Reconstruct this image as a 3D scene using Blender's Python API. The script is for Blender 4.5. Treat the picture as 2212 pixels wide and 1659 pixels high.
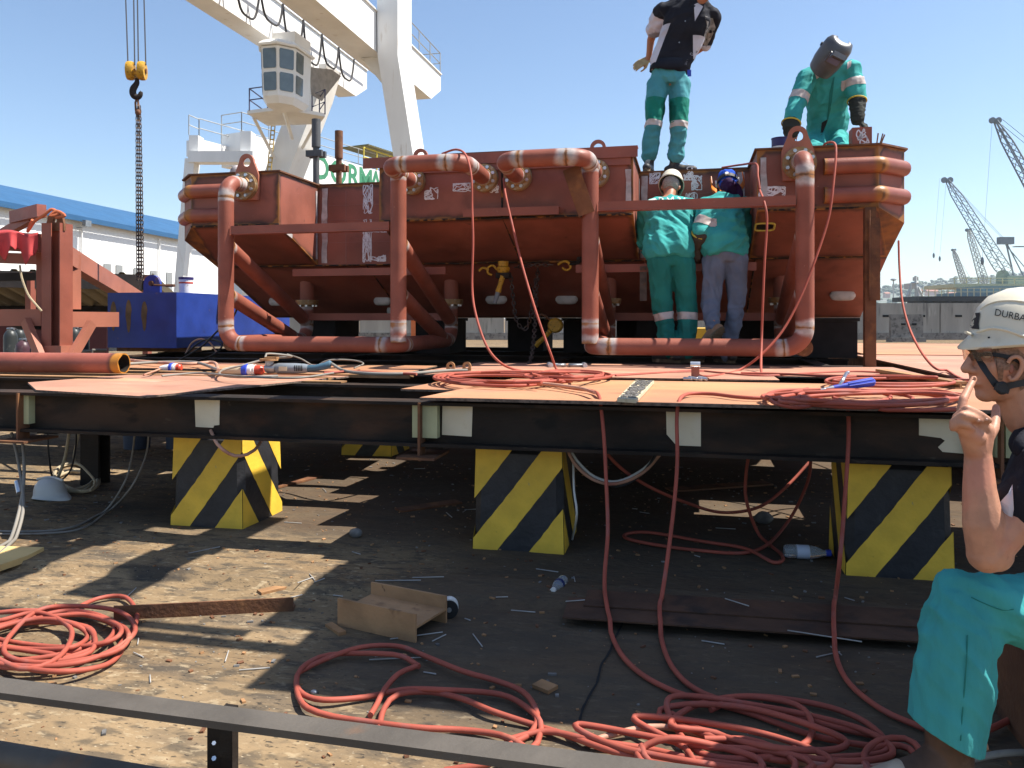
import bpy, bmesh, math, random
from mathutils import Vector, Matrix, noise
from mathutils.bvhtree import BVHTree
for o in list(bpy.data.objects): bpy.data.objects.remove(o)
SC = bpy.context.scene; COL = SC.collection
R = math.radians; rnd = random.Random(7)
# ---------------------------------------------------------------- camera
TH = math.atan(.2235); CT, ST = math.cos(TH), math.sin(TH); HC = 1.19
cd = bpy.data.cameras.new('camera'); cam = bpy.data.objects.new('camera', cd); COL.objects.link(cam)
cam.location = (0, 0, HC); cam.rotation_euler = (R(90), 0, TH)
cd.sensor_width = 36; cd.lens = 36*1700/2212; cd.shift_y = -141.5/2212
cd.clip_start = .05; cd.clip_end = 9000; SC.camera = cam
# ---------------------------------------------------------------- sky, sun, exposure
SUN = Vector((.60, .15, 1.0)).normalized()
w = bpy.data.worlds.new('World'); SC.world = w; w.use_nodes = True
nt = w.node_tree; bg = nt.nodes['Background']
sk = nt.nodes.new('ShaderNodeTexSky'); sk.sky_type = 'NISHITA'; sk.sun_disc = False
sk.sun_elevation = math.asin(SUN.z); sk.sun_rotation = math.atan2(SUN.x, SUN.y)
sk.air_density = 1.0; sk.dust_density = .35; sk.ozone_density = 2.2; sk.altitude = 0
nt.links.new(sk.outputs[0], bg.inputs[0]); bg.inputs[1].default_value = .098
ld = bpy.data.lights.new('sun', 'SUN'); ld.energy = 5.0; ld.angle = R(.4); ld.color = (1, .95, .87)
sun = bpy.data.objects.new('sun', ld); COL.objects.link(sun); sun.location = (30, 6, 40)
sun.rotation_euler = SUN.to_track_quat('Z', 'Y').to_euler()
SC.view_settings.view_transform = 'Standard'; SC.view_settings.look = 'None'
SC.view_settings.exposure = .95; SC.view_settings.gamma = 1
# ---------------------------------------------------------------- placing helpers
def V(*a): return Vector(a)
def P(px, py, v=None, z=None, t=None, u=None):
    """world point seen at a place of the picture, on a plane v=, z=, u= or at depth t="""
    a, b = (px-1106)/1700, (688-py)/1700
    du, dv = a*CT-ST, a*ST+CT
    if z is not None: t = (z-HC)/b
    elif v is not None: t = v/dv
    elif u is not None: t = u/du
    return Vector((t*du, t*dv, HC+t*b))
def CW(X, Y, z): return Vector((X*CT-Y*ST, X*ST+Y*CT, z))     # camera-aligned ground coordinates
def ground(px, py, z=.012): return P(px, py, z=z)
# ---------------------------------------------------------------- mesh builder
class MB:
    def __init__(s): s.v = []; s.f = []; s.w = {}; s.m = []; s.cm = 0
    def add(s, p, w=0.0):
        s.v.append(Vector(p)); i = len(s.v)-1
        if w: s.w[i] = w
        return i
    def face(s, *ix): s.f.append(ix); s.m.append(s.cm)
    def box(s, c, d, rot=None, ax=None):
        """axis aligned box by centre and size; ax = (ex,ey,ez) unit axes"""
        c = Vector(c); ex, ey, ez = ax if ax else (V(1,0,0), V(0,1,0), V(0,0,1))
        if rot: ex, ey, ez = rot @ ex, rot @ ey, rot @ ez
        b = [s.add(c+ex*(i*d[0]/2)+ey*(j*d[1]/2)+ez*(k*d[2]/2)) for k in (-1,1) for j in (-1,1) for i in (-1,1)]
        for q in ((0,2,3,1),(4,5,7,6),(0,1,5,4),(2,6,7,3),(0,4,6,2),(1,3,7,5)): s.face(*[b[i] for i in q])
        return s
    def b2(s, lo, hi): return s.box([(a+b)/2 for a, b in zip(lo, hi)], [abs(b-a) for a, b in zip(lo, hi)])
    def prism(s, pts, d):
        """polygon pts (3D, planar) pushed along d"""
        d = Vector(d); n = len(pts); a = [s.add(p) for p in pts]; b = [s.add(Vector(p)+d) for p in pts]
        s.face(*a[::-1]); s.face(*b)
        for i in range(n): s.face(a[i], a[(i+1) % n], b[(i+1) % n], b[i])
        return s
    def rings(s, rr, closed=False, cap=True, ws=None):
        """loft of equal-length rings of points"""
        ids = [[s.add(p, ws[k] if ws else 0) for p in r] for k, r in enumerate(rr)]; n = len(rr[0]); m = len(ids)
        for k in range(m if closed else m-1):
            A, B = ids[k], ids[(k+1) % m]
            for i in range(n): s.face(A[i], A[(i+1) % n], B[(i+1) % n], B[i])
        if cap and not closed: s.face(*ids[0][::-1]); s.face(*ids[-1])
        return s
    def tube(s, pts, r, n=8, closed=False, cap=True, ws=None):
        pts = [Vector(p) for p in pts]; m = len(pts)
        rad = r if isinstance(r, (list, tuple)) else [r]*m
        T = []
        for i in range(m):
            a = pts[(i-1) % m] if closed or i else pts[i]; b = pts[(i+1) % m] if closed or i < m-1 else pts[i]
            d = b-a; T.append(d.normalized() if d.length > 1e-9 else V(0,0,1))
        up = V(0,0,1) if abs(T[0].z) < .9 else V(1,0,0)
        nx = T[0].cross(up).normalized(); rr = []
        for i in range(m):
            nx = (nx-T[i]*nx.dot(T[i])); nx = nx.normalized() if nx.length > 1e-6 else T[i].orthogonal().normalized()
            ny = T[i].cross(nx)
            rr.append([pts[i]+(nx*math.cos(2*math.pi*k/n)+ny*math.sin(2*math.pi*k/n))*rad[i] for k in range(n)])
        return s.rings(rr, closed, cap, ws)
    def cyl(s, a, b, r, n=16, r2=None): return s.tube([a, b], [r, r if r2 is None else r2], n)
    def ell(s, c, rx, ry, rz, n=14, m=9, ax=None):
        c = Vector(c); ex, ey, ez = ax if ax else (V(1,0,0), V(0,1,0), V(0,0,1)); rr = []
        for j in range(m):
            t = math.pi*(j+.5)/m - math.pi/2
            rr.append([c+ex*(rx*math.cos(t)*math.cos(2*math.pi*i/n))+ey*(ry*math.cos(t)*math.sin(2*math.pi*i/n))+ez*(rz*math.sin(t)) for i in range(n)])
        return s.rings(rr)
    def lathe(s, c, prof, n=20, ax=None):
        """profile [(r,h)] about ez"""
        c = Vector(c); ex, ey, ez = ax if ax else (V(1,0,0), V(0,1,0), V(0,0,1))
        return s.rings([[c+ez*h+(ex*math.cos(2*math.pi*i/n)+ey*math.sin(2*math.pi*i/n))*max(r,1e-4) for i in range(n)] for r, h in prof])
    def grid(s, p00, p10, p11, p01, step=.07, e=(1,1,1,1), fall=.10):
        """subdivided plate whose edges carry wear (attribute w)"""
        p00, p10, p11, p01 = map(Vector, (p00, p10, p11, p01))
        n = max(1, int(max((p10-p00).length, (p11-p01).length)/step)); m = max(1, int(max((p01-p00).length, (p11-p10).length)/step))
        L1 = ((p10-p00).length+(p11-p01).length)/2; L2 = ((p01-p00).length+(p11-p10).length)/2; ids = []
        for j in range(m+1):
            row = []
            for i in range(n+1):
                a, b = i/n, j/m; p = (p00*(1-a)+p10*a)*(1-b)+(p01*(1-a)+p11*a)*b
                d = min([x for x, k in ((b*L2, e[0]), ((1-a)*L1, e[1]), ((1-b)*L2, e[2]), (a*L1, e[3])) if k] or [9])
                row.append(s.add(p, max(0, 1-d/fall)))
            ids.append(row)
        for j in range(m):
            for i in range(n): s.face(ids[j][i], ids[j][i+1], ids[j+1][i+1], ids[j+1][i])
        return s
    def mesh(s, name):
        me = bpy.data.meshes.new(name); me.from_pydata([tuple(p) for p in s.v], [], s.f)
        if s.w:
            at = me.attributes.new('w', 'FLOAT', 'POINT'); arr = [0.0]*len(s.v)
            for i, x in s.w.items(): arr[i] = x
            at.data.foreach_set('value', arr)
        if any(s.m): me.polygons.foreach_set('material_index', s.m)
        return me
def smooth(me, ang=40):
    me.polygons.foreach_set('use_smooth', [True]*len(me.polygons))
    bm = bmesh.new(); bm.from_mesh(me); bmesh.ops.recalc_face_normals(bm, faces=bm.faces); a = R(ang)
    for e in bm.edges:
        if len(e.link_faces) == 2 and e.calc_face_angle(0) > a: e.smooth = False
    bm.to_mesh(me); bm.free()
def tag(o, label=None, cat=None, group=None, kind=None):
    for k, x in (('label', label), ('category', cat), ('group', group), ('kind', kind)):
        if x: o[k] = x
    if label and not kind: o['kind'] = 'thing'
    return o
def thing(name, loc, label, cat, group=None):
    o = bpy.data.objects.new(name, None); o.location = loc; o.empty_display_size = .1; COL.objects.link(o)
    return tag(o, label, cat, group)
def absloc(o):
    m = Matrix.Identity(4); ch = []
    while o: ch.append(o); o = o.parent
    for q in ch[::-1]: m = m @ q.matrix_parent_inverse @ Matrix.LocRotScale(q.location, q.rotation_euler, q.scale)
    return m
def obj(name, mb, mat, parent=None, ang=40, label=None, flat=False):
    """links one mesh object; geometry is given in world coordinates"""
    me = mb if isinstance(mb, bpy.types.Mesh) else mb.mesh(name)
    me.name = name
    for m in (mat if isinstance(mat, (list, tuple)) else [mat]): me.materials.append(m)
    if not flat: smooth(me, ang)
    o = bpy.data.objects.new(name, me); COL.objects.link(o)
    xs = [v.co for v in me.vertices]
    lo = [min(p[i] for p in xs) for i in range(3)]; hi = [max(p[i] for p in xs) for i in range(3)]
    b = V((lo[0]+hi[0])/2, (lo[1]+hi[1])/2, lo[2]); me.transform(Matrix.Translation(-b)); o.location = b
    if parent: o.parent = parent; o.matrix_parent_inverse = absloc(parent).inverted()
    if label: o['label'] = label
    return o
def one(name, mb, mat, label, cat, group=None, ang=40, kind=None):
    return tag(obj(name, mb, mat, None, ang), label, cat, group, kind)
def dup(root, loc, rotz=0, label=None):
    r = root.copy(); COL.objects.link(r); r.location = loc; r.rotation_euler = (0, 0, rotz)
    if label: r['label'] = label
    for ch in list(root.children):
        c = ch.copy(); COL.objects.link(c); c.parent = r
        for g in list(ch.children):
            d = g.copy(); COL.objects.link(d); d.parent = c
    return r
def spline(pts, step=.03, closed=False):
    """Catmull-Rom through points"""
    pts = [Vector(p) for p in pts]; n = len(pts); out = []
    for i in range(n if closed else n-1):
        p1, p2 = pts[i], pts[(i+1) % n]
        p0 = pts[(i-1) % n] if closed or i else p1*2-p2; p3 = pts[(i+2) % n] if closed or i < n-2 else p2*2-p1
        k = max(2, int((p2-p1).length/step))
        for j in range(k):
            t = j/k; out.append(.5*((2*p1)+(p2-p0)*t+(2*p0-5*p1+4*p2-p3)*t*t+(3*p1-p0-3*p2+p3)*t**3))
    if not closed: out.append(pts[-1])
    return out
def fillet(pts, rad, step=.02):
    """polyline with rounded corners; returns points and the arc positions of the weld joints"""
    pts = [Vector(p) for p in pts]; out = [pts[0]]; jt = []
    def ln(): return sum((out[i+1]-out[i]).length for i in range(len(out)-1))
    def lineto(q):
        a = out[-1]; L = (q-a).length; k = max(1, int(L/step))
        for j in range(1, k+1): out.append(a.lerp(q, j/k))
    for i in range(1, len(pts)-1):
        a, b, c = pts[i-1], pts[i], pts[i+1]; d1 = (a-b).normalized(); d2 = (c-b).normalized()
        ang = d1.angle(d2); L = rad/math.tan(ang/2); s, e = b+d1*L, b+d2*L
        lineto(s); jt.append(ln())
        cen = b+(d1+d2).normalized()*(rad/math.sin(ang/2)); v1 = s-cen; tot = math.pi-ang
        axis = v1.cross(e-cen).normalized()
        for j in range(1, 9): out.append(cen+(Matrix.Rotation(tot*j/8, 3, axis) @ v1))
        jt.append(ln())
    lineto(pts[-1]); return out, jt
def text_mesh(s, size, fat=0):
    cu = bpy.data.curves.new('t', 'FONT'); cu.offset = fat*size; cu.body = s; cu.size = size; cu.align_x = 'CENTER'; cu.align_y = 'CENTER'; cu.resolution_u = 3
    o = bpy.data.objects.new('t', cu); COL.objects.link(o); bpy.context.view_layer.update()
    me = bpy.data.meshes.new_from_object(o.evaluated_get(bpy.context.evaluated_depsgraph_get()))
    bpy.data.objects.remove(o); bpy.data.curves.remove(cu); return me
def text_on(name, s, size, org, ex, ey, mat, parent, proj=None, bold=0, sub=0):
    """lettering laid on a surface; proj = (bvh,) drapes it"""
    me = text_mesh(s, size, bold); ex, ey = Vector(ex).normalized(), Vector(ey).normalized(); nz = ex.cross(ey)
    bm = bmesh.new(); bm.from_mesh(me)
    bmesh.ops.remove_doubles(bm, verts=bm.verts, dist=1e-5)
    bmesh.ops.triangulate(bm, faces=bm.faces)
    for v in bm.verts:
        p = Vector(org)+ex*v.co.x+ey*v.co.y
        if proj:
            o_ = V(0,0,HC); d_ = (p-o_).normalized(); h = proj[0].ray_cast(o_, d_); q_ = h[0] or proj[0].find_nearest(p)[0]
            p = q_-d_*(.002+size*.06)
        else: p = p+nz*.003
        v.co = p
    bm.to_mesh(me); bm.free(); return obj(name, me, mat, parent, flat=True)
# ---------------------------------------------------------------- materials
def M(name, base, rough=.6, metal=0, var=.15, vs=4, layers=(), bump=.15, bs=60, attr=(), st=(1,1,1), spec=.4, alpha=1, trans=0, emit=None):
    """layers: (colour, noise scale, threshold, softness, strength[, detail]); attr: (colour, lo, hi, noise amount, noise scale, strength)"""
    m = bpy.data.materials.new(name); m.use_nodes = True; N = m.node_tree.nodes; L = m.node_tree.links; B = N['Principled BSDF']
    B.inputs['Roughness'].default_value = rough; B.inputs['Metallic'].default_value = metal
    B.inputs['Specular IOR Level'].default_value = spec
    if trans: B.inputs['Transmission Weight'].default_value = trans; B.inputs['IOR'].default_value = 1.3
    if alpha < 1: B.inputs['Alpha'].default_value = alpha
    tc = N.new('ShaderNodeTexCoord'); mp = N.new('ShaderNodeMapping'); mp.inputs['Scale'].default_value = st
    L.new(tc.outputs['Object'], mp.inputs[0])
    def nz(sc, det=6, seed=0, dist=0):
        n = N.new('ShaderNodeTexNoise'); n.noise_dimensions = '4D'; n.inputs['Scale'].default_value = sc; n.inputs['Detail'].default_value = det
        n.inputs['W'].default_value = seed; n.inputs['Distortion'].default_value = dist; L.new(mp.outputs[0], n.inputs['Vector']); return n.outputs[0]
    def ramp(x, a, b):
        r = N.new('ShaderNodeMapRange'); r.interpolation_type = 'SMOOTHSTEP'
        for i, q in ((1, a), (2, b), (3, 0), (4, 1)): r.inputs[i].default_value = q
        L.new(x, r.inputs[0]); return r.outputs[0]
    def math_(op, a, b):
        k = N.new('ShaderNodeMath'); k.operation = op
        for i, q in enumerate((a, b)):
            if hasattr(q, 'links') or not isinstance(q, (int, float)): L.new(q, k.inputs[i])
            else: k.inputs[i].default_value = q
        return k.outputs[0]
    def mix(fac, c1, c2):
        k = N.new('ShaderNodeMix'); k.data_type = 'RGBA'; k.clamp_factor = True; L.new(fac, k.inputs[0])
        for i, c in ((6, c1), (7, c2)):
            if isinstance(c, tuple): k.inputs[i].default_value = (*c, 1)
            else: L.new(c, k.inputs[i])
        return k.outputs[2]
    lo = tuple(max(0, x*(1-var)) for x in base); hi = tuple(min(1, x*(1+var)) for x in base)
    col = mix(ramp(nz(vs, 8), .3, .7), lo, hi)
    for i, l in enumerate(layers):
        f = ramp(nz(l[1], l[5] if len(l) > 5 else 8, 3.1*(i+1), .3), l[2], l[2]+l[3]); col = mix(math_('MULTIPLY', f, l[4]), col, l[0])
    if attr:
        A = N.new('ShaderNodeAttribute'); A.attribute_name = 'w'; av = A.outputs['Fac']
        for i, (c, a, b, na, ns, stn) in enumerate(attr):
            x = math_('ADD', av, math_('MULTIPLY', math_('SUBTRACT', nz(ns, 6, 11+i), .5), na))
            f = ramp(x, a, b)
            if stn < 0: f = math_('MULTIPLY', f, math_('GREATER_THAN', av, .001)); stn = -stn
            col = mix(math_('MULTIPLY', f, stn), col, c)
    L.new(col, B.inputs['Base Color'])
    if bump:
        bp = N.new('ShaderNodeBump'); bp.inputs['Strength'].default_value = bump; bp.inputs['Distance'].default_value = .01
        L.new(nz(bs, 5, 5), bp.inputs['Height']); L.new(bp.outputs[0], B.inputs['Normal'])
    r2 = math_('ADD', math_('MULTIPLY', nz(vs*3, 4, 8), .3), rough-.15); L.new(r2, B.inputs['Roughness'])
    if emit: B.inputs['Emission Color'].default_value = (*emit[0], 1); B.inputs['Emission Strength'].default_value = emit[1]
    return m
RED = (.25, .080, .052); DK = (.018, .014, .012); RUST = (.33, .135, .03); PALE = (.62, .58, .55)
m_red = M('red_primer', RED, .6, var=.25, vs=2, layers=[((.10,.034,.027), 3.5, .52, .25, .7), ((.30,.105,.07), 6, .56, .2, .6), (DK, 9, .66, .10, .6), ((.17,.07,.03), 2.3, .6, .15, .5), ((.42,.24,.18), 55, .69, .05, .5), ((.50,.42,.38), 17, .735, .04, .5)],
          attr=[((.09,.035,.022), .15, .9, 1.2, 4, .7), (DK, .45, 1.0, 1.1, 9, .8), (RUST, .70, 1.05, .9, 6, .9)])
m_redclean = M('red_primer_clean', (.26,.078,.05), .5, var=.12, vs=4, layers=[((.15,.04,.03), 8, .6, .2, .4), ((.42,.2,.15), 30, .66, .06, .3)])
m_redlight = M('red_primer_faded', (.35,.125,.078), .6, var=.12, vs=3, layers=[((.2,.06,.04), 6, .62, .2, .4)])
m_pipe = M('pipe_primer', (.25,.078,.050), .52, var=.15, vs=5, layers=[((.16,.04,.03), 7, .58, .2, .5), ((.5,.28,.2), 40, .68, .05, .35), ((.1,.03,.025), 20, .68, .1, .4)],
           attr=[(PALE, .42, .85, .95, 6, -.85), ((.2,.17,.16), .55, .8, .9, 16, -.5), (RUST, .80, .98, .6, 12, .9), ((.1,.04,.015), .93, 1.0, .25, 30, .8)], spec=.3)
m_fender = M('fender_primer', (.26,.08,.052), .45, var=.15, vs=5, layers=[((.16,.045,.03), 7, .58, .2, .5), ((.12,.06,.03), 3, .6, .15, .5)], attr=[(RUST, .15, .8, .7, 9, .95), (DK, .85, 1.0, .4, 14, .7)])
m_rust = M('rusty_steel', (.13,.055,.026), .8, var=.3, vs=5, layers=[((.25,.11,.04), 9, .5, .2, .7), (DK, 6, .58, .15, .7)], bump=.35)
m_rustl = M('light_rust', (.32,.17,.075), .8, var=.25, vs=5, layers=[((.16,.07,.03), 10, .52, .2, .6), ((.2,.15,.12), 5, .55, .2, .5)], bump=.3)
m_flange = M('flange_rust', (.30,.19,.09), .5, metal=.3, var=.2, vs=12, layers=[(RUST, 18, .5, .15, .8), ((.45,.4,.33), 25, .56, .1, .6), (DK, 15, .62, .1, .7)])
m_black = M('black_steel', (.024,.018,.014), .75, var=.35, vs=4, st=(.5,1,1), layers=[((.065,.036,.022), 5, .46, .2, .8), ((.11,.085,.06), 22, .66, .08, .5), ((.13,.05,.022), 2.2, .60, .12, .7), ((.012,.011,.010), 8, .58, .1, .8)], bump=.35, spec=.2)
m_dark = M('dark_block', (.018,.014,.013), .85, var=.3, layers=[((.05,.025,.018), 4, .5, .3, .6)])
m_galv = M('bolt_zinc', (.55,.57,.6), .3, .8, bump=0)
m_grey = M('grey_metal', (.30,.31,.32), .4, .7, layers=[((.1,.09,.08), 12, .58, .15, .6)])
m_plate = M('deck_plate', (.41,.195,.10), .75, var=.15, vs=1.6, st=(.5,1,1), layers=[((.50,.30,.13), 1.3, .50, .2, .55), ((.38,.17,.11), 1.9, .50, .2, .7), ((.20,.09,.05), 6, .62, .1, .6), ((.12,.07,.05), 16, .67, .08, .5), ((.62,.45,.28), 9, .6, .15, .35)], bump=.2, bs=25)
m_platered = M('deck_plate_red', (.40,.20,.13), .7, var=.15, vs=2, layers=[((.55,.32,.18), 2.2, .52, .2, .8), ((.2,.08,.05), 6, .6, .15, .5), ((.6,.42,.3), 5, .6, .1, .4)], st=(.5,1,1), bump=.15)
m_edge = M('plate_edge', (.14,.10,.075), .85, var=.4, vs=40, layers=[(DK, 60, .55, .1, .7)])
m_yel = M('yellow_paint', (.78,.49,.05), .6, var=.15, vs=5, layers=[((.46,.29,.05), 7, .55, .2, .6), ((.05,.04,.03), 30, .69, .05, .8), ((.28,.24,.18), 13, .68, .05, .7)], bump=.25, bs=45)
m_blk = M('black_paint', (.024,.024,.027), .5, var=.25, vs=10, layers=[((.07,.065,.06), 24, .64, .1, .5)], bump=.3, bs=45)
m_white = M('white_paint', (.78,.77,.74), .5, var=.06, vs=1.2, st=(1,1,.22), layers=[((.45,.36,.27), 3.5, .62, .12, .45), ((.5,.42,.33), 2.5, .66, .1, .35), ((.3,.15,.07), 7, .73, .05, .5)], bump=.03)
m_roofb = M('blue_roof', (.026,.095,.20), .5, var=.08, vs=.5, bump=0)
m_blue = M('blue_box_paint', (.018,.045,.25), .45, var=.15, vs=4, layers=[((.26,.15,.05), 2.6, .66, .05, .85), ((.5,.55,.7), 16, .72, .04, .7), ((.02,.02,.06), 5, .6, .15, .5)])
m_bluerust = M('blue_rust_run', (.16,.10,.05), .8, var=.3, vs=8)
m_hose = M('red_hose_rubber', (.34,.072,.044), .7, var=.15, vs=5, layers=[((.3,.10,.08), 8, .58, .1, .6), ((.52,.27,.18), 3, .64, .1, .6), ((.1,.06,.06), 18, .7, .06, .5)], bump=.05)
m_hosepale = M('dusty_hose_rubber', (.45,.24,.16), .6, var=.2, vs=5, layers=[((.3,.07,.05), 6, .55, .1, .6)], bump=.05)
m_cable = M('black_cable', (.02,.02,.022), .5, bump=0)
m_cabgrey = M('grey_cable', (.22,.20,.17), .6, bump=0, layers=[((.1,.08,.06), 8, .55, .1, .5)])
m_wcable = M('white_cable', (.6,.6,.56), .5, bump=0)
m_rope = M('rope', (.42,.34,.22), .9, bump=.6, bs=180)
m_ropeo = M('orange_rope', (.5,.14,.06), .9, bump=.6, bs=180)
m_conc = M('concrete', (.31,.29,.255), .9, var=.15, vs=2, st=(1,1,.12), layers=[((.12,.11,.10), 5, .55, .15, .7), ((.45,.42,.37), 7, .6, .1, .5), ((.06,.05,.05), 11, .66, .08, .6)], bump=.2)
m_concd = M('stained_concrete', (.2,.19,.175), .9, var=.2, vs=3, layers=[((.06,.055,.055), 6, .5, .15, .7), ((.38,.36,.33), 14, .62, .1, .5)], bump=.2)
m_slot = M('slot_dark', (.01,.01,.01), .9, bump=0)
m_glass = M('tinted_glass', (.10,.13,.14), .08, var=.1, bump=0, spec=.8)
m_glassw = M('safety_glass', (.75,.6,.5), .06, bump=0, trans=.95, spec=.5)
m_green = M('sign_green', (.05,.22,.11), .5, bump=0)
m_ylw2 = M('yellow_steel', (.70,.42,.03), .5, var=.1, layers=[((.3,.17,.05), 12, .62, .1, .6)])
m_ylwh = M('hoist_yellow', (.50,.27,.02), .5, var=.15, vs=20, layers=[(DK, 40, .55, .1, .8)])
m_chain = M('chain_steel', (.09,.07,.06), .55, .6, var=.3, vs=20, layers=[((.18,.08,.03), 15, .55, .1, .6)])
m_anode = M('zinc_anode', (.48,.47,.45), .6, var=.15, vs=14, layers=[((.25,.24,.23), 20, .58, .1, .6)], bump=.3)
m_chalk = M('primer_scribble', (.72,.70,.72), .8, var=.1, vs=30, bump=.1)
m_zinc = M('bare_seam', (.46,.43,.42), .55, .1, var=.25, vs=9, layers=[((.25,.10,.05), 8, .56, .12, .8), (RED, 5, .5, .2, .8)])
m_label = M('cream_paint', (.66,.58,.42), .7, var=.08, vs=5, layers=[((.45,.3,.15), 8, .62, .12, .5), ((.75,.72,.66), 4, .55, .2, .5)])
m_gpatch = M('pale_green_paint', (.42,.42,.24), .75, var=.12, vs=9, layers=[((.2,.11,.05), 12, .6, .1, .8)])
m_skin = M('skin', (.46,.225,.14), .55, var=.16, vs=18, layers=[((.52,.18,.12), 9, .5, .2, .5), ((.27,.12,.075), 60, .62, .1, .35), ((.55,.32,.22), 22, .58, .15, .4)], bump=.10, bs=160)
m_skint = M('tanned_skin', (.40,.17,.095), .5, var=.1, vs=14, bump=.05, bs=120)
m_hair = M('short_brown_hair', (.22,.12,.075), .8, var=.35, vs=160, layers=[((.42,.21,.135), 40, .48, .2, .7)], bump=.3, bs=300)
m_hairg = M('grey_hair', (.36,.31,.28), .8, var=.4, vs=160, bump=.5, bs=300)
TEAL = (.045, .33, .31)
def cloth(name, c, dirt=.5, **k): return M(name, c, .85, var=.14, vs=5, layers=[(tuple(x*.75+.01 for x in c), 2.5, .5, .3, .5), ((.13,.11,.07), 5, .60, .25, dirt*.7), (tuple(min(1, x*1.15+.03) for x in c), 8, .55, .25, .4)], bump=.25, bs=140, spec=.2, **k)
m_teal = cloth('teal_workwear', TEAL); m_teald = cloth('green_workwear', (.018,.175,.15), .6); m_tealb = cloth('faded_teal_workwear', (.075,.29,.32), .6)
m_knee = cloth('green_knee_fabric', (.012,.19,.135), .4); m_tealc = M('seated_teal_trousers', (.05,.31,.31), .85, var=.16, vs=6, st=(1,1,.35), layers=[((.035,.22,.22), 5, .5, .25, .6), ((.13,.13,.09), 9, .62, .2, .45), ((.10,.38,.37), 14, .58, .15, .4)], bump=.9, bs=26, spec=.2)
m_navy = cloth('black_shirt_fabric', (.014,.015,.022), .1); m_lilac = cloth('white_shirt_fabric', (.52,.51,.57), .15)
m_jean = cloth('dusty_jeans', (.13,.16,.22), .9); m_beanie = cloth('blue_cap_fabric', (.012,.07,.42), .1); m_purple = cloth('dark_purple_cloth', (.03,.01,.05), 0)
m_refl = M('reflective_tape', (.50,.44,.41), .45, var=.1, vs=12, layers=[((.25,.2,.18), 20, .6, .1, .5)], bump=.1)
m_glove = cloth('dark_glove_leather', (.035,.038,.032), .6); m_glovep = M('yellow_piping', (.55,.42,.05), .6, bump=0)
m_gloveb = cloth('brown_glove_leather', (.06,.045,.035), .5)
m_boot = M('black_boot_leather', (.03,.027,.025), .55, var=.3, vs=20, layers=[((.2,.15,.09), 8, .58, .15, .6)])
m_boott = M('tan_boot_leather', (.22,.13,.075), .7, var=.2, vs=14, layers=[((.34,.25,.17), 9, .52, .15, .6)])
m_sole = M('boot_sole', (.10,.075,.045), .85, var=.3, vs=18, layers=[((.35,.27,.17), 14, .55, .15, .6)])
m_lace = M('boot_lace', (.6,.58,.52), .8, bump=0)
m_hat = M('white_helmet_plastic', (.66,.60,.47), .32, var=.05, vs=5, layers=[((.5,.42,.3), 8, .62, .12, .4), ((.35,.28,.2), 28, .7, .06, .5)], bump=.03)
m_mask = M('grey_mask_plastic', (.075,.078,.085), .38, var=.15, vs=12, bump=.05)
m_strap = M('black_strap', (.018,.018,.02), .6, bump=.1, bs=300)
m_orange = M('orange_visor', (.75,.20,.02), .4, bump=0)
m_bplast = M('blue_plastic', (.03,.06,.42), .4, bump=0); m_rplast = M('red_plastic', (.5,.06,.03), .4, bump=0)
m_wplast = M('white_plastic', (.7,.68,.63), .5, bump=.05, layers=[((.35,.3,.24), 20, .6, .1, .6)]); m_creamp = M('cream_plastic', (.55,.47,.32), .6, bump=.1, layers=[((.25,.18,.1), 16, .55, .15, .6)])
m_gplast = M('grey_tool_casing', (.18,.20,.22), .45, bump=.05, layers=[((.09,.09,.09), 20, .6, .1, .6)]); m_gplastb = M('bluegrey_rubber', (.05,.11,.16), .6, bump=.1)
m_tin = M('navy_tin', (.03,.022,.11), .4, bump=0)
m_black2 = M('matt_black', (.008,.008,.009), .6, bump=0)
m_bottle = M('clear_plastic', (.75,.8,.82), .12, bump=.1, bs=30, trans=.75, spec=.5); m_blabel = M('bottle_label', (.02,.035,.12), .5, bump=0)
m_blabel2 = M('pale_bottle_label', (.5,.55,.65), .5, bump=0)
# ================================================================ ground
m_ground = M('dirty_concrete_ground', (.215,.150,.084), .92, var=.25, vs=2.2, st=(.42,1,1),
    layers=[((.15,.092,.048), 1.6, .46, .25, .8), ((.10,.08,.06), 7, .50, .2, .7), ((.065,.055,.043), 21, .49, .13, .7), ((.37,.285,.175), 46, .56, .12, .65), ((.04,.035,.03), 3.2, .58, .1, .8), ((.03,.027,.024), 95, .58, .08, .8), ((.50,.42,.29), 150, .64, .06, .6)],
    attr=[((.075,.058,.042), .12, .7, .7, 2.5, .80), ((.085,.045,.024), .6, 1.4, 1.6, 4, .45)], bump=.9, bs=45, spec=.15)  # attr tones carry the painted shade and dirt of the mask
def gz(u, v):
    e = .05*noise.noise(V(u*1.3, 0, 3))+.03*noise.noise(V(u*6, 1, 3))
    up = 1 if 3.16+e < v < 3.47+e*.6 else 0
    return .030*up+.006*noise.noise(V(u*3, v*3, 0))
mb = MB()
def lin(a, b, s): n = int(round((b-a)/s)); return [a+(b-a)*i/n for i in range(n)]
xs = [-4000,-1200,-300,-80,-30,-14,-9]+lin(-6.6,-4.2,.12)+lin(-4.2,2.4,.045)+lin(2.4,4,.2)+[4,6,9,14,30,80,300,1200,4000]
ys = [-60,-10,-2,0]+lin(.6,3.0,.08)+lin(3.0,3.6,.025)+lin(3.6,8,.12)+[8,10,13,18,26,40,70,140,300,700,1500,4000]
ids = []
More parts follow.
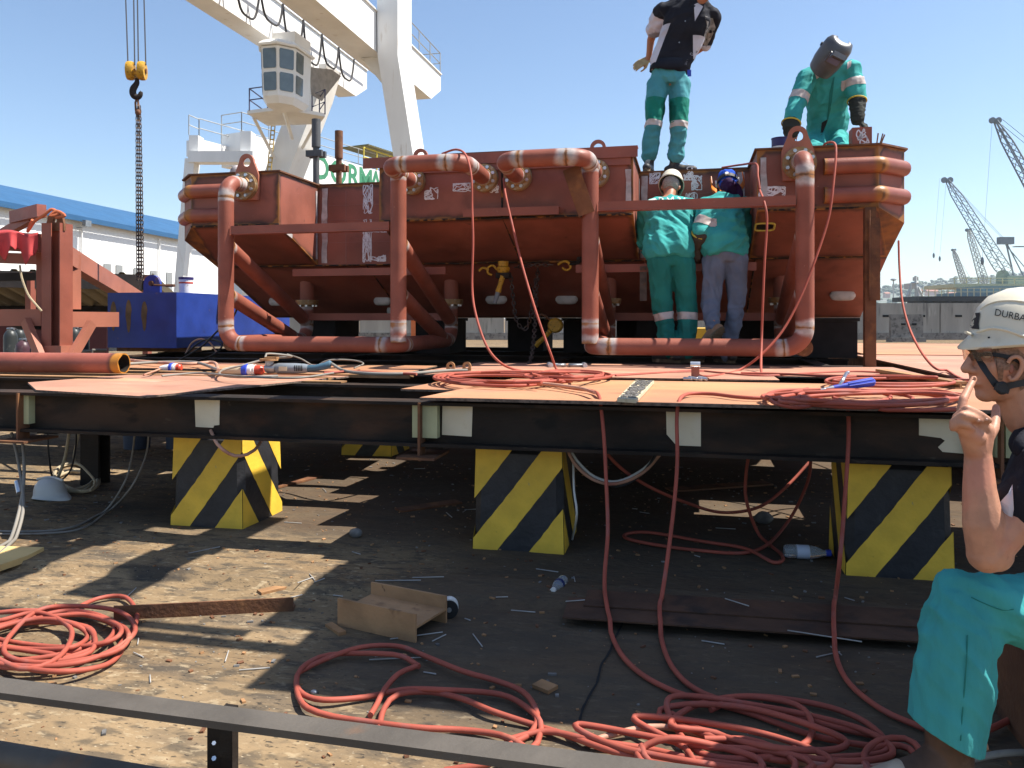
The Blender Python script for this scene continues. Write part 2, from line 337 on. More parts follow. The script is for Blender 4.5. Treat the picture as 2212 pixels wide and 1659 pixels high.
for y in ys:
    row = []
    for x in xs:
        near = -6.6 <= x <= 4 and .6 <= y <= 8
        shade_dirt = max(0, min(1, (y-3.5)/.8))*max(0, min(1, (8.6-y)/1.2))*max(0, min(1, (x+4.2)/1.4)) if abs(x) < 12 else 0  # darker under the platform, dirt and painted shade together
        shade_dirt = max(shade_dirt, .78*max(0, min(1, (x+1.7)/.8))*max(0, min(1, (y-2.0)/.45)) if y < 5 and x < 6 else 0)  # shade over the centre and right painted into the ground colour
        row.append(mb.add((x, y, gz(x, y) if near else 0), shade_dirt))
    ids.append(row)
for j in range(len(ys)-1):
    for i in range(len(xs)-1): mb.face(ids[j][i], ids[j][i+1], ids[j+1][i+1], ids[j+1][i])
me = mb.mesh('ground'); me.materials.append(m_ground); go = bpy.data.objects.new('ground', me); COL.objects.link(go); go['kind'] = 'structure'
smooth(me, 60)
a_, b_ = P(1348,1335,z=0), P(1243,1575,z=0); mb = MB(); A_ = []; B_ = []; d_ = (b_-a_).normalized(); e_ = V(-d_.y,d_.x,0)
for k in range(41):
    p = a_.lerp(b_,k/40); p.z = gz(p.x,p.y)+.004; o_ = e_*(.012*noise.noise(p*8)); A_.append(p+o_-e_*.004*(1+.8*noise.noise(p*30))); B_.append(p+o_+e_*.004)
for k in range(40): mb.face(mb.add(A_[k]), mb.add(A_[k+1]), mb.add(B_[k+1]), mb.add(B_[k]))
o = obj('slab_joint', mb, m_slot, None, flat=True); o['kind'] = 'structure'
# ================================================================ striped concrete blocks
def poly_clip(poly, f):
    out = []
    for i in range(len(poly)):
        a, b = poly[i], poly[(i+1) % len(poly)]; fa, fb = f(a), f(b)
        if fa >= 0: out.append(a)
        if fa*fb < 0: s = fa/(fa-fb); out.append((a[0]+(b[0]-a[0])*s, a[1]+(b[1]-a[1])*s))
    return out
def striped_block(u0, v0, wd=.46, dp=.44, h=.53, label='', z0=0):
    root = thing('striped_block', (u0+wd/2, v0+dp/2, z0), label, 'concrete block', 'yellow and black striped concrete blocks')
    c = .035; t = .012; body = MB()
    rr = []
    for z, k in ((0,0),(.0,0),(h-c,t),(h,t+c)):
        pts = []
        cc = [(c,0),(wd-c,0),(wd,c),(wd,dp-c),(wd-c,dp),(c,dp),(0,dp-c),(0,c)]
        for x, y in cc: pts.append(V(u0+wd/2+(x-wd/2)*(1-2*k/wd), v0+dp/2+(y-dp/2)*(1-2*k/dp), z0+z))
        rr.append(pts)
    body.rings(rr[1:]); obj('body', body, m_blk, root, 30)
    # painted yellow diagonals, one sheet per face, 2 mm proud
    st = MB()
    def jag(p, s): return p
    def face(org, ex, nrm, L, up):
        for lo_, hi_ in ((-2,-.2),(-.043,.125),(.285,2)):
            q = [(0,0),(L,0),(L,h-c*.4),(0,h-c*.4)]; off = lo_
            sx = lambda p: (p[0] if up else L-p[0])*.46/L-p[1]/1.3
            q = poly_clip(q, lambda p: sx(p)-lo_); q = poly_clip(q, lambda p: hi_-sx(p)) if len(q) > 2 else q
            if len(q) < 3: continue
            n = []
            for i in range(len(q)):
                a, b = q[i], q[(i+1) % len(q)]; m = max(1, int(math.hypot(b[0]-a[0], b[1]-a[1])/.03))
                mm = sx(((a[0]+b[0])/2, (a[1]+b[1])/2)); edge = min(abs(mm-lo_), abs(mm-hi_)) < .004
                for j in range(m):
                    x, y = a[0]+(b[0]-a[0])*j/m, a[1]+(b[1]-a[1])*j/m
                    if edge and j: x += .005*noise.noise(V(x*30, y*30, k+off)); 
                    n.append((min(L, max(0, x)), min(h, max(0, y))))
            ids = []
            for x, y in n:
                ins = t*min(1, y/(h-c))
                p = Vector(org)+Vector(ex)*(ins+x*(1-2*ins/L))-Vector(nrm)*ins+Vector(nrm)*.0025+V(0,0,y)
                ids.append(st.add(p))
            st.face(*ids)
    face((u0,v0,z0), (1,0,0), (0,-1,0), wd, True); face((u0+wd,v0,z0), (0,1,0), (1,0,0), dp, False); face((u0,v0+dp,z0), (0,-1,0), (-1,0,0), dp, False)
    obj('yellow_stripes', st, m_yel, root, flat=True)
    return root
striped_block(-2.91, 4.00, label='striped concrete block with its corner towards the viewer, under the beam near the hard hat')
striped_block(-1.085, 3.93, .475, label='striped concrete block in the middle under the front beam beside the hanging white cables')
striped_block(.715, 3.90, label='striped concrete block behind the seated man under the torn cream patch')
striped_block(-2.95, 6.38, label='striped concrete block far back in the dark, only its top stripes showing under the beam')
# ================================================================ steel platform
def ibeam(mb, a, b, h, bf, tf=.016, tw=.012):
    a, b = Vector(a), Vector(b); d = (b-a); L = d.length; ex = d.normalized(); ey = V(0,0,1).cross(ex); c = (a+b)/2
    for cz, hh, ww in ((-tf/2, tf, bf), (-h+tf/2, tf, bf), (-h/2, h-2*tf, tw)):
        mb.box(c+V(0,0,cz), (L, ww, hh), ax=(ex, ey, V(0,0,1)))
    return mb
ZB = .768; GB = 'beams of the steel platform'
# front beam, with its painted marks and end plates as parts
fb = thing('steel_beam', (-1, 3.85, .55), 'long black front beam of the platform with cream squares painted on its web', 'beam', GB)
obj('beam', ibeam(MB(), (-6.5,3.85,ZB), (4.6,3.85,ZB), .225, .16), m_black, fb)
def patch(pts, mat, nm='painted_square', v=3.842):
    mb = MB(); mb.prism([P(x, y, v=v) for x, y in pts], (0, -.002, 0)); obj(nm, mb, mat, fb, flat=True)
patch([(421,864),(475,864),(474,918),(463,919),(461,924),(423,922)], m_label)
patch([(956,875),(1021,876),(1019,943),(955,939)], m_label)
patch([(1439,886),(1514,887),(1514,964),(1461,962),(1440,938)], m_label)
patch([(1985,904),(2096,907),(2096,981),(2036,976),(2026,966),(2041,952),(2032,946),(1985,940)], m_label)
for x0, x1 in ((41,63),(891,905),(909,945),(2090,2118),(2150,2163),(2172,2230)):
    a, b = P(x0, 860, v=3.80), P(x1, 860, v=3.80); MBx = MB().b2((a.x,3.796,.585), (b.x,3.842,.748)); obj('stiffener_plate', MBx, m_gpatch, fb, flat=True)
for px in (905, 2165, 38):
    xg = MB()
    a = P(px, 880, v=3.76); xg.b2((a.x-.006,3.755,.50), (a.x+.006,3.84,.765)); xg.b2((a.x-.10,3.70,.488), (a.x+.10,3.95,.50))
    obj('hanging_bracket', xg, m_rust, fb)
BL = ['second platform beam behind the open gap at the front', 'platform beam running along under the middle of the deck plates', 'platform beam under the feet of the two workers',
      'platform beam in the shade under the front pipes', 'platform beam under the hull supports', 'platform beam deep in the shade under the hull', 'farthest platform beam behind the hull supports']
for v_, l in zip((4.75,5.7,6.62,7.5,8.75,9.9,11.2), BL): one('steel_beam', ibeam(MB(), (-6.5,v_,ZB-.001), (1.62,v_,ZB-.001), .22, .15), m_black, l, 'beam', GB)
BL2 = ['cross beam at the far left edge of the platform', 'cross beam of the platform under the loose red pipe', 'cross beam of the platform behind the middle green end plates', 'cross beam of the platform at its right under the welding cable coil']
for u_, l in zip((-6.3,-3.72,-1.32,1.2), BL2): one('cross_beam', ibeam(MB(), (u_,3.96,ZB-.004), (u_,11.6,ZB-.004), .26, .13), m_black, l, 'beam', 'cross beams of the steel platform')
for x, l in ((206, 'black steel post standing under the left end of the platform'), ):
    p = P(x, 1045, z=0); mb = MB(); mb.b2((p.x-.075,p.y-.06,0), (p.x+.075,p.y-.045,.54)); mb.b2((p.x-.075,p.y+.045,0), (p.x+.075,p.y+.06,.54)); mb.b2((p.x-.006,p.y-.0445,0), (p.x+.006,p.y+.0445,.54)); one('steel_post', mb, m_black, l, 'post')
def plate(name, poly, z, th, mat, label, uv=None, group='plates lying on the platform'):
    pts = [V(*p, z) for p in uv] if uv else [P(x, y, z=z) for x, y in poly]
    a = sum((pts[i].x*pts[(i+1) % len(pts)].y-pts[(i+1) % len(pts)].x*pts[i].y) for i in range(len(pts)))
    if a < 0: pts = pts[::-1]
    mb = MB(); n = len(pts); top = [mb.add(p) for p in pts]; bot = [mb.add(p-V(0,0,th)) for p in pts]
    mb.face(*top); mb.face(*bot[::-1]); mb.cm = 1
    for i in range(n): mb.face(top[i], bot[i], bot[(i+1) % n], top[(i+1) % n])
    o = one(name, mb, [mat, m_edge], label, 'steel plate', group, ang=20); return o
plate('steel_plate', None, ZB+.030, .014, m_plate, 'large orange stained plate at the front right of the platform under the coiled cable', uv=[(-1.30,3.715),(2.9,3.715),(2.9,5.05),(-1.12,5.02)])
plate('steel_plate', None, ZB+.015, .012, m_plate, 'rusty plate showing behind the left corner of the large front plate', uv=[(-1.62,4.30),(.5,4.32),(.5,5.7),(-1.5,5.66)])
plate('steel_plate', None, ZB+.044, .010, m_platered, 'worn plate in the middle of the platform at the workers feet', uv=[(-1.9,5.08),(.55,5.08),(.55,5.42),(1.55,5.40),(1.55,6.60),(-1.75,6.55)])
plate('steel_plate', [(78,842),(310,856),(740,814),(850,801),(760,797),(300,808),(60,826)], ZB+.012, .011, m_platered, 'pinkish plate with a torch cut edge at the front left of the platform')
plate('steel_plate', None, ZB+.026, .010, m_plate, 'long rusty plate behind the grinder at the left of the platform', uv=[(-6.4,5.5),(-2.0,5.5),(-2.05,6.3),(-6.4,6.35)])
for i, (a, b, c, d) in enumerate(((-6.0,4.75,-2.2,.09),(-5.6,4.98,-2.4,.06),(-5.0,5.22,-1.9,.08))):
    one('flat_bar', MB().b2((a,b,ZB+.0012), (c,b+d,ZB+.0115+.006*i)), m_rustl, ('rusty flat bar lying nearest the pink plate behind the loose pipe', 'thin rusty flat bar between two others under the plug', 'rusty flat bar farthest back under the grinder')[i], 'flat bar', 'flat bars on the platform')
# far platform on the right
fr = thing('steel_platform', (4.5,9,.5), 'far platform decked with orange plates at the right beyond the rusty prop', 'platform')
pl = MB(); pl.b2((1.82,5.75,.772), (9,9.4,.785)); obj('deck_sheet', pl, m_platered, fr, flat=True)
pl = MB(); pl.b2((1.95,9.41,.778), (9.5,13.6,.792)); obj('deck_sheet', pl, m_plate, fr, flat=True)
pl = MB(); ibeam(pl, (1.88,5.8,.771), (1.88,13.5,.771), .25, .12); obj('edge_beam', pl, m_rust, fr)
for v_ in (5.95,8.5,11,13.4): obj('cross_beam', ibeam(MB(), (1.95,v_,.770), (9,v_,.770), .24, .12), m_black, fr)
for u_ in (2.4,5.2,8.5):
    for v_ in (6.4,12.6): obj('leg', MB().b2((u_-.2,v_-.2,0), (u_+.2,v_+.2,.53)), m_dark, fr)
p0, p1 = P(1905, 794, z=.80), P(2010, 806, z=.80)
one('channel_bar', ibeam(MB(), P(1902,797,z=.86), P(2076,824,z=.84), .05, .07), m_rustl, 'olive rusty channel bar in the gap between the two platforms', 'steel bar')
one('steel_bracket', MB().b2((1.40,5.10,.79), (1.74,5.13,.835)), m_redclean, 'red painted steel bracket at the end of the gap near the seated man', 'bracket')
# ================================================================ hull module
HR = thing('hull_module', (-1.59, 9, 1.2), 'large red primed steel hull section with pipe frames standing on dark supports', 'hull section')
mxu = lambda u: -3.18-u
VF, ZT, ZK = 6.70, 2.56, 2.07
def zs(v): return 2.07-.4125*(v-6.7) if v < 7.5 else 1.74-.474*(v-7.5)
def slopeP(px, py, off=0):
    a, b = (px-1106)/1700, (688-py)/1700; dv = a*ST+CT; t = (1.74+.474*7.5-HC-off)/(b+.474*dv)
    return V(t*(a*CT-ST), t*dv, HC+t*b)
sh = MB()
boxes = [(-4.65,-3.73), (-2.73,-.45), (.55,1.47)]
for a, b in boxes:
    sh.grid((a,VF,ZK), (b,VF,ZK), (b,VF,ZT), (a,VF,ZT), e=(1,1,1,1))
    a2 = -4.9 if a < -4.6 else a; b2 = 1.72 if b > 1.4 else b
    sh.grid((a,VF,ZK), (a2,7.5,1.74), (b2,7.5,1.74), (b,VF,ZK), e=(1,1,1,1))
for u in (-3.73,-2.73,-.45,.55):      # walls of the two recesses
    sh.grid((u,VF,ZK), (u,7.5,1.74), (u,7.5,ZT), (u,VF,ZT), e=(1,1,1,1), fall=.07)
for a, b in ((-3.73,-2.73), (-.45,.55)): sh.grid((a,7.5,1.74), (b,7.5,1.74), (b,7.5,ZT), (a,7.5,ZT), e=(0,0,1,0))
sh.grid((-4.9,7.5,1.74), (-4.9,8.64,1.2), (1.72,8.64,1.2), (1.72,7.5,1.74), e=(1,1,0,1), step=.1)
sh.grid((-4.9,8.64,1.2), (-4.9,11.5,1.2), (1.72,11.5,1.2), (1.72,8.64,1.2), step=.4)
for s, u0, u1 in ((1,-4.65,-4.9), (-1,1.47,1.72)):
    sh.grid((u0,VF,ZK), (u1,6.95,zs(6.95)), (u1,6.95,ZT), (u0,VF,ZT), fall=.08)
    q = [(6.95,zs(6.95)),(7.5,1.74),(8.64,1.2),(11.5,1.2),(11.5,ZT),(6.95,ZT)]
    sh.face(*[sh.add((u1,v,z), .8) for v, z in q])
    k = sh.add((u0,VF,ZK), .9); sh.face(k, sh.add((u1,6.95,zs(6.95)), .9), sh.add((u1,7.5,1.74), .9))
sh.grid((-4.9,11.5,1.2), (1.72,11.5,1.2), (1.72,11.5,ZT), (-4.9,11.5,ZT), step=.5)
obj('shell_plating', sh, m_red, HR, 25)
tp = [(-4.67,6.68),(-3.71,6.68),(-3.71,7.49),(-2.75,7.49),(-2.75,6.68),(-.43,6.68),(-.43,7.49),(.53,7.49),(.53,6.68),(1.49,6.68),(1.745,6.94),(1.745,11.5),(-4.925,11.5),(-4.925,6.94)]
obj('top_plate', MB().prism([V(x,y,ZT+.001) for x, y in tp], (0,0,.014)), m_rust, HR, 20)
# bare weld seams / burnt strips
def strip(a, b, wd, n): 
    a, b, n = Vector(a), Vector(b), Vector(n); s = (b-a).cross(n).normalized()*wd/2; sm = MB(); A_ = []; B_ = []
    for k in range(15): t = k/14; p = a.lerp(b, t); A_.append(p-s*(1+.35*noise.noise(p*9))); B_.append(p+s*(1+.35*noise.noise(p*9+V(5,5,5))))
    sm.prism([p+n*.001 for p in A_+B_[::-1]], n*.002); obj('bare_seam', sm, m_zinc, HR, flat=True)
for u in (-3.655, -.40, .475, -2.80): strip((u,7.497,1.76), (u,7.497,2.53), .06, (0,-1,0))
strip((-.49,VF-.002,2.1), (-.49,VF-.002,2.45), .045, (0,-1,0)); strip((.60,VF-.002,2.12), (.60,VF-.002,2.5), .05, (0,-1,0)); strip((-3.727,6.95,1.98), (-3.727,6.74,2.05), .05, (1,0,0))
strip((-3.7265,7.46,1.8), (-3.7265,7.46,2.5), .035, (1,0,0)); strip((-.4465,7.46,1.8), (-.4465,7.46,2.5), .03, (1,0,0))
ds = MB()
for u in (-1.585,):
    ds.tube([V(u,VF-.004,2.5), V(u,VF-.004,2.08), V(u,7.5,1.738), V(u,8.62,1.206)], .009, 6)
for a, b in ((-4.7,1.6),): ds.tube([V(a,7.497,1.737), V(b,7.497,1.737)], .007, 6)
for u in (-3.2,-.2,.6): ds.tube([V(u,7.52,1.728), V(u,8.62,1.206)], .007, 6)
for a, b in boxes: ds.tube([V(a,VF-.002,ZK), V(b,VF-.002,ZK)], .010, 6)
obj('weld_seam', ds, M('burnt_weld', DK, .8, var=.5, vs=20, layers=[(RUST, 12, .5, .1, .8)]), HR)
# fenders
for z in (2.405, 2.175):
    for s in (0, 1):
        q = [(1.06,VF-.012,z),(1.47,VF-.012,z),(1.70,6.925,z)]
        if s: q = [(mxu(x),y,zz) for x, y, zz in q]
        f, jt = fillet(q, .03); L = 0; ws = []; L0 = .41
        for i, p in enumerate(f):
            if i: L += (f[i]-f[i-1]).length
            ws.append(max(0, 1-min(abs(L-L0), abs(L-0)*1.4)/.07)*.95)
        fm = MB().tube(f, .066, 18, ws=ws); fm.ell(f[-1], .066,.066,.066)
        obj('fender_pipe', fm, m_fender, HR)
# lifting lugs
def lug_mesh(out, hc, hr, y0, th, N=40):
    mb = MB(); O = []; I = []
    for i in range(N):
        a = 2*math.pi*i/N; d = (math.cos(a), math.sin(a)); best = 9
        for k in range(len(out)):
            p, q = out[k], out[(k+1) % len(out)]; ex, ey = q[0]-p[0], q[1]-p[1]; den = d[0]*ey-d[1]*ex
            if abs(den) < 1e-9: continue
            t = ((p[0]-hc[0])*ey-(p[1]-hc[1])*ex)/den; s = ((p[0]-hc[0])*d[1]-(p[1]-hc[1])*d[0])/den
            if t > 0 and -1e-6 <= s <= 1+1e-6: best = min(best, t)
        O.append((hc[0]+d[0]*best, hc[1]+d[1]*best)); I.append((hc[0]+d[0]*hr, hc[1]+d[1]*hr))
    A = [[mb.add((x, y0+k*th, z)) for x, z in S] for k in (0, 1) for S in (O, I)]
    for i in range(N):
        j = (i+1) % N
        mb.face(A[0][i],A[0][j],A[1][j],A[1][i]); mb.face(A[2][j],A[2][i],A[3][i],A[3][j]); mb.face(A[0][j],A[0][i],A[2][i],A[2][j]); mb.face(A[1][i],A[1][j],A[3][j],A[3][i])
    return mb
def arc(cx, cz, r, n=9): return [(cx+r*math.cos(math.pi*i/n), cz+r*math.sin(math.pi*i/n)) for i in range(n+1)]
for u in (.86, -4.04):
    obj('lifting_lug', lug_mesh([(u-.125,2.30),(u+.125,2.30),(u+.125,2.54)]+arc(u,2.66,.075)+[(u-.125,2.54)], (u,2.655), .043, 6.655, .03), m_redlight, HR, 30)
for u in (-2.41, -.77):
    obj('lifting_lug', lug_mesh([(u-.085,2.575),(u+.085,2.575),(u+.075,2.68)]+arc(u,2.69,.07)+[(u-.075,2.68)], (u,2.69), .04, 6.90, .03), m_redlight, HR, 30)
# flanges with bolts
bolt0 = None
def flange(c, n, r=.128):
    c, n = Vector(c), Vector(n).normalized(); ax = (n.orthogonal().normalized(),); ex = ax[0]; ey = n.cross(ex)
    if abs(n.z) < .5: ex, ey = V(1,0,0), V(0,0,1)
    mb = MB(); mb.lathe(c, [(.07,-.03),(r+.004,-.03),(r+.004,-.004),(r,-.003),(r,.022),(.085,.022),(.078,.04),(.068,.04)], 32, (ex, n.cross(ex), n))
    f = obj('pipe_flange', mb, m_flange, HR, 30)
    for k in range(8):
        a = 2*math.pi*(k+.5)/8; p = c+(ex*math.cos(a)+ey*math.sin(a))*(r-.026)
        bm_ = MB().tube([p+n*.022, p+n*.042], .0155, 6); obj('bolt', bm_, m_galv, f, 20)
    return f
SV = V(0,-1,0)
for u in (-4.05, .87): flange((u,6.63,2.43), SV)
for u in (-2.41, -1.74, -1.44, -.77): flange((u,6.665,2.42), SV, .12)
for u in (-4.05,-2.41,-.77,.87): flange((u,7.88,1.36), V(0,0,-1), .12)
for u in (-4.05,-2.41,-.77,.87): obj('pipe_stub', MB().cyl((u,7.88,1.39), (u,7.88,1.62), .075, 20), m_red, HR)
# pipe frames
PR = .0685
def pipe(pts, fil, extra=(), r=PR, ends=True):
    f, jt = fillet(pts, fil) if len(pts) > 2 else ([Vector(pts[0]).lerp(Vector(pts[1]), i/60) for i in range(61)], [])
    acc = [0]
    for i in range(1, len(f)): acc.append(acc[-1]+(f[i]-f[i-1]).length)
    J = [(j, rnd.uniform(.07,.17), rnd.uniform(.07,.17)) for j in list(jt)+list(extra)+([0, acc[-1]] if ends else [])]
    ws = [max([0]+[1-abs(a-j)/(p if a < j else q) for j, p, q in J]) for a in acc]
    return MB().tube(f, r, 24, ws=ws)
for s in (0, 1):
    X = (lambda u: mxu(u)) if s else (lambda u: u)
    T = lambda *q: [(X(a), b, c) for a, b, c in q]
    fr_ = obj('pipe_frame', pipe(T((-4.05,6.61,2.43),(-4.05,6.34,2.43),(-4.05,6.34,.965),(-2.41,6.34,.965),(-2.41,7.88,.965),(-2.41,7.88,1.34)), .155), m_pipe, HR)
    obj('upright_pipe', pipe(T((-2.41,6.34,.985),(-2.41,6.34,2.40)), .1, extra=(.16,)), m_pipe, fr_)
    obj('handle_pipe', pipe(T((-2.41,6.645,2.42),(-2.41,6.06,2.445),(-1.74,6.06,2.445),(-1.74,6.645,2.42)), .15, extra=(.27,)), m_pipe, fr_)
    obj('side_pipe', pipe(T((-4.05,6.40,.966),(-4.05,7.88,.966),(-4.05,7.88,1.34)), .155), m_pipe, fr_)
    for u in (-4.05, -2.41):
        obj('brace_pipe', pipe(T((u,6.37,1.84),(u,7.86,1.16)), .1), m_pipe, fr_); obj('brace_pipe', pipe(T((u,6.37,1.40),(u,7.55,1.0)), .1), m_pipe, fr_)
    za = 2.05 if s else 1.94
    def angle(u0, u1, v, z, nm='cross_bar', h=.075):
        mb = MB(); mb.b2((min(u0,u1),v,z), (max(u0,u1),v+.008,z+h)); mb.b2((min(u0,u1),v+.008,z), (max(u0,u1),v+h,z+.008)); mb.b2((min(u0,u1),v-.003,z+.001), (max(u0,u1),v+.001,z+.012)); return obj(nm, mb, m_redclean, fr_, 20)
    angle(X(-3.98), X(-2.48), 6.30, za); angle(X(-3.75), X(-2.2), 7.0, 1.60, h=.07); angle(X(-4.0), X(-2.45), 7.80, 1.17)
mb = MB(); mb.b2((-2.87,6.655,2.545), (-.41,6.664,2.64)); mb.b2((-2.87,6.664,2.63), (-.41,6.76,2.64)); obj('top_angle', mb, m_redclean, HR, 20)
mb = MB(); mb.b2((-2.62,6.672,2.485), (-.47,6.680,2.545)); obj('top_angle', mb, m_redclean, HR, 20)
a, b = P(1000,455,v=6.60), P(1207,450,v=6.60); mb = MB(); mb.b2((a.x,6.60,2.075), (b.x,6.608,2.145)); mb.b2((a.x,6.608,2.137), (b.x,6.69,2.145)); obj('face_angle', mb, m_redclean, HR, 20)
a, b = P(1233,362,v=6.2), P(1268,462,v=6.27); d = (b-a).normalized(); e = d.cross(V(0,-1,0)).normalized(); mb = MB(); mb.box((a+b)/2, (.13,.008,(b-a).length), ax=(e, V(0,-1,0).cross(d).cross(d).normalized() if 0 else d.cross(e).normalized(), d)); mb.box((a+b)/2+e*.066+V(0,.04,0), (.008,.08,(b-a).length), ax=(e, d.cross(e).normalized(), d)); obj('temporary_brace', mb, m_rust, HR, 20)
# anodes
for x, y, wd in ((1820,638,.235),(1072,647,.235),(1224,647,.235),(826,650,.2),(598,651,.2),(845,672,.1)):
    c = slopeP(x, y, .03); rr = []
    for k in range(13):
        t = -1+k/6; q = (1-abs(t)**5)**.5 if abs(t) < 1 else .25; rr.append([c+V(t*wd/2, .5*q*.062*math.cos(i*math.pi/6), q*.052*math.sin(i*math.pi/6)) for i in range(12)])
    obj('anode', MB().rings(rr), m_anode, HR, 60)
# scribbled primer marks
def scrib(c, ax, w, h, n, seed, r=.0038):
    n = n+3
    q = random.Random(seed); mb = MB(); c = Vector(c); ex, nrm = ax
    for k in range(n):
        pts = []; x, y = q.uniform(-w/2,w/2), q.uniform(-h/2,h/2)
        for j in range(9):
            pts.append(c+Vector(ex)*x+V(0,0,y)+Vector(nrm)*.001*k/n); x = max(-w/2, min(w/2, x+q.uniform(-.5,.5)*w)); y = max(-h/2, min(h/2, y+q.uniform(-.5,.5)*h))
        mb.tube(spline(pts, .012), r, 5)
    for v in mb.v:                        # brushed flat on the plate
        d = (v-c).dot(Vector(nrm)); v -= Vector(nrm)*(d-(.001+max(0, d)*.25))
    obj('primer_mark', mb, m_chalk, HR, 60)
FR = ((1,0,0), (0,-1,0)); FR3 = FR
for i, (x, y, v, w_, h_, n) in enumerate(((795,430,7.5,.10,.28,6),(793,520,7.5,.09,.42,10),(820,495,7.5,.16,.06,4),(815,558,7.5,.18,.06,5),(932,418,6.7,.12,.10,5),(998,405,6.7,.16,.07,4),(1065,405,6.7,.10,.09,4),
        (1668,417,6.7,.20,.10,9),(1505,395,7.5,.09,.13,7),(1497,440,7.5,.12,.20,5),(1487,375,7.5,.08,.12,5),(1415,385,7.5,.10,.10,5))):
    scrib(P(x, y, v=v)+V(0,-.001,0), FR, w_, h_, n, i)
# lines of chalk on the recess wall
cl = MB()
for y in (.12,.35,.5): cl.b2((-3.6,7.4965,1.85+y), (-2.8,7.498,1.8515+y)); cl.b2((-.35,7.4965,1.85+y), (.42,7.498,1.8515+y))
cl.b2((-3.42,7.4962,1.76), (-3.417,7.4975,2.5)); obj('layout_line', cl, M('faint_chalk', (.33,.2,.17), .8, bump=0), HR, flat=True)
# supports under the hull
for i, (a, b, v0) in enumerate(((1.18,1.70,8.66),(-.55,.0,8.75),(-1.45,-1.2,9.3),(-3.1,-2.7,8.75),(-4.6,-4.2,8.9),(.25,.8,9.4),(-2.2,-1.75,9.6),(.75,1.2,10.2),(-.9,-.5,10.2),(-3.7,-3.3,10.4))):
    mb = MB(); mb.b2((a,v0,.783), (b,v0+.7,1.16)); mb.b2((a-.02,v0-.02,1.161), (b+.02,v0+.72,1.196))
    one('support_block', mb, m_dark, ('dark support at the right end under the hull beside the rusty prop', 'dark support under the hull behind the right pipe frame', 'narrow dark support between the two bright gaps under the hull',
        'dark support under the hull behind the left pipe frame', 'dark support under the far left end of the hull', 'dark support under the hull behind the legs of the workers', 'dark support set back under the hull between the pipe frames', 'dark support set far back by the right end of the hull', 'dark support set far back behind the right pipe frame', 'dark support set far back behind the left pipe frame')[i], 'support', 'supports under the hull')
# prop
mb = MB(); p = V(1.44,6.62,0)
pr = thing('steel_prop', (1.44,6.62,.79), 'rusty angle iron prop standing under the right front edge of the hull', 'prop')
pa, pb = P(1869,700,v=6.6).x, P(1893,700,v=6.6).x; ua, ub = P(1880,600,v=6.57).x, P(1902,600,v=6.57).x
mb.b2((pa,6.60,.79), (pb,6.612,2.06)); mb.b2((pa,6.6125,.79), (pa+.012,6.68,2.06)); obj('lower_angle', mb, m_rust, pr, 20)
mb = MB(); mb.b2((ua,6.575,1.33), (ub,6.587,1.97)); mb.b2((ua,6.5875,1.33), (ua+.011,6.598,1.97)); mb.tube([V(ua-.004,6.572,1.36),V(ua-.004,6.572,2.03)], .007, 6); obj('upper_angle', mb, m_rust, pr, 20)
# ================================================================ background buildings, wall, hill
def tubes(name, segs, r, mat, parent, n=6):
    mb = MB()
    for s in segs: mb.tube(s, r, n)
    return obj(name, mb, mat, parent)
def axes(a, b):
    d = (Vector(b)-Vector(a)).normalized(); e = V(0,0,1).cross(d)
    e = e.normalized() if e.length > .01 else V(1,0,0); return d, e, d.cross(e)
def beam(mb, a, b, wd, h):
    a, b = Vector(a), Vector(b); d, e, f = axes(a, b); return mb.box((a+b)/2, ((b-a).length, wd, h), ax=(d, e, f))
WB = thing('warehouse', P(200, 640, t=66), 'long white clad warehouse with a bright blue roof at the far left', 'warehouse')
A, B = P(0, 442, t=55), P(396, 516, t=55*246/172); A.z = B.z = 9.15
d = (B-A).normalized(); d.z = 0; n = V(-d.y, d.x, 0); A -= d*30; B += d*55; LW = (B-A).length
m_clad = M('white_cladding', (.82,.82,.80), .5, var=.02, bump=0); m_louv = M('grey_louvre', (.24,.25,.25), .6, var=.2, st=(1,1,30), bump=0)
wl = MB(); k = int(LW/.5)            # ribbed sheeting
for z0, z1 in ((0,9.2),):
    r0 = []
    for i in range(k+1):
        for off in (0, .42):
            p = A+d*(i*.5+off); r0.append(p)
    for z0_ in (0,):
        ids = []
        for i, p in enumerate(r0):
            q = p-n*(.03 if (i//1) % 2 else 0); ids.append((wl.add((q.x,q.y,0)), wl.add((q.x,q.y,9.15))))
        for i in range(len(ids)-1): wl.face(ids[i][0], ids[i+1][0], ids[i+1][1], ids[i][1])
obj('wall', wl, m_clad, WB, flat=True)
rf = MB(); W2 = 9
e0, e1 = A-n*.5, B-n*.5
def ridge_z(x, y): q = P(x, 600, t=1)-V(0,0,HC); dd = V(q.x,q.y,0); s = (e0+n*W2).dot(n)/dd.dot(n); return HC+(688-y)/1700*s, (dd*s-e0).dot(d)
(za_, la), (zb_, lb_) = ridge_z(0, 399), ridge_z(395, 481); rz = lambda l: za_+(zb_-za_)*(l-la)/(lb_-la)
E = [V(e0.x,e0.y,9.35), V(e1.x,e1.y,9.35)]; F = [V(*(e0+n*W2).xy, rz(0)), V(*(e1+n*W2).xy, rz(LW))]; G = [V(*(e0+n*2*W2).xy, 9.35), V(*(e1+n*2*W2).xy, 9.35)]
up_ = V(0,0,.3)
rf.rings([[E[0]-up_, E[0], F[0], F[0]-up_], [E[1]-up_, E[1], F[1], F[1]-up_]]); rf.rings([[F[0]-up_, F[0], G[0], G[0]-up_], [F[1]-up_, F[1], G[1], G[1]-up_]])
obj('roof', rf, m_roofb, WB, flat=True)
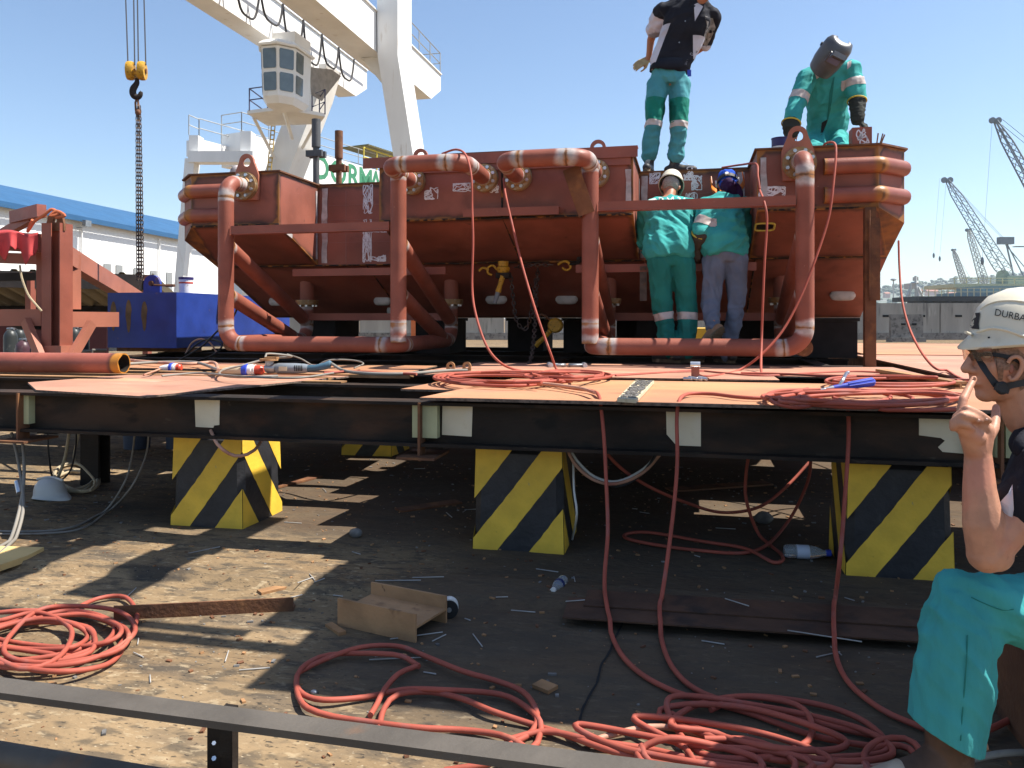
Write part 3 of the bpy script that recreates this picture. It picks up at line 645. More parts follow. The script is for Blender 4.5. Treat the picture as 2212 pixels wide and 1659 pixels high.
rv = MB(); rv.cyl(e0+n*7.5+V(0,0,rz(0)-9.3), e0+n*7.5+V(0,0,rz(0)-9.3)+d*36, .5, 12); obj('roof_vent', rv, m_roofb, WB)
gt = MB(); gt.box((e0+e1)/2-V(0,0,0)-n*.15+V(0,0,-.15), (LW,.18,.22), ax=(d,n,V(0,0,1))); obj('gutter', gt, m_roofb, WB)
for i, (x0, x1, y0, y1) in enumerate(((224,239,569,640),(250,264,572,640),(289,303,578,640),(325,338,584,640),(359,371,588,640))):
    a_, b_ = (x0-1106)/1700, (x1-1106)/1700
    def hit(x):                        # ray against the wall plane
        o = V(0,0,0); q = P(x, 600, t=1)-V(0,0,HC); dd = V(q.x,q.y,0); s = (A-n*.06).dot(n)/dd.dot(n); return dd*s, s
    (p, s), (q, s2) = hit(x0), hit(x1)
    zt, zb = HC+(688-y0)/1700*s, 1.2
    wmb = MB(); wmb.prism([V(p.x,p.y,zb), V(q.x,q.y,zb), V(q.x,q.y,zt), V(p.x,p.y,zt)], -n*.05); obj('louvre_panel', wmb, m_louv, WB, flat=True)
for x in (174, 342):
    p, s = hit(x); obj('downpipe', MB().cyl(V(p.x,p.y,0)-n*.12, V(p.x,p.y,8.7)-n*.12, .07, 8), m_white, WB)
p, s = hit(165); fl = MB(); fl.box(V(p.x,p.y,8.75)-n*.9, (.7,.3,.5), ax=(d,n,V(0,0,1))); fl.tube([V(p.x,p.y,8.4), V(p.x,p.y,8.5)-n*.9], .05, 6); obj('floodlight', fl, m_grey, WB)
# concrete flood wall: panels, one thing
wallY = 44
cw = thing('concrete_wall', CW(10, wallY, 0), 'long grey precast concrete wall along the quay behind the yard', 'wall')
for i in range(-10, 14):
    X0 = i*4.05-.4; c = CW(X0+2.0, wallY, 1.02)
    ex, ey = V(CT,ST,0), V(-ST,CT,0)
    mb = MB().box(c+V(0,0,.2), (3.99,.22,1.66), ax=(ex,ey,V(0,0,1))); obj('wall_panel', mb, m_conc, cw, 30)
    for dx in (-1.0, 1.0):
        s = MB().box(CW(X0+2+dx, wallY-.125, 1.33), (.36,.04,.12), ax=(ex,ey,V(0,0,1))); obj('lifting_slot', s, m_slot, cw)
fm = MB().box(CW(4, wallY-.05, .2), (97,.5,.4), ax=(ex,ey,V(0,0,1))); obj('footing', fm, m_concd, cw)
p = P(1957, 735, t=40); mb = MB().box(V(p.x,p.y,.72), (1.62,.25,1.36), ax=(ex,ey,V(0,0,1))); mb.box(V(p.x,p.y,.12), (1.75,.6,.24), ax=(ex,ey,V(0,0,1)))
lb = thing('concrete_slab', (p.x,p.y,0), 'stained loose concrete slab leaning in front of the quay wall', 'concrete slab')
obj('slab', mb, m_concd, lb, 30)
for dx in (-.2,.35): obj('lifting_slot', MB().box(V(p.x,p.y,.9)+ex*dx-ey*.14, (.22,.03,.1), ax=(ex,ey,V(0,0,1))), m_slot, lb)
# hill with a far wood on it
hl = MB(); ids = []
prof = [(1500,648),(1700,640),(1850,632),(1905,616),(1960,611),(2010,604),(2060,597),(2110,592),(2200,586),(2400,580),(2700,600)]
def hy(x):
    for (a, b), (c, e_) in zip(prof, prof[1:]):
        if a <= x <= c: return b+(e_-b)*(x-a)/(c-a)
    return 640
for x in range(1500, 2700, 12):
    y = hy(x)+6+2*noise.noise(V(x*.02,0,0)); T = 1700; row = []
    zt = HC+(688-y)/1700*T
    for k in range(9): f = k/8; row.append(hl.add(CW((x-1106)/1700*T*(1-.25*(1-f)), T*(1-.25*(1-f)), zt*f**.8-1)))
    row.append(hl.add(CW((x-1106)/1700*T*1.3, T*1.3, -5))); ids.append(row)
for i in range(len(ids)-1):
    for k in range(9): hl.face(ids[i][k], ids[i+1][k], ids[i+1][k+1], ids[i][k+1])
o = obj('hill', hl, M('hill_scrub', (.15,.17,.13), .95, var=.25, vs=.02, bump=0, layers=[((.26,.24,.22), .05, .58, .1, .7)]), None, 60); o['kind'] = 'structure'
m_leaf = M('far_foliage', (.10,.13,.075), .95, var=.35, vs=.05, bump=0, layers=[((.17,.19,.12), .12, .52, .15, .7)])
wd = MB(); q = random.Random(4)
for i in range(520):
    x = q.uniform(1600, 2560); f = q.random()**.6; T = 1700*(1-.25*(1-f)); zt = (HC+(688-hy(x)-6)/1700*1700)*f**.8
    c = CW((x-1106)/1700*T, T, zt+q.uniform(-1,3)); r = q.uniform(3,8)
    for j in range(5): 
        cc = c+V(q.uniform(-r,r),q.uniform(-r,r)*.5,q.uniform(-.2,.8)*r*.7); wd.ell(cc, r*q.uniform(.4,.75), r*.5, r*q.uniform(.3,.6), 6, 4)
for v in wd.v: v += V(noise.noise(v*.3), 0, noise.noise(v*.3+V(9,9,9)))*1.2
o = obj('far_wood', wd, m_leaf, None, 80); o['kind'] = 'stuff'; o['label'] = 'mass of trees covering the far hill'; o['category'] = 'wood'
m_hw = M('house_wall', (.5,.36,.30), .8, bump=0); m_hr = M('house_roof', (.34,.14,.09), .8, bump=0)
for i, (x, y, s, l) in enumerate(((2012,629,22,'long pinkish house half way up the far hill'),(1985,628,12,'small pinkish house left of the long one on the far hill'),(2055,634,16,'low house on the far hill below the small crane'),(2140,628,20,'house on the far hill behind the main harbour crane'),(1915,634,10,'tiny house at the left foot of the far hill'))):
    T = 1290; p = CW((x-1106)/1700*T, T, HC+(688-y-9)/1700*T); r = thing('house', p, l, 'house', 'houses on the far hill')
    obj('wall', MB().box(p+V(0,0,3), (s*.8,9,7), ax=(ex,ey,V(0,0,1))), m_hw, r, flat=True)
    a = p-ex*s*.42-ey*5+V(0,0,6.6); obj('roof', MB().prism([a, a+ey*10, a+ey*5+V(0,0,2.6)], ex*s*.84), m_hr, r, flat=True)
# far harbour cranes (lattice jibs)
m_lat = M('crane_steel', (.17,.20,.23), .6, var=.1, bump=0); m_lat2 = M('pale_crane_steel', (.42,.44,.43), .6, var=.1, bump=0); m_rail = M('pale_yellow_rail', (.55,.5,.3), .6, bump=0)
def lattice(mb, a, b, w0, w1, n, r, side=None):
    a, b = Vector(a), Vector(b); d, e, f = axes(a, b)
    e = ex; f = d.cross(e).normalized(); C = []
    for i in range(n+1):
        t = i/n; wv = w0+(w1-w0)*t; wv *= (.35+.65*min(1, min(t, 1-t)*7)); c = a.lerp(b, t); C.append([c+e*wv+f*wv, c-e*wv+f*wv, c-e*wv-f*wv, c+e*wv-f*wv])
    for k in range(4): mb.tube([c[k] for c in C], r*2.6, 4)
    for i in range(n):
        for k in range(4): mb.tube([C[i][k], C[i+1][(k+1) % 4]] if i % 2 else [C[i][(k+1) % 4], C[i+1][k]], r*1.4, 3)
def far_crane(name, tip, base, T, w, label, mat, apex=None, drop=(), wid=.05):
    tp, bs = P(*tip, t=T), P(*base, t=T); root = thing(name, V(bs.x, bs.y, 0), label, 'crane', 'far harbour cranes')
    mb = MB(); lattice(mb, bs, tp, w, w*.55, 22, wid); obj('jib', mb, mat, root, flat=True)
    mb = MB(); 
    for s in (-1, 1): mb.cyl(tp+ex*s*w*.5-ey*.2, tp+ex*s*w*.5+ey*.2, w*.5, 12)
    obj('jib_head', mb, m_lat, root)
    if apex:
        ap = P(*apex, t=T); mb = MB(); mb.tube([ap, bs+V(0,0,0)+ex*w*.6], wid*4, 6); mb.tube([ap, P(apex[0]+48, base[1]+2, t=T)], wid*3, 6); mb.tube([ap+V(0,0,-1), P(apex[0]+66, base[1]-6, t=T)], wid*2.4, 6); mb.box(ap, (w*2.4,w,w*1.2), ax=(ex,ey,V(0,0,1))); mb.box(ap+ex*w*2.4-V(0,0,w), (w*1.8,w,.2), ax=(ex,ey,V(0,0,1))); obj('mast', mb, mat, root)
        mb = MB()
        for s in (-.5,.5,.1): mb.tube([tp+ex*s, ap+ex*s*.6], wid*.7, 3)
        obj('stay_rope', mb, m_lat, root, flat=True)
    mb = MB()
    for (x0, y0, x1, y1) in drop: mb.tube([P(x0,y0,t=T), P(x1,y1,t=T)], wid*.5, 3)
    if drop: obj('hoist_rope', mb, m_lat, root, flat=True)
    hm = MB()
    for (x0, y0, x1, y1) in drop[:2]: hm.ell(P(x1,y1+4,t=T), .28,.28,.7,8,5)
    if drop: obj('hook_block', hm, m_lat, root)
    return root, bs
r1, b1 = far_crane('harbour_crane', (2046,389), (2186,612), 200, 1.5, 'large grey lattice jib crane rising from the wharf, its stays running to a mast', m_lat, apex=(2172,520), drop=((2044,392,2030,555),(2030,385,2017,548)))
hs = MB(); hs.box(P(2215,608,t=200), (12,5,2.6), ax=(ex,ey,V(0,0,1))); hs.cyl(P(2166,596,t=199), P(2166,596,t=202), 1.5, 14); obj('machinery_house', hs, M('crane_green', (.20,.27,.25), .6, bump=0), r1)
r2, b2 = far_crane('harbour_crane', (2150,260), (2330,585), 130, 1.0, 'dark lattice jib tip reaching in at the right edge above the others', m_lat, drop=((2143,268,2122,560),))
mb = MB()
for s in (-.6,.6): mb.tube([P(2158,258,t=130)+ex*s, P(2420,470,t=130)+ex*s], .05, 3)
obj('stay_rope', mb, m_lat, r2, flat=True)
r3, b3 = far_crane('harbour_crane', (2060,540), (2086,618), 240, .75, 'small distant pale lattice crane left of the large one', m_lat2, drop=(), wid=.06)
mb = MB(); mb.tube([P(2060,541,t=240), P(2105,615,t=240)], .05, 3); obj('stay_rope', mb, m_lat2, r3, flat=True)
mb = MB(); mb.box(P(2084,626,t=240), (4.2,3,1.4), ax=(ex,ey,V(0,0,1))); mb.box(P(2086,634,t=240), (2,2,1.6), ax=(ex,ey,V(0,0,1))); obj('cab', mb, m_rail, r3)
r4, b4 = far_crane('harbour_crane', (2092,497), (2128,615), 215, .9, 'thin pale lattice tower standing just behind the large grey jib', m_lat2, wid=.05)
# wharf with legs and rails
wf = thing('wharf', P(2120, 655, t=185)*1, 'dark wharf deck with yellow railings beyond the quay wall', 'wharf')
def pxbox(mb, x0, y0, x1, y1, T, dp): a, b = P(x0,y1,t=T), P(x1,y0,t=T); c = (a+b)/2; mb.box(c+ey*dp/2, ((b-a).dot(ex), dp, b.z-a.z), ax=(ex,ey,V(0,0,1)))
mb = MB(); pxbox(mb, 1985,640,2400,650,170,12); obj('deck', mb, m_black2, wf)
mb = MB()
for i in range(14): pxbox(mb, 1990+i*30,650,1996+i*30,672,171,6)
obj('pile', mb, m_black2, wf)
mb = MB(); pxbox(mb, 2062,613,2420,621,190,14); pxbox(mb, 2060,600,2420,601.5,190,.3); pxbox(mb, 2060,606,2420,607,190,.3)
for i in range(14): pxbox(mb, 2062+i*26,600,2063.2+i*26,613,190,.3)
obj('gangway', mb, m_rail, wf)
mb = MB(); pxbox(mb, 1992,622,2400,623,170,.2); pxbox(mb, 1992,630,2400,631,170,.2)
for i in range(30): pxbox(mb, 1992+i*14,622,1993+i*14,640,170,.2)
obj('railing', mb, m_rail, wf)
mb = MB(); pxbox(mb, 2075,632,2400,640,176,10); pxbox(mb, 2120,618,2400,632,178,10); obj('store', mb, M('teal_shed', (.17,.24,.25), .7, bump=0), wf)
# harbour structure left of the hose
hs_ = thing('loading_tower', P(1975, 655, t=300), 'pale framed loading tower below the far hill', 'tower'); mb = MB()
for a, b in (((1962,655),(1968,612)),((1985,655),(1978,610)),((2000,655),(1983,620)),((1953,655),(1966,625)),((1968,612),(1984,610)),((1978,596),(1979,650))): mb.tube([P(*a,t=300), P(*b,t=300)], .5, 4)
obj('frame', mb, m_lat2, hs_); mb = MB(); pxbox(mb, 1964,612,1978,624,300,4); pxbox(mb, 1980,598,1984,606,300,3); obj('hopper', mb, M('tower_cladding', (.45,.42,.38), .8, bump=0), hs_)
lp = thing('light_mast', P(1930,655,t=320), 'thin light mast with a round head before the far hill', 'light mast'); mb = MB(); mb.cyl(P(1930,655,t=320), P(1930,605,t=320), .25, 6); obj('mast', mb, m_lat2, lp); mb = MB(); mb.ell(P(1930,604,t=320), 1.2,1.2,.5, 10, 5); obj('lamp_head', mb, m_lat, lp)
# yellow skip under the hull, red/orange odds behind
sk_ = thing('yellow_skip', P(1540,720,t=13.5), 'yellow steel skip seen between the legs of the workers under the hull', 'skip'); mb = MB(); a, b = P(1408,703,t=13.5), P(1676,703,t=13.5)
dx = (b-a).normalized(); mb.box((a+b)/2+V(0,0,-.55)+V(-dx.y,dx.x,0)*.6, ((b-a).length,1.2,1.0), ax=(dx,V(-dx.y,dx.x,0),V(0,0,1))); obj('body', mb, m_ylw2, sk_)
for x in (1480,1645): q = P(x,703,t=13.45); mb = MB().box(q+V(0,0,-.55), (.08,.1,1.04), ax=(dx,V(-dx.y,dx.x,0),V(0,0,1))); obj('rib', mb, m_ylw2, sk_)
ob = P(925,690,t=20); one('orange_cabinet', MB().box(V(ob.x,ob.y,.55), (.8,.6,1.25), ax=(ex,ey,V(0,0,1))).box(V(ob.x,ob.y,1.2), (.9,.7,.08), ax=(ex,ey,V(0,0,1))), M('orange_paint', (.6,.16,.05), .6), 'small orange cabinet standing behind the hull by the white pipe frame', 'cabinet')
# masts behind the hull
def mast(x, y0, t, r, yc, mat, label):
    p = P(x, y0, t=t); rt = thing('vent_pipe', V(p.x,p.y,2.55), label, 'pipe', 'upright pipes on the hull'); s = (688-y0)/1700*t
    mb = MB(); mb.cyl(V(p.x,p.y,2.56), V(p.x,p.y,p.z-.3), r*.72, 14); obj('pipe', mb, mat, rt); mb = MB(); mb.cyl(V(p.x,p.y,p.z-.36), p, r, 14); obj('sleeve', mb, mat, rt)
    mb = MB(); zc = HC+(688-yc)/1700*t; mb.box(V(p.x,p.y-.05,zc), (.22,.05,.08)); mb.box(V(p.x,p.y+.05,zc), (.22,.05,.08)); obj('clamp', mb, mat, rt)
mast(683, 258, 10.2, .058, 333, M('dark_grey_pipe', (.07,.075,.08), .6, layers=[((.15,.14,.13), 12, .58, .1, .5)]), 'dark grey upright pipe with a clamp behind the left of the hull')
mast(732, 283, 10.3, .053, 364, m_rust, 'rust brown upright pipe with a clamp right of the grey one')
# ================================================================ white gantry crane
GC = thing('gantry_crane', V(-14,34,0), 'huge white gantry crane with a glazed cab hanging under its twin girders', 'crane')
def girder(u, v0, v1, z0, z1, wd, taper):
    mb = MB(); q = [(v0,z0),(v1-taper,z0),(v1,z0+taper*.55),(v1,z1),(v0,z1)]
    mb.prism([V(u-wd,v,z) for v, z in q], (wd,0,0)); g = obj('girder', mb, m_white, GC, 20)
    fl = MB(); fl.b2((u-wd-.08,v0,z1), (u+.08,v1,z1+.06)); obj('rail_flange', fl, m_white, g)
    return g
girder(-12.95, 6, 40.4, 12.55, 14.25, 1.3, 1.6); girder(-16.55, 6, 38.9, 12.55, 14.25, .95, 1.4)
# legs
def leg(pts, w0, w1, dep):
    mb = MB(); rr = []
    for k, p in enumerate(pts):
        wv = w0+(w1-w0)*k/(len(pts)-1); rr.append([p+ex*(i*wv/2)+ey*(j*dep/2) for i, j in ((-1,-1),(1,-1),(1,1),(-1,1))])
    mb.rings(rr); return obj('leg', mb, m_white, GC, 20)
def legm(pts, w0, w1, dep):
    mb = MB(); rr = []
    for k, p in enumerate(pts):
        wv = w0+(w1-w0)*k/(len(pts)-1); rr.append([p+V(i*wv/2,j*dep/2,0) for i, j in ((-1,-1),(1,-1),(1,1),(-1,1))])
    mb.rings(rr); return obj('leg', mb, m_white, GC, 20)
T1 = 34.2; a = P(852,-40,t=T1); b = P(853,135,t=T1); c = P(885,340,t=T1); c2 = b+(c-b)*((b.z)/(b.z-c.z)); legm([a, b, c2], .95, .85, 1.7)
T2 = 37; a = P(690,150,t=T2); b = P(676,215,t=T2); c = P(608,395,t=T2); c2 = b+(c-b)*(b.z/(b.z-c.z)); legm([a, b, c2], 1.5, 1.1, 1.5)
mb = MB(); p = P(795,140,t=T1); mb.prism([P(780,125,t=T1), P(822,122,t=T1), P(823,178,t=T1)], (0,.4,0)); obj('gusset', mb, m_white, GC, 20)
# railing at the end of the near girder
def railing(pts, h, par, mat, r=.03, nm='railing', mids=1, every=1.6):
    segs = []; pts = [Vector(p) for p in pts]
    for k in range(1, mids+2): segs.append([p+V(0,0,h*k/(mids+1)) for p in pts])
    for i in range(len(pts)-1):
        n_ = max(1, int((pts[i+1]-pts[i]).length/every))
        for j in range(n_+(i == len(pts)-2)): q = pts[i].lerp(pts[i+1], j/n_); segs.append([q, q+V(0,0,h)])
    return tubes(nm, segs, r, mat, par, 5)
m_gr = M('galvanised_rail', (.35,.35,.33), .5, .4, bump=0)
railing([V(-12.95,20,14.3), V(-12.95,40.3,14.3), V(-14.2,40.3,14.3)], 1.1, GC, m_gr, .028)
# festoon cables along the far girder
m_fest = M('festoon_cable', (.025,.022,.022), .6, bump=0)
v0 = 13.5
for i in range(13):
    v1 = v0+1.75; dep = (1.25,1.5,1.1,1.35,1.6,1.2)[i % 6]; pts = []
    for k in range(15): t = k/14; pts.append(V(-16.1, v0+(v1-v0)*t, 14.0-dep*(1-(2*t-1)**4)))
    obj('festoon_cable', MB().tube(pts, .045, 6), m_fest, GC); v0 = v1
tubes('festoon_rail', [[V(-16.1,8,14.1), V(-16.1,38.5,14.1)]], .05, m_gr, GC)
# operator cab
CB = P(612, 170, t=31.5); CBz = CB.z
def cabring(z, k, off=0):
    q = [(-1.0,-.35),(-.55,-1.1),(.35,-1.1),(.95,-.45),(.95,1.1),(-1.0,1.1)]
    return [V(CB.x+x*k*.78, CB.y+y*k*.85, z)+V(off,0,0) for x, y in q]
z0, z1, z2 = CBz-1.16, CBz-.9, CBz+1.02
mb = MB(); mb.rings([cabring(z0,.74), cabring(z0+.26,.92), cabring(z2,1.0)]); cab = obj('cab', mb, m_white, GC, 20)
mb = MB(); mb.rings([cabring(z2+.02,1.12), cabring(z2+.10,1.14), cabring(z2+.28,.9)]); obj('cab_roof', mb, m_white, GC, 20)
mb = MB(); mb.box(CB+V(.2,.3,1.42), (1.0,1.3,.6)); obj('cab_hanger', mb, m_white, GC, 20)
for face in range(4):
    for lo, hi in ((.10,.47),(.55,.95)):
        def pt(s, h):
            za = z0+.26+(z2-z0-.26)*h; k = .92+.08*h; r = cabring(za, k*1.004); A_, B_ = r[face], r[(face+1) % 6]
            if face == 3: s = s*.55
            return A_.lerp(B_, s)
        out = V(0,0,0); q = [pt(.1,lo+.03), pt(.14,lo), pt(.86,lo), pt(.9,lo+.03), pt(.9,hi-.03), pt(.86,hi), pt(.14,hi), pt(.1,hi-.03)]
        nn = (q[2]-q[1]).cross(q[5]-q[2]).normalized(); nn = nn if nn.dot(q[0]-CB) > 0 else -nn
        mb = MB(); mb.prism([x+nn*.002 for x in q], nn*.02); obj('window_pane', mb, m_glass, cab, flat=True)
# platform under the cab with rails and brackets
pz = P(600,248,t=33).z; q = [P(534,246,z=pz),P(612,236,z=pz),P(702,252,z=pz),P(690,268,z=pz),P(578,272,z=pz)]; mb = MB(); mb.prism(q, (0,0,.14)); pf = obj('platform', mb, m_white, GC, 20)
m_brail = M('dark_blue_rail', (.06,.06,.12), .6, bump=0)
railing([q[1]+V(-.3,.1,.1), q[0]+V(.1,0,.1), q[4]+V(0,0,.1)], .95, GC, m_brail, .028); railing([q[2]+V(-.9,.6,.1), q[2]+V(0,0,.1), q[3]+V(0,0,.1)], 1.05, GC, m_brail, .028)
tubes('bracket', [[q[0].lerp(q[4],.3), P(592,340,t=36)], [q[1], P(631,300,t=35.5)], [q[3]+V(-.2,0,0), P(653,320,t=36)]], .08, m_white, GC, 4)
segs = [[P(575,400,t=36), P(587,262,t=36)], [P(583,400,t=36), P(595,262,t=36)]]
for k in range(14): segs.append([segs[0][0].lerp(segs[0][1], k/14), segs[1][0].lerp(segs[1][1], k/14)])
tubes('ladder', segs, .03, M('yellow_ladder', (.5,.34,.08), .6, bump=0), GC, 4)
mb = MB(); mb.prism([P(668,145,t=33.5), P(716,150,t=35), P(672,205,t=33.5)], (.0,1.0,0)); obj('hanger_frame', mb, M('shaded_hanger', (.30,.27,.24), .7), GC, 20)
# ================================================================ second, lower gantry with the lettering
PG = thing('portal_gantry', V(-26,50,0), 'low white portal gantry whose girder carries green lettering', 'crane')
def pxbeam(a, b, ta, tb, h, wd, nm, mat=m_white): mb = MB(); beam(mb, P(*a,t=ta), P(*b,t=tb), wd, h); return obj(nm, mb, mat, PG, 20)
za = P(520,320,t=52)
# main girder: from (520,285..350) going away to the right, horizontal
zT = HC+(688-285)/1700*46; zBt = zT-1.95
ga = V(*P(522,285,t=46).xy, zT); tb = (zT-HC)*1700/(688-385); gb = V(*P(875,385,t=tb).xy, zT)
gd = (gb-ga).normalized(); gn = V(gd.y,-gd.x,0)
mb = MB(); mb.prism([ga, ga+V(0,0,-1.95), ga-gn*1.6+V(0,0,-1.95), ga-gn*1.6], gb+gd*14-ga); obj('girder', mb, m_white, PG, 20)
mb = MB(); mb.prism([ga+gd*1+V(0,0,-1.96)+gn*.0, ga+gd*4.5+V(0,0,-1.96), ga+gd*4.5+V(0,0,-2.9), ga+gd*3.4+V(0,0,-2.9)], -gn*1.5); obj('haunch', mb, m_white, PG, 20)
railing([ga+V(0,0,.05), gb+gd*14+V(0,0,.05)], 1.1, PG, m_gr, .03, every=2.2); railing([ga-gn*1.6+V(0,0,.05), ga+V(0,0,.05)], 1.1, PG, m_gr, .03)
# the lettering, painted on the side of the girder
def onside(x, y):
    q = P(x, y, t=1)-V(0,0,HC); s = ga.xy.dot(gn.xy)/q.xy.dot(gn.xy); return V(q.x*s, q.y*s, HC+q.z*s)
for ch, xx in zip('DORMAC', (694, 731, 763, 790, 812, 832)):
    p = onside(xx, 372); sz = 1.75; p.z = zBt+.98
    text_on('sign_letter', ch, sz*1.25, p+gn*.01, gd, (0,0,1), m_green, PG, bold=.022)
# left end: column, end tie and second girder
c0 = P(416,291,t=44); T = 44
def colm(x0, x1, y0, y1, t, nm='column'): a, b = P(x0,y0,t=t), P(x1,y1,t=t); c = (a+b)/2; mb = MB(); mb.box(c+ey*.4, (abs((b-a).dot(ex)), .8, abs(b.z-a.z)), ax=(ex,ey,V(0,0,1))); return obj(nm, mb, m_white, PG, 20)
colm(408,428,292,331,44); colm(406,546,326,350,43.5,'end_tie'); colm(519,542,283,327,44)
a = P(416,345,t=44); b = P(393,600,t=44); b2_ = a+(b-a)*(a.z/(a.z-b.z)); mb = MB(); rr = [[p+ex*i*wv+ey*j*.4 for i, j in ((-1,-1),(1,-1),(1,1),(-1,1))] for p, wv in ((a,.27),(b2_,.2))]; mb.rings(rr); obj('leg', mb, m_white, PG, 20)
g2 = P(430,300,t=44.5); mb = MB(); mb.prism([g2, g2+V(0,0,-.9), g2-gn*1.0+V(0,0,-.9), g2-gn*1.0], gd*30); obj('girder', mb, m_white, PG, 20)
railing([g2+V(0,0,.05), g2+gd*18+V(0,0,.05)], 1.1, PG, m_gr, .03); railing([P(408,291,t=44), g2], 1.1, PG, m_gr, .03)
mb = MB(); p = onside(790, 350); p.z = zT+1.6; 
for k in range(14): mb.box(p+gd*(k*.3)-gn*.9, (.16,2.4,.05), ax=(gd,gn,V(0,0,1)))
mb.box(p+gd*2-gn*.9+V(0,0,-.06), (4.2,2.4,.04), ax=(gd,gn,V(0,0,1))); obj('canopy', mb, M('canopy_sheet', (.16,.14,.05), .7, bump=0), PG, 20)
m_yr = M('yellow_rail', (.65,.5,.06), .6, bump=0); railing([p-gd*.3+V(0,0,-1.6)+gn*.05, p+gd*6+V(0,0,-1.6)+gn*.05], 1.35, PG, m_yr, .05, every=1.5)
# ================================================================ hook, chain, blue box
TB = 9.35; hk = thing('crane_hook', P(296,230,t=TB), 'yellow hook block with a dark hook hanging on four ropes from the sky', 'crane hook')
for x, m in ((282, m_ylwh), (307, m_ylwh)):
    c = P(x,153,t=TB); s = MB(); dd = V(.92,.36,0).normalized(); e2 = V(0,0,1).cross(dd)
    s.lathe(c-dd*.045, [(.02,.008),(.094,.008),(.10,.03),(.10,.06),(.094,.082),(.02,.082)], 22, (V(0,0,1), e2, dd))
    for v in s.v: v.z = c.z+(v.z-c.z)*1.12
    obj('sheave_block', s, m, hk, 30)
    pin = MB(); pin.cyl(c+dd*.0375, c+dd*.05, .03, 10); obj('sheave_pin', pin, m_rust, hk)
mb = MB(); beam(mb, P(280,158,t=TB), P(308,158,t=TB), .07, .05); beam(mb, P(284,166,t=TB), P(305,166,t=TB), .06, .03); obj('crosshead', mb, m_ylwh, hk)
hp = [(296,170),(296,178),(293,184),(288,192),(287,201),(291,208),(298,210),(303,205),(304,199),(303,195)]
mb = MB(); pts = spline([P(x,y,t=TB) for x, y in hp], .01); k = len(pts); mb.tube(pts, [.022+.018*math.sin(math.pi*min(1, i/k*1.1)) - (.02 if i > k*.93 else 0) for i in range(k)], 10); obj('hook', mb, m_black, hk, 60)
for x0, x1 in ((271,276.5),(289.5,291),(297.5,299),(311,315)): obj('wire_rope', MB().cyl(P(x1,140,t=TB), P(x0-1.5,-60,t=TB+.6), .0075, 6), m_cable, hk)
def chain(mb, pts, ll, lw, r):
    acc = spline(pts, ll*.2); L = 0; out = [acc[0]]; need = ll*.72
    for i in range(1, len(acc)):
        if (acc[i]-out[-1]).length >= need: out.append(acc[i])
    for i in range(len(out)-1):
        a, b = out[i], out[i+1]; d = (b-a).normalized(); c = (a+b)/2; e = (V(1,0,0) if abs(d.x) < .9 else V(0,0,1)); e = (e-d*e.dot(d)).normalized()
        f = d.cross(e); e = e if i % 2 else f
        lp_ = [c+d*(ll/2-lw/2)*(1 if abs(t) < math.pi/2 else -1)+d*lw/2*math.cos(t)+e*lw/2*math.sin(t) for t in [(k-4)*2*math.pi/10+.001 for k in range(10)]]
        mb.tube(lp_, r, 5, closed=True)
ch = thing('chain_sling', P(303,605,t=TB), 'long rusty chain sling hanging from the hook down to the blue box', 'chain')
mb = MB(); a = P(299,228,t=TB); b = P(303,605,t=TB)
for dx in (-.022, .0, .022): chain(mb, [a+V(dx*.5,dx*.4,0), a.lerp(b,.5)+V(dx,dx*.5,0), b+V(dx*1.6,0,0)], .055, .03, .0058)
obj('chain', mb, m_chain, ch, 60)
mb = MB(); top = P(297,206,t=TB); 
for s in (-1,1): mb.tube([top+V(0,0,.0), P(295.5+s*3,222,t=TB), P(297+s*3.5,240,t=TB)], .012, 6)
mb.ell(P(298,243,t=TB), .035,.03,.04); obj('top_ring', mb, m_rust, ch, 60)
u1, v1 = -5.89, 8.2
BX = thing('blue_steel_box', (-6.36,9.5,.8), 'deep blue steel box with rust runs and a lifting lug on its top', 'steel box')
mb = MB().b2((-6.83,8.2,.84), (u1,10.9,1.50)); obj('body', mb, m_blue, BX, 20)
mb = MB(); 
for x, h in ((245,.36),(278,.4),(312,.36)):
    p = P(x,665,v=8.2); q = [(p.x+.045*math.cos(t)*(1 if math.sin(t) > 0 else .7), p.z-.1+(h*.5)*math.sin(t)) for t in [k*math.pi/8 for k in range(16)]]; mb.prism([V(x_, 8.199, z_) for x_, z_ in q], (0,-.0015,0))
for o_ in range(1): pass
obj('rust_run', mb, m_bluerust, BX, flat=True)
mb = lug_mesh([(-6.53,1.50),(-6.30,1.50),(-6.30,1.60)]+arc(-6.415,1.61,.115)+[(-6.53,1.60)], (-6.415,1.62), .035, 8.45, .04); obj('lifting_lug', mb, m_blue, BX, 30)
mb = MB(); p = V(-6.415,8.43,1.62); mb.cyl(p, p+V(0,.08,0), .033, 10); mb.tube([p+V(.05,0,-.02), p+V(.25,0,-.03)], .015, 6); mb.tube([p+V(.22,0,-.03), p+V(.33,0,-.03)], .02, 6); obj('shackle_pin', mb, m_rust, BX)
mb = MB()
for v in (8.5,10.5): mb.b2((-6.9,v-.06,.785), (-5.8,v+.06,.838))
one('timber_packing', mb, m_rust, 'rusty packing bars under the blue steel box', 'packing')
bk = P(402,631,t=10.3); bu = thing('white_bucket', V(bk.x,bk.y,1.5), 'white plastic bucket with a dark rim and stripe on the blue box', 'bucket')
mb = MB(); mb.lathe(V(bk.x,bk.y,1.502), [(.0,0),(.082,0),(.088,.2),(.0,.2)], 20); obj('body', mb, m_wplast, bu); mb = MB(); mb.lathe(V(bk.x,bk.y,1.70), [(.080,0),(.094,0),(.094,.03),(.080,.03)], 20); obj('rim', mb, m_tin, bu)
mb = MB(); mb.lathe(V(bk.x,bk.y,1.645), [(.087,0),(.0885,0),(.0895,.02),(.088,.02)], 20); obj('stripe', mb, m_rplast, bu)
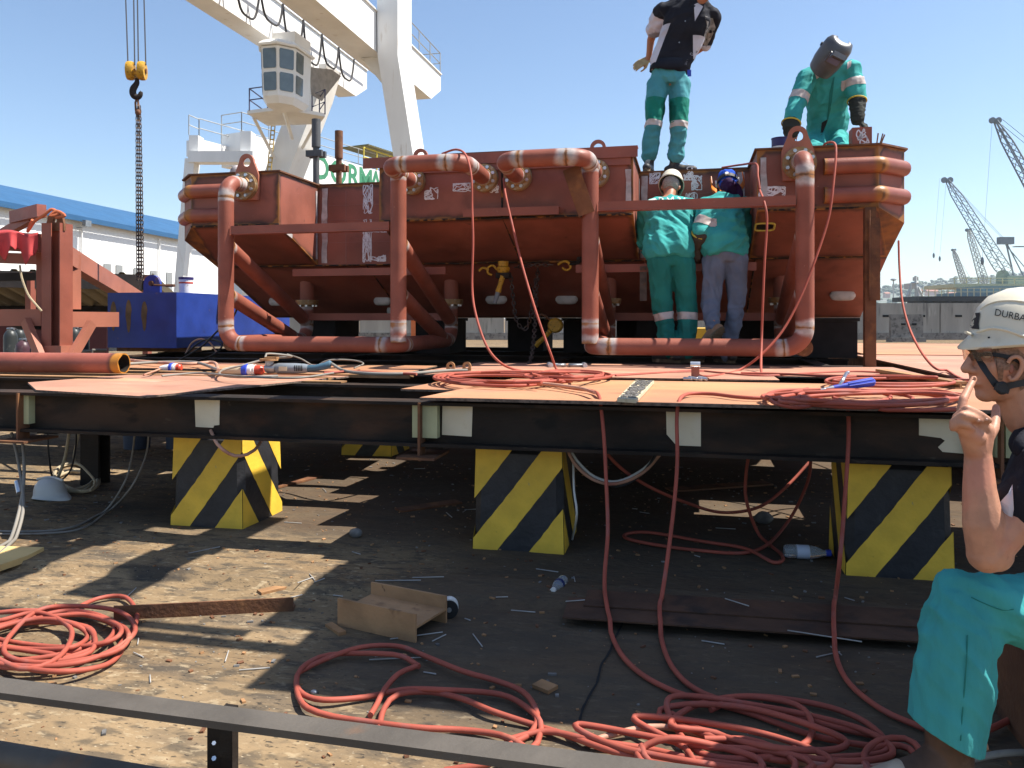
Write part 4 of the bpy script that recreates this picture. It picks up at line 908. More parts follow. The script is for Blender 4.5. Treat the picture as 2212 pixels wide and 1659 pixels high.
# ================================================================ red steel frame at the left
FRM = thing('red_steel_frame', P(118,940,z=0), 'tall red primed steel frame with a torn edge and rope at the left', 'steel frame')
Tf = 8.4
def fpx(a, b, t0, t1, wd, h, nm='beam', mat=m_redlight): mb = MB(); beam(mb, P(*a,t=t0), P(*b,t=t1), wd, h); return obj(nm, mb, mat, FRM, 20)
def hcol(x0, x1, y0, y1, t, dep=.2):
    a, b = P(x0,y0,t=t), P(x1,y1,t=t); lo = V(min(a.x,b.x),a.y,min(a.z,b.z)); wv = abs(b.x-a.x); h = abs(a.z-b.z); mb = MB()
    mb.b2((lo.x,lo.y,lo.z), (lo.x+wv*.98,lo.y+.012,lo.z+h)); mb.b2((lo.x+wv*.44,lo.y+.0125,lo.z), (lo.x+wv*.5,lo.y+dep,lo.z+h)); mb.b2((lo.x,lo.y+dep+.0005,lo.z), (lo.x+wv*.98,lo.y+dep+.0125,lo.z+h)); return obj('column', mb, m_redclean, FRM, 20)
a = P(95,478,t=Tf); b = P(140,940,z=0); 
cx, cy, cw_ = a.x+.10, a.y, .20
mb = MB(); zt = a.z-.02; zb = .0
mb.b2((cx-.10,cy,zb), (cx-.088,cy+.18,zt)); mb.b2((cx-.0875,cy+.08,zb), (cx+.0875,cy+.09,zt-.06)); mb.b2((cx+.088,cy,zb), (cx+.10,cy+.18,zt)); mb.b2((cx-.12,cy-.012,zb), (cx-.0,cy-.0005,zt)); col_ = obj('column', mb, m_redclean, FRM, 20)
mb = MB(); mb.b2((cx-.16,cy-.04,.0), (cx+.16,cy+.24,.03)); mb.b2((cx-.125,cy-.02,.75), (cx+.13,cy+.2,.90)); obj('base_plate', mb, m_redlight, FRM)
lg = lug_mesh([(cx-.11,zt-.08),(cx+.11,zt-.08),(cx+.11,zt+.0)]+arc(cx,zt+.03,.1)+[(cx-.11,zt)], (cx,zt+.03), .025, cy+.04, .03); obj('top_lug', lg, m_rust, FRM, 30)
fpx((-160,512),(93,526), 8.9, 8.5, .12, .2); fpx((-160,552),(88,560), 9.3, 9.0, .10, .12, mat=m_redclean); fpx((-120,602),(85,597), 9.6, 9.3, .1, .09, mat=m_dark)
fpx((-160,686),(95,686), 8.6, 8.5, .10, .18); fpx((140,690),(250,690), 8.55, 9.2, .10, .17)
fpx((140,552),(330,668), 8.6, 11.5, .14, .20); fpx((88,530),(90,668), 8.62, 8.62, .08, .06, mat=m_redclean); fpx((152,550),(152,668), 8.75, 8.75, .12, .18)
fpx((55,692),(90,778), 8.45, 8.3, .06, .10); fpx((198,698),(150,780), 8.7, 8.4, .06, .10)
fpx((30,470),(90,455), 9.2, 8.8, .1, .14, mat=m_redclean); fpx((-40,530),(70,470), 9.6, 9.0, .08, .1, mat=m_redclean)
# torn fringe of the lower beam
mb = MB(); q = [P(24,702,t=8.52)]+[P(24+i*4.2, 702-14*abs(math.sin(i*1.7))*min(1,i/5)-3*math.sin(i*3.1)-4, t=8.52) for i in range(1,17)]+[P(95,703,t=8.5),P(95,712,t=8.5),P(40,712,t=8.52)]
mb.prism(q, (0,.01,0)); obj('torn_edge', mb, m_black2, FRM, flat=True)
# corrugated sheet roof leaning behind it, on its own legs
RFp = thing('corrugated_roof', P(100,700,t=13), 'dark olive corrugated sheet roof behind the red steel frame', 'shed roof')
a0, a1, b0, b1_ = P(-420,575,t=10.6), P(330,596,t=13), P(-160,682,t=13.5), P(420,676,t=16); mb = MB(); N_ = 70; R0 = []; R1 = []
nn = (a1-a0).cross(b0-a0).normalized()
for i in range(N_+1):
    t = i/N_; o_ = nn*(.05 if (i//2) % 2 else -.05); R0.append(mb.add(a0.lerp(a1,t)+o_)); R1.append(mb.add(b0.lerp(b1_,t)+o_))
for i in range(N_): mb.face(R0[i], R0[i+1], R1[i+1], R1[i])
obj('sheeting', mb, M('olive_sheet', (.22,.19,.13), .7, var=.15, vs=2), RFp, flat=True)
mb = MB(); beam(mb, a0.lerp(b0,.72)-nn*.09, a1.lerp(b1_,.72)-nn*.09, .1, .12); beam(mb, a0.lerp(b0,.02)-nn*.1, a1.lerp(b1_,.02)-nn*.1, .1, .25); obj('purlin', mb, m_dark, RFp)
mb = MB()
for t in (.05,.6,.98): q = a0.lerp(a1,t); mb.b2((q.x-.05,q.y-.05,0), (q.x+.05,q.y+.05,q.z)); q = b0.lerp(b1_,t); mb.b2((q.x-.05,q.y-.05,0), (q.x+.05,q.y+.05,q.z))
obj('post', mb, m_redclean, RFp)
# dark maroon backdrop panels under it
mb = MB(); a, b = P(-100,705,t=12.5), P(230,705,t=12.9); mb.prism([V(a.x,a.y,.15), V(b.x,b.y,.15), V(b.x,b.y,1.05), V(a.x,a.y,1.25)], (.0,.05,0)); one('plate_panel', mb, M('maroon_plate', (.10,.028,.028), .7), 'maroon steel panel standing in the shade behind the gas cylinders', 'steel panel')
# red cloth over the beam, rope
mb = MB(); N1, N2 = 26, 14; ids = []
for i in range(N1+1):
    row = []
    for j in range(N2+1):
        s, t = i/N1, j/N2; x = -60+s*142; y = 500+t*(48+14*math.sin(s*17)+8*math.sin(s*41)); q = P(x, y+4*math.sin(s*9), t=8.38-.05*math.sin(s*24)*t-.03*t+(.25 if j == 0 else 0)); row.append(mb.add(q))
    ids.append(row)
for i in range(N1):
    for j in range(N2): mb.face(ids[i][j], ids[i+1][j], ids[i+1][j+1], ids[i][j+1])
rc = one('red_cloth', mb, M('red_canvas', (.45,.05,.05), .85, var=.2, layers=[((.2,.03,.03), 5, .55, .2, .6)]), 'faded red canvas cloth thrown over the red beam at the left edge', 'cloth', ang=80)
md = rc.modifiers.new('s', 'SOLIDIFY'); md.thickness = .006
one('pale_rope', MB().tube(spline([P(43,573,t=8.35),P(47,600,t=8.33),P(60,635,t=8.33),P(75,655,t=8.33),P(90,672,t=8.35)], .03), .011, 6), m_rope, 'pale rope hanging from the red cloth to the lower beam', 'rope')
one('orange_rope', MB().tube(spline([P(70,475,t=8.5),P(60,500,t=8.6),P(75,478,t=8.4),P(95,465,t=8.3),P(112,452,t=8.3),P(125,462,t=8.3),P(108,466,t=8.28),P(122,456,t=8.3),P(140,466,t=8.3),P(120,470,t=8.3)], .02), .016, 7), m_ropeo, 'frayed orange rope knotted round the top of the red column', 'rope')
# gas cylinders
def cyl_(x, yb, yt, t, r, mat, label):
    p = P(x, yb, t=t); zt = HC+(688-yt)/1700*t; zb = .55; g = thing('gas_cylinder', V(p.x,p.y,zb), label, 'gas cylinder', 'gas cylinders in the rack'); mb = MB()
    mb.lathe(V(p.x,p.y,zb), [(0,0),(r,0),(r,zt-zb-r*1.5),(r*.9,zt-zb-r*1.0),(r*.6,zt-zb-r*.55),(r*.3,zt-zb-r*.35),(0,zt-zb-r*.3)], 20); obj('bottle', mb, mat, g, 60)
    mb = MB(); mb.cyl((p.x,p.y,zt-r*.4), (p.x,p.y,zt), r*.22, 8); mb.cyl((p.x-.05,p.y,zt-.02), (p.x+.05,p.y,zt-.02), r*.2, 8); obj('valve', mb, m_grey, g)
m_gd = M('dark_cylinder', (.035,.04,.04), .4, layers=[((.15,.15,.14), 9, .6, .1, .6)]); m_gp = M('purple_cylinder', (.075,.035,.045), .4, layers=[((.2,.16,.15), 9, .62, .1, .5)])
cyl_(23,780,707,9.6,0.078,m_gd,'dark gas cylinder at the left of the rack beside the yellow tag'); cyl_(42,780,706,10.0,0.074,m_gd,'dark gas cylinder behind the purple one left of the brace'); cyl_(50,790,730,9.3,0.085,m_gp,'purple gas cylinder in front left of the red brace')
cyl_(147,785,727,9.6,0.081,m_gp,'purple gas cylinder just right of the red column'); cyl_(161,785,704,10.2,0.074,m_gd,'dark gas cylinder right of the purple one behind the brace'); cyl_(180,790,708,10.4,0.074,m_gd,'dark gas cylinder nearest the blue box')
mb = MB(); 
for y in (775,): mb.tube([P(-20,y-2,t=9.2), P(75,y,t=9.1)], .02, 6); mb.tube([P(135,y-14,t=9.4), P(228,y-18,t=9.6)], .02, 6); mb.tube([P(200,770,t=9.4),P(200,756,t=9.4),P(230,756,t=9.5)], .015, 6)
one('cylinder_rack', mb, m_cabgrey, 'thin rail round the gas cylinders at the left', 'rail')
# blue hulks seen under the platform
for x0, x1, l in ((236,290,'dark blue steel drum base seen under the platform beam near the post'),(330,385,'dark blue steel cone seen under the platform left of the striped block')):
    a, b = P(x0,975,z=0), P(x1,975,z=0); c = (a+b)/2; mb = MB(); mb.lathe(c+V(0,.2,0), [(.0,0),((b-a).length*.5,0),((b-a).length*.62,.55),(0,.55)], 24); one('drum_base', mb, M('dull_blue', (.05,.065,.11), .7), l, 'drum')
UPZ = V(0,0,1); m_dplate = M('dark_rust_plate', (.075,.036,.02), .85, var=.3, vs=5, layers=[((.12,.055,.025), 9, .52, .2, .6), (DK, 6, .55, .15, .7)], bump=.3)
# ================================================================ hoses, cables and things on the platform
HR_ = .0090
# two long rust-dark plates lying one over the other on the slab edge
PLT = []
for k, (x0, y0, x1, y1, wd_, zz, l) in enumerate(((1222,1314,2010,1366,.22,.034,'long rust dark flat plate on the ground in front of the right striped block'),(1265,1293,2010,1340,.18,.0412,'second long rust dark plate lying behind and over the first on the ground'))):
    a, b = P(x0,y0,z=zz), P(x1,y1,z=zz); dd, ee, ff = axes(a, b)
    one('flat_plate', MB().box((a+b)/2+UPZ*.003, ((b-a).length, wd_, .006), ax=(dd,ee,ff)), m_dplate, l, 'steel plate', None, ang=20); PLT.append((a, dd, ee, (b-a).length, wd_, zz+.006))
def floor_z(x, y):
    z = gz(x, y)
    for a, dd, ee, L_, w_, t_ in PLT:
        q = V(x,y,0)-V(a.x,a.y,0)
        if -.03 < q.dot(dd) < L_+.03 and abs(q.dot(ee)) < w_/2+.03: z = max(z, t_)
    return z
def D(x, y, z=.815): return P(x, y, z=z)
def hose(pts, label, mat=None, r=HR_, name='red_hose', cat='hose', group='red welding hoses', step=.03):
    sp = spline(pts, step)
    for p in sp:
        if p.z < .1 and p.y < 8: p.z = max(p.z, floor_z(p.x, p.y)+r)
    return one(name, MB().tube(sp, r, 8), mat or m_hose, label, cat, group, ang=80)
def hang(deck, air, gnd, zd=.815):
    """hose from the deck over the edge (air = px,py,depth) down onto the ground"""
    return [P(x, y, z=zd) for x, y in deck]+[P(x, y, t=t) for x, y, t in air]+[P(x, y, z=.014) for x, y in gnd]
hose(hang([(1110,822),(1160,826),(1235,838),(1280,845)], [(1294,856,3.84),(1299,885,3.79),(1305,950,3.72),(1310,1050,3.64),(1313,1150,3.53),(1306,1250,3.36)], [(1312,1335),(1335,1402),(1380,1452),(1450,1491),(1530,1516),(1620,1541),(1760,1590),(1900,1615)]), 'leftmost of the three red hoses falling from the plate edge to the ground')
hose(hang([(1745,840),(1660,858),(1600,858),(1540,851),(1500,850),(1480,853)], [(1467,866,3.72),(1462,905,3.66),(1463,1000,3.58),(1455,1100,3.5),(1440,1220,3.3)], [(1425,1330),(1434,1400),(1465,1458),(1520,1498),(1600,1522),(1700,1540),(1800,1570),(1905,1592)]), 'red hose crossing the front plate and hanging as the middle one of the three')
hose(hang([(1700,850),(1790,866)], [(1825,872,3.62),(1832,890,3.58),(1833,950,3.52),(1827,1050,3.42),(1815,1200,3.2)], [(1803,1310),(1803,1400),(1830,1470),(1900,1530),(1980,1567),(2060,1600)]), 'red hose hanging at the right in front of the striped block by the seated man')
# hoses from the hull down to the platform
def L(pts): return [P(x, y, t=t) for x, y, t in pts]
hose(L([(955,332,6.5),(985,323,6.4),(1006,335,6.2),(1018,380,6.05),(1020,450,6.0),(1022,520,5.95),(1020,620,5.9),(1028,680,5.8),(1050,745,5.65),(1080,783,5.5)])+[D(1120,800),D(1180,806)], 'red hose looping over the hull top and down in front of the left handle pipe')
hose(L([(1088,385,6.7),(1092,420,6.4),(1110,500,6.2),(1130,580,6.0),(1160,680,5.8),(1190,765,5.7)])+[D(1204,800),D(1230,812)], 'red hose slanting down the middle of the hull to the coil on the deck')
hose(L([(1640,408,6.25),(1652,440,6.0),(1657,480,5.95),(1652,560,5.9),(1648,650,5.85),(1645,740,5.8)])+[D(1645,806),D(1660,812)], 'red hose hanging straight down beside the worker in jeans')
hose(L([(1560,362,7.2),(1600,356,6.9),(1633,354,6.35),(1637,380,6.2),(1641,408,6.15)]), 'short red hose running along the recess top to the right hull corner')
hose(L([(1775,320,6.45),(1785,309,6.3),(1802,309,6.12),(1806,330,6.05),(1800,400,5.95),(1790,470,5.9),(1765,550,5.85),(1730,640,5.8),(1690,715,5.75),(1640,770,5.7)])+[D(1595,800),D(1540,812),D(1500,812)], 'red hose falling from the hull top past the right upright pipe to the deck')
hose(L([(1941,520,6.9),(1943,580,6.8),(1949,650,6.6),(1965,710,6.3),(1990,760,5.9),(2020,795,5.6)])+[P(2045,800,z=.80),P(2070,815,z=.8),P(2110,828,z=.8),P(2200,833,z=.8)], 'red hose hanging alone at the right end of the hull before the quay wall')
# coils on the plates and the ground: one hose thrown down in uneven, overlapping loops
def coil(x0, x1, y0, y1, n, seed, zb, label, extra=(), mat=None, name='hose_coil', r=HR_, group='coils of red hose', gnd=False, rag=.35, rot=0, cat='hose'):
    q = random.Random(seed); pts = []; W_, H_ = (x1-x0)/2, (y1-y0)/2; ph = q.uniform(0,6)
    for k in range(n):
        sc = q.uniform(1-1.3*rag, 1); cx = (x0+x1)/2+q.uniform(-1,1)*W_*(1-sc)*.9; cy = (y0+y1)/2+q.uniform(-1,1)*H_*.35*(rag+.3); sh = q.uniform(-.6,.6)*rag; hs_ = q.uniform(.45,1); m_ = q.choice((6,7,8))
        for j in range(m_):
            t = 2*math.pi*j/m_+ph; x, y = W_*sc*math.cos(t)*q.uniform(1-.35*rag,1), H_*hs_*math.sin(t)*q.uniform(1-.5*rag,1)
            pts.append(P(cx+x, cy+y+x*rot+sh*x*H_/W_, z=zb+q.random()*.010+k*.0035+(.03*q.random() if q.random() < .12 else 0)))
        ph += q.uniform(-.8,.8)
    pts += [P(x, y, z=zb+.002) for x, y in extra]
    return one(name, MB().tube(spline(pts, .025), r, 8), mat or m_hose, label, cat, group, ang=80)
zP = ZB+.030+.013
coil(1630, 2100, 836, 886, 8, 11, zP, 'large flat coil of red hose on the front plate beside the blue electrode holder', extra=((1900,884),(2000,886),(2090,884)), rag=.42)
coil(1720, 2120, 812, 838, 2, 15, zP+.012, 'loose red hose lying behind the large flat coil', extra=((1800,812),(1700,808),(1600,806)), rag=.2)
coil(920, 1260, 800, 831, 6, 21, zP, 'flat coil of red hose in the middle of the platform', extra=((1300,812),(1420,806),(1520,803)), rag=.3)
coil(1130, 1330, 797, 822, 3, 24, zP+.015, 'smaller red coil at the right end of the middle coil', rag=.2)
hose([D(1330,812),D(1420,806),D(1500,801),D(1560,806),D(1650,812),D(1760,806),D(1850,803),D(1930,808),D(2000,818),D(2110,828)], 'red hose running along the platform behind the clamp to the right')
hose([P(1110,824,z=.83),P(1180,829,z=.83),P(1250,838,z=.83),P(1285,848,z=.83)], 'dusty pale hose end curving across the front plate', m_hosepale)
# coils on the ground
coil(-90, 296, 1290, 1450, 9, 5, .016, 'heap of red hose on the sunlit ground at the left edge', extra=((200,1420),(270,1380),(296,1330),(270,1290),(215,1292),(150,1320)), rag=.45, rot=-.05)
GP = lambda *q: [P(x, y, z=.015+.006*(i % 3)) for i, (x, y) in enumerate(q)]
one('hose_coil', MB().tube(spline(GP((905,1440),(870,1418),(820,1412),(740,1412),(690,1420),(650,1445),(640,1475),(655,1500),(700,1512),(790,1506),(870,1490),(950,1490),(1080,1500),(1140,1530),(1167,1560),(1165,1590),(1145,1620),(1050,1650),(960,1665)), .03), HR_, 8), m_hose, 'red hose in long loops on the shaded ground in the middle', 'hose', 'coils of red hose', ang=80)
hose(GP((640,1478),(645,1505),(665,1530),(720,1548),(800,1560),(900,1572),(1000,1577),(1080,1588),(1130,1612),(1150,1640)), 'red hose crossing from the middle loops to the rail')
hose(GP((905,1437),(862,1455),(830,1490),(815,1520),(800,1545)), 'short red hose bent between the two middle loops')
hose(GP((650,1450),(700,1425),(780,1398),(860,1396),(920,1418),(1000,1450),(1070,1470),(1130,1495),(1160,1540),(1150,1580),(1100,1610),(1060,1640)), 'red hose forming the upper of the two middle loops')
hose(GP((818,1575),(830,1530),(860,1500),(930,1495),(1000,1510),(1060,1535),(1150,1565),(1230,1590),(1330,1625),(1450,1650),(1560,1668)), 'red hose from the middle loops to the right tangle')
hose(GP((1090,1600),(1180,1580),(1280,1600),(1400,1618),(1500,1640),(1650,1660)), 'second red hose running beside the first into the right tangle')
coil(1390, 1960, 1505, 1665, 4, 33, .016, 'tangle of red hose on the ground in front of the seated man', rag=.5, rot=.10)
coil(1220, 1900, 1565, 1690, 4, 37, .03, 'sunlit part of the red tangle nearest the rail', rag=.5, rot=.1, mat=m_hose)
coil(1860, 2010, 1590, 1690, 2, 41, .02, 'red hose loop beside the boot of the seated man', rag=.2)
hose(GP((1270,1605),(1330,1585),(1430,1570),(1560,1600),(1700,1640),(1850,1660),(1990,1640)), 'dusty pale hose lying across the right tangle', m_hosepale)
hose(GP((2010,1640),(2080,1600),(2150,1570),(2230,1530)), 'red hose trailing off to the right behind the boot')
hose(GP((2000,1660),(2080,1645),(2160,1628),(2240,1625)), 'grey hose trailing off to the right behind the boot', m_cabgrey, group='grey hoses')
# hoses under the platform
hose(L([(1298,965,4.1),(1340,1010,4.1),(1400,1050,4.15),(1480,1085,4.3),(1560,1107,4.5),(1640,1095,4.6),(1700,1050,4.7),(1760,985,4.8)]), 'red hose sagging in the dark under the platform')
hose(L([(1620,970,4.3),(1612,1020,4.3),(1612,1080,4.25)])+[P(1640,1155,z=.02),P(1690,1200,z=.014),P(1672,1215,z=.014),P(1610,1185,z=.02),P(1520,1170,z=.014),P(1400,1150,z=.014),P(1350,1155,z=.014),P(1370,1168,z=.014),P(1500,1188,z=.014),P(1630,1190,z=.014)]+L([(1700,1130,4.4),(1745,1040,4.5),(1752,975,4.6)]), 'red hose looped on the ground under the platform behind the plastic bottle')
hose(L([(1225,965,4.0),(1240,1000,3.98),(1280,1035,3.98),(1330,1045,4.0),(1390,1020,4.05),(1435,970,4.1)]), 'reddish cable loop hanging under the beam beside the middle block', m_hosepale, group='loops under the beam')
hose(L([(1228,965,4.02),(1246,995,4.0),(1284,1030,4.0),(1335,1040,4.02),(1392,1012,4.07),(1428,970,4.1)]), 'white cable loop hanging under the beam beside the middle block', m_wcable, .008, 'white_cable', 'cable', 'loops under the beam')
hose(L([(1232,960,4.02),(1250,1010,4.03),(1300,1042,4.03),(1345,1048,4.04),(1395,1015,4.06),(1425,965,4.1)]), 'black cable loop hanging under the beam beside the middle block', m_cable, .009, 'black_cable', 'cable', 'loops under the beam')
hose(L([(455,930,4.3),(470,960,4.2),(495,980,4.2),(520,985,4.2),(550,972,4.25),(575,935,4.4)]), 'thin red hose loop hanging in front of the left striped block', m_hosepale)
hose(L([(1232,955,4.05),(1238,1000,4.05),(1240,1060,4.0),(1246,1110,3.97)])+[P(1236,1165,z=.012)], 'pale strap hanging against the side of the middle block', m_wcable, .006, 'hanging_strap', 'strap', 'hanging straps')
# cables at the left
for i, (q, r, mt, l) in enumerate((
    ([(25,935,4.7),(40,1000,4.6),(50,1100,4.3),(20,1200,4.0),(-10,1270,3.8)], .009, m_cabgrey, 'wire sling hanging at the left edge over the sunlit board'),
    ([(45,935,4.7),(52,990,4.6),(48,1070,4.4),(25,1160,4.1),(-15,1230,3.9)], .009, m_cabgrey, 'second wire sling hanging just right of the first at the left edge'),
    ([(103,935,5.2),(106,990,5.2),(118,1040,5.3),(150,1020,5.3),(163,970,5.2),(165,930,5.1)], .006, m_cable, 'thin black cable looping under the left beam'),
    ([(150,930,5.3),(140,990,5.3),(122,1040,5.3)], .010, m_rope, 'brown rope hanging under the left beam behind the hard hat'),
    ([(172,930,5.3),(160,990,5.3),(180,1010,5.2),(205,1040,5.1),(195,1060,5.0)], .008, m_rope, 'brown rope looped round the black post'))):
    hose(L(q), l, mt, r, 'hanging_cable', 'cable', 'cables hanging at the left')
one('wire_ferrule', MB().cyl(P(37,1040,t=4.48), P(42,1065,t=4.44), .016, 10), m_galv, 'bright metal ferrule on the wire sling at the left edge', 'ferrule')
hose(L([(292,930,4.9),(285,985,4.9),(270,1040,4.8)])+[P(225,1105,z=.01),P(150,1140,z=.01),P(60,1148,z=.01),P(-40,1146,z=.01)], 'grey cable curving from the beam down to the ground at the left', m_cabgrey, .006, 'grey_cable', 'cable', 'cables hanging at the left')
hose(L([(322,930,4.9),(315,985,4.85),(285,1050,4.75)])+[P(240,1100,z=.01),P(180,1140,z=.01),P(100,1152,z=.01),P(-40,1154,z=.01)], 'second grey cable curving to the ground beside the first', m_cabgrey, .006, 'grey_cable', 'cable', 'cables hanging at the left')
coil(110, 225, 1000, 1065, 4, 51, .01, 'heap of brown rope on the ground behind the hard hat', mat=m_rope, name='rope_heap', r=.011, group='rope heaps', cat='rope')
# ---------------------------------------------------------------- loose things on the platform
# loose pipe
a, b = P(-140,800,t=5.62), P(268,803,t=5.4); a.z = b.z = ZB+.044+.07; mb = MB(); ax_ = (b-a).normalized(); e_ = V(0,0,1).cross(ax_); n_ = 70
rr = [[a.lerp(b,k/n_)+(e_*math.cos(t)+V(0,0,1)*math.sin(t))*.07 for t in [i*2*math.pi/24 for i in range(24)]] for k in range(n_+1)]
rr += [[b+ax_*(.004*math.sin(i*5))+(e_*math.cos(t)+V(0,0,1)*math.sin(t))*.0605 for i, t in enumerate([i*2*math.pi/24 for i in range(24)])]]
mb.rings(rr, cap=False, ws=[max(0, 1-(a.lerp(b,k/n_)-b).length/.12)*.97 for k in range(n_+1)]+[.96])
LPp = one('loose_pipe', mb, M('loose_pipe_primer', (.30,.085,.055), .5, layers=[((.2,.05,.035), 6, .55, .2, .5), ((.40,.2,.15), 20, .66, .08, .3)], attr=[(DK, .15, .5, .4, 8, .7), ((.42,.17,.02), .42, .6, .2, 12, .95)]), 'loose red pipe with a torch cut open end lying on the left of the platform', 'pipe')
bore = MB().rings([[b-ax_*x+(e_*math.cos(t)+V(0,0,1)*math.sin(t))*.0604 for t in [i*2*math.pi/24 for i in range(24)]] for x in (0,.6)], cap=False); bore.face(*[bore.add(b-ax_*.6+(e_*math.cos(t)+V(0,0,1)*math.sin(t))*.0604) for t in [i*2*math.pi/24 for i in range(24)]]); obj('bore', bore, m_black, LPp)
# grinder
g0 = P(578,806,z=.80); gx = (P(712,800,t=g0.y/CT*.99)-g0); gx = V(1,.12,0).normalized(); gy = V(0,0,1).cross(gx); U = V(0,0,1); zg = .80+.035
def gp(x, y, z): return V(g0.x,g0.y,zg)+gx*x+gy*y+U*z
GR = thing('angle_grinder', g0, 'large grey angle grinder with a blue grip lying on the plate', 'angle grinder')
def ringx(x, ry, rz, z=0, n=14): return [gp(x, ry*math.cos(t), z+rz*math.sin(t)) for t in [k*2*math.pi/n for k in range(n)]]
obj('casing', MB().rings([ringx(.06,.03,.03),ringx(.08,.042,.038),ringx(.20,.042,.038),ringx(.27,.036,.034),ringx(.30,.030,.028)]), m_gplast, GR, 50)
obj('handle_grip', MB().rings([ringx(.30,.028,.026),ringx(.36,.026,.024,.005),ringx(.42,.028,.027,.018),ringx(.455,.026,.030,.03),ringx(.47,.012,.016,.035)]), m_gplastb, GR, 50)
obj('gear_head', MB().rings([ringx(-.02,.02,.02),ringx(.0,.036,.036),ringx(.06,.036,.034)]).cyl(gp(.015,0,.0), gp(.015,0,.06), .03, 12), m_grey, GR, 40)
obj('disc_guard', MB().lathe(gp(.01,0,.055), [(.0,0),(.065,0),(.065,.014),(.0,.014)], 20).box(gp(.03,0,.075), (.09,.05,.012), ax=(gx,gy,U)), m_rustl, GR, 30)
mb = MB()
for k in range(5): mb.box(gp(.215+k*.013,-.040,.004+.0*k), (.005,.006,.04), ax=(gx,gy,U))
obj('vent_slots', mb, m_black2, GR, flat=True); obj('rating_plate', MB().box(gp(.13,-.0435,.0), (.06,.003,.03), ax=(gx,gy,U)), m_creamp, GR, flat=True)
hose([gp(.47,0,.035)]+[P(x,y,z=.83) for x,y in ((745,801),(800,807),(880,807),(960,801),(1010,800))], 'grey ribbed cable running right from the grinder', m_cabgrey, .011, 'grey_cable', 'cable', 'cables on the platform')
hose([gp(.0,0,.05),gp(-.03,.05,.10),P(630,770,t=5.8),P(580,775,t=5.8),P(520,790,t=5.7),P(480,800,t=5.6),P(478,810,z=.82),P(520,815,z=.81),P(600,812,z=.81)], 'grey cable arching over the grinder to the plug', m_cabgrey, .008, 'grey_cable', 'cable', 'cables on the platform')
hose([P(620,765,t=6.2),P(650,775,t=6.2),P(680,790,t=6.2),P(710,778,t=6.2),P(760,778,t=6.2),P(785,785,t=6.1),P(765,795,z=.82)], 'thin grey cable curving behind the grinder grip', m_cabgrey, .006, 'grey_cable', 'cable', 'cables on the platform')
def plug(px0, px1, y, t, label, c1, s=1):
    a, b = P(px0,y,t=t), P(px1,y-2,t=t*.995); d, e, f = axes(a, b); L_ = (b-a).length
    rt = thing('power_plug', V((a.x+b.x)/2,(a.y+b.y)/2,.8), label, 'plug', 'power plugs on the platform')
    mk = lambda q: [(r*s, x*L_) for r, x in q]
    obj('connector_body', MB().lathe(a, mk([(.0,0),(.018,0),(.024,.12),(.03,.25),(.032,.5),(.0,.5)]), 14, (e,f,d)), c1, rt, 30)
    obj('locking_ring', MB().lathe(a, mk([(.03,.49),(.042,.50),(.044,.62),(.03,.64)]), 14, (e,f,d)), m_bplast, rt, 30)
    obj('shell', MB().lathe(a, mk([(.0,.62),(.036,.62),(.038,.72),(.034,.74),(.036,.80),(.0,.82)]), 14, (e,f,d)), m_wplast, rt, 30)
    obj('end_cap', MB().lathe(a, mk([(.0,.80),(.032,.80),(.030,.95),(.02,1.0),(.0,1.0)]), 14, (e,f,d)), m_rplast, rt, 30)
plug(482, 570, 801, 5.75, 'cream power plug with blue ring and red end just left of the grinder', m_creamp, 1.15); plug(346, 392, 796, 6.1, 'white power plug with blue ring by the end of the loose pipe', m_wplast, .95)
hose([P(346,797,t=6.1),P(330,803,z=.81),P(310,810,z=.80)], 'short brown cable of the white plug', m_hosepale, .007, 'brown_cable', 'cable', 'cables on the platform')
for i, (pts, r, mt, l) in enumerate((
    ([(110,780),(200,790),(330,783),(420,783),(470,798)], .012, m_cabgrey, 'grey cable lying behind the loose pipe end'),
    ([(225,770),(300,780),(400,786),(460,783),(472,800)], .013, m_hosepale, 'reddish hose bent upright between the two plugs'),
    ([(350,812),(430,806),(520,813),(640,816),(720,806)], .007, m_cabgrey, 'thin grey cable lying along the edge of the pink plate'),
    ([(700,806),(760,803),(830,806),(900,808)], .010, m_hose, 'red hose lying right of the grinder'))):
    hose([P(x,y,z=.82+.004*k) for k, (x,y) in enumerate(pts)], l, mt, r, 'deck_cable', 'cable', 'cables on the platform')
hose(L([(383,780,8.0),(410,765,7.9),(440,745,7.8),(470,715,7.6),(500,690,7.5),(515,660,7.5)]), 'black cable rising in front of the blue box to the pipe frame', m_cable, .009, 'black_cable', 'cable', 'black cables by the blue box')
hose(L([(400,765,8.1),(440,735,8.0),(478,740,7.9),(470,760,7.8),(430,778,7.5),(360,785,7.3)]), 'black cable sagging by the lower left corner of the pipe frame', m_cable, .009, 'black_cable', 'cable', 'black cables by the blue box')
hose(L([(402,762,8.1),(415,740,8.1),(435,732,8.1),(455,742,8.1),(468,762,8.1)]), 'pale red hose loop leaning on the blue box', m_hosepale, group='hose by the blue box')
# small lugs standing on the plate
for x, l in ((973,'small steel lug with a hole standing on the deck, left one'),(1008,'small steel lug with a hole standing on the deck, right one')):
    p = P(x,806,z=.795); zz = p.z; q = lug_mesh([(p.x-.032,zz),(p.x+.032,zz),(p.x+.032,zz+.045)]+arc(p.x,zz+.05,.032)+[(p.x-.032,zz+.045)], (p.x,zz+.05), .015, p.y, .014); one('pad_eye', q, m_rustl, l, 'lug', 'pad eyes on the deck', ang=30)
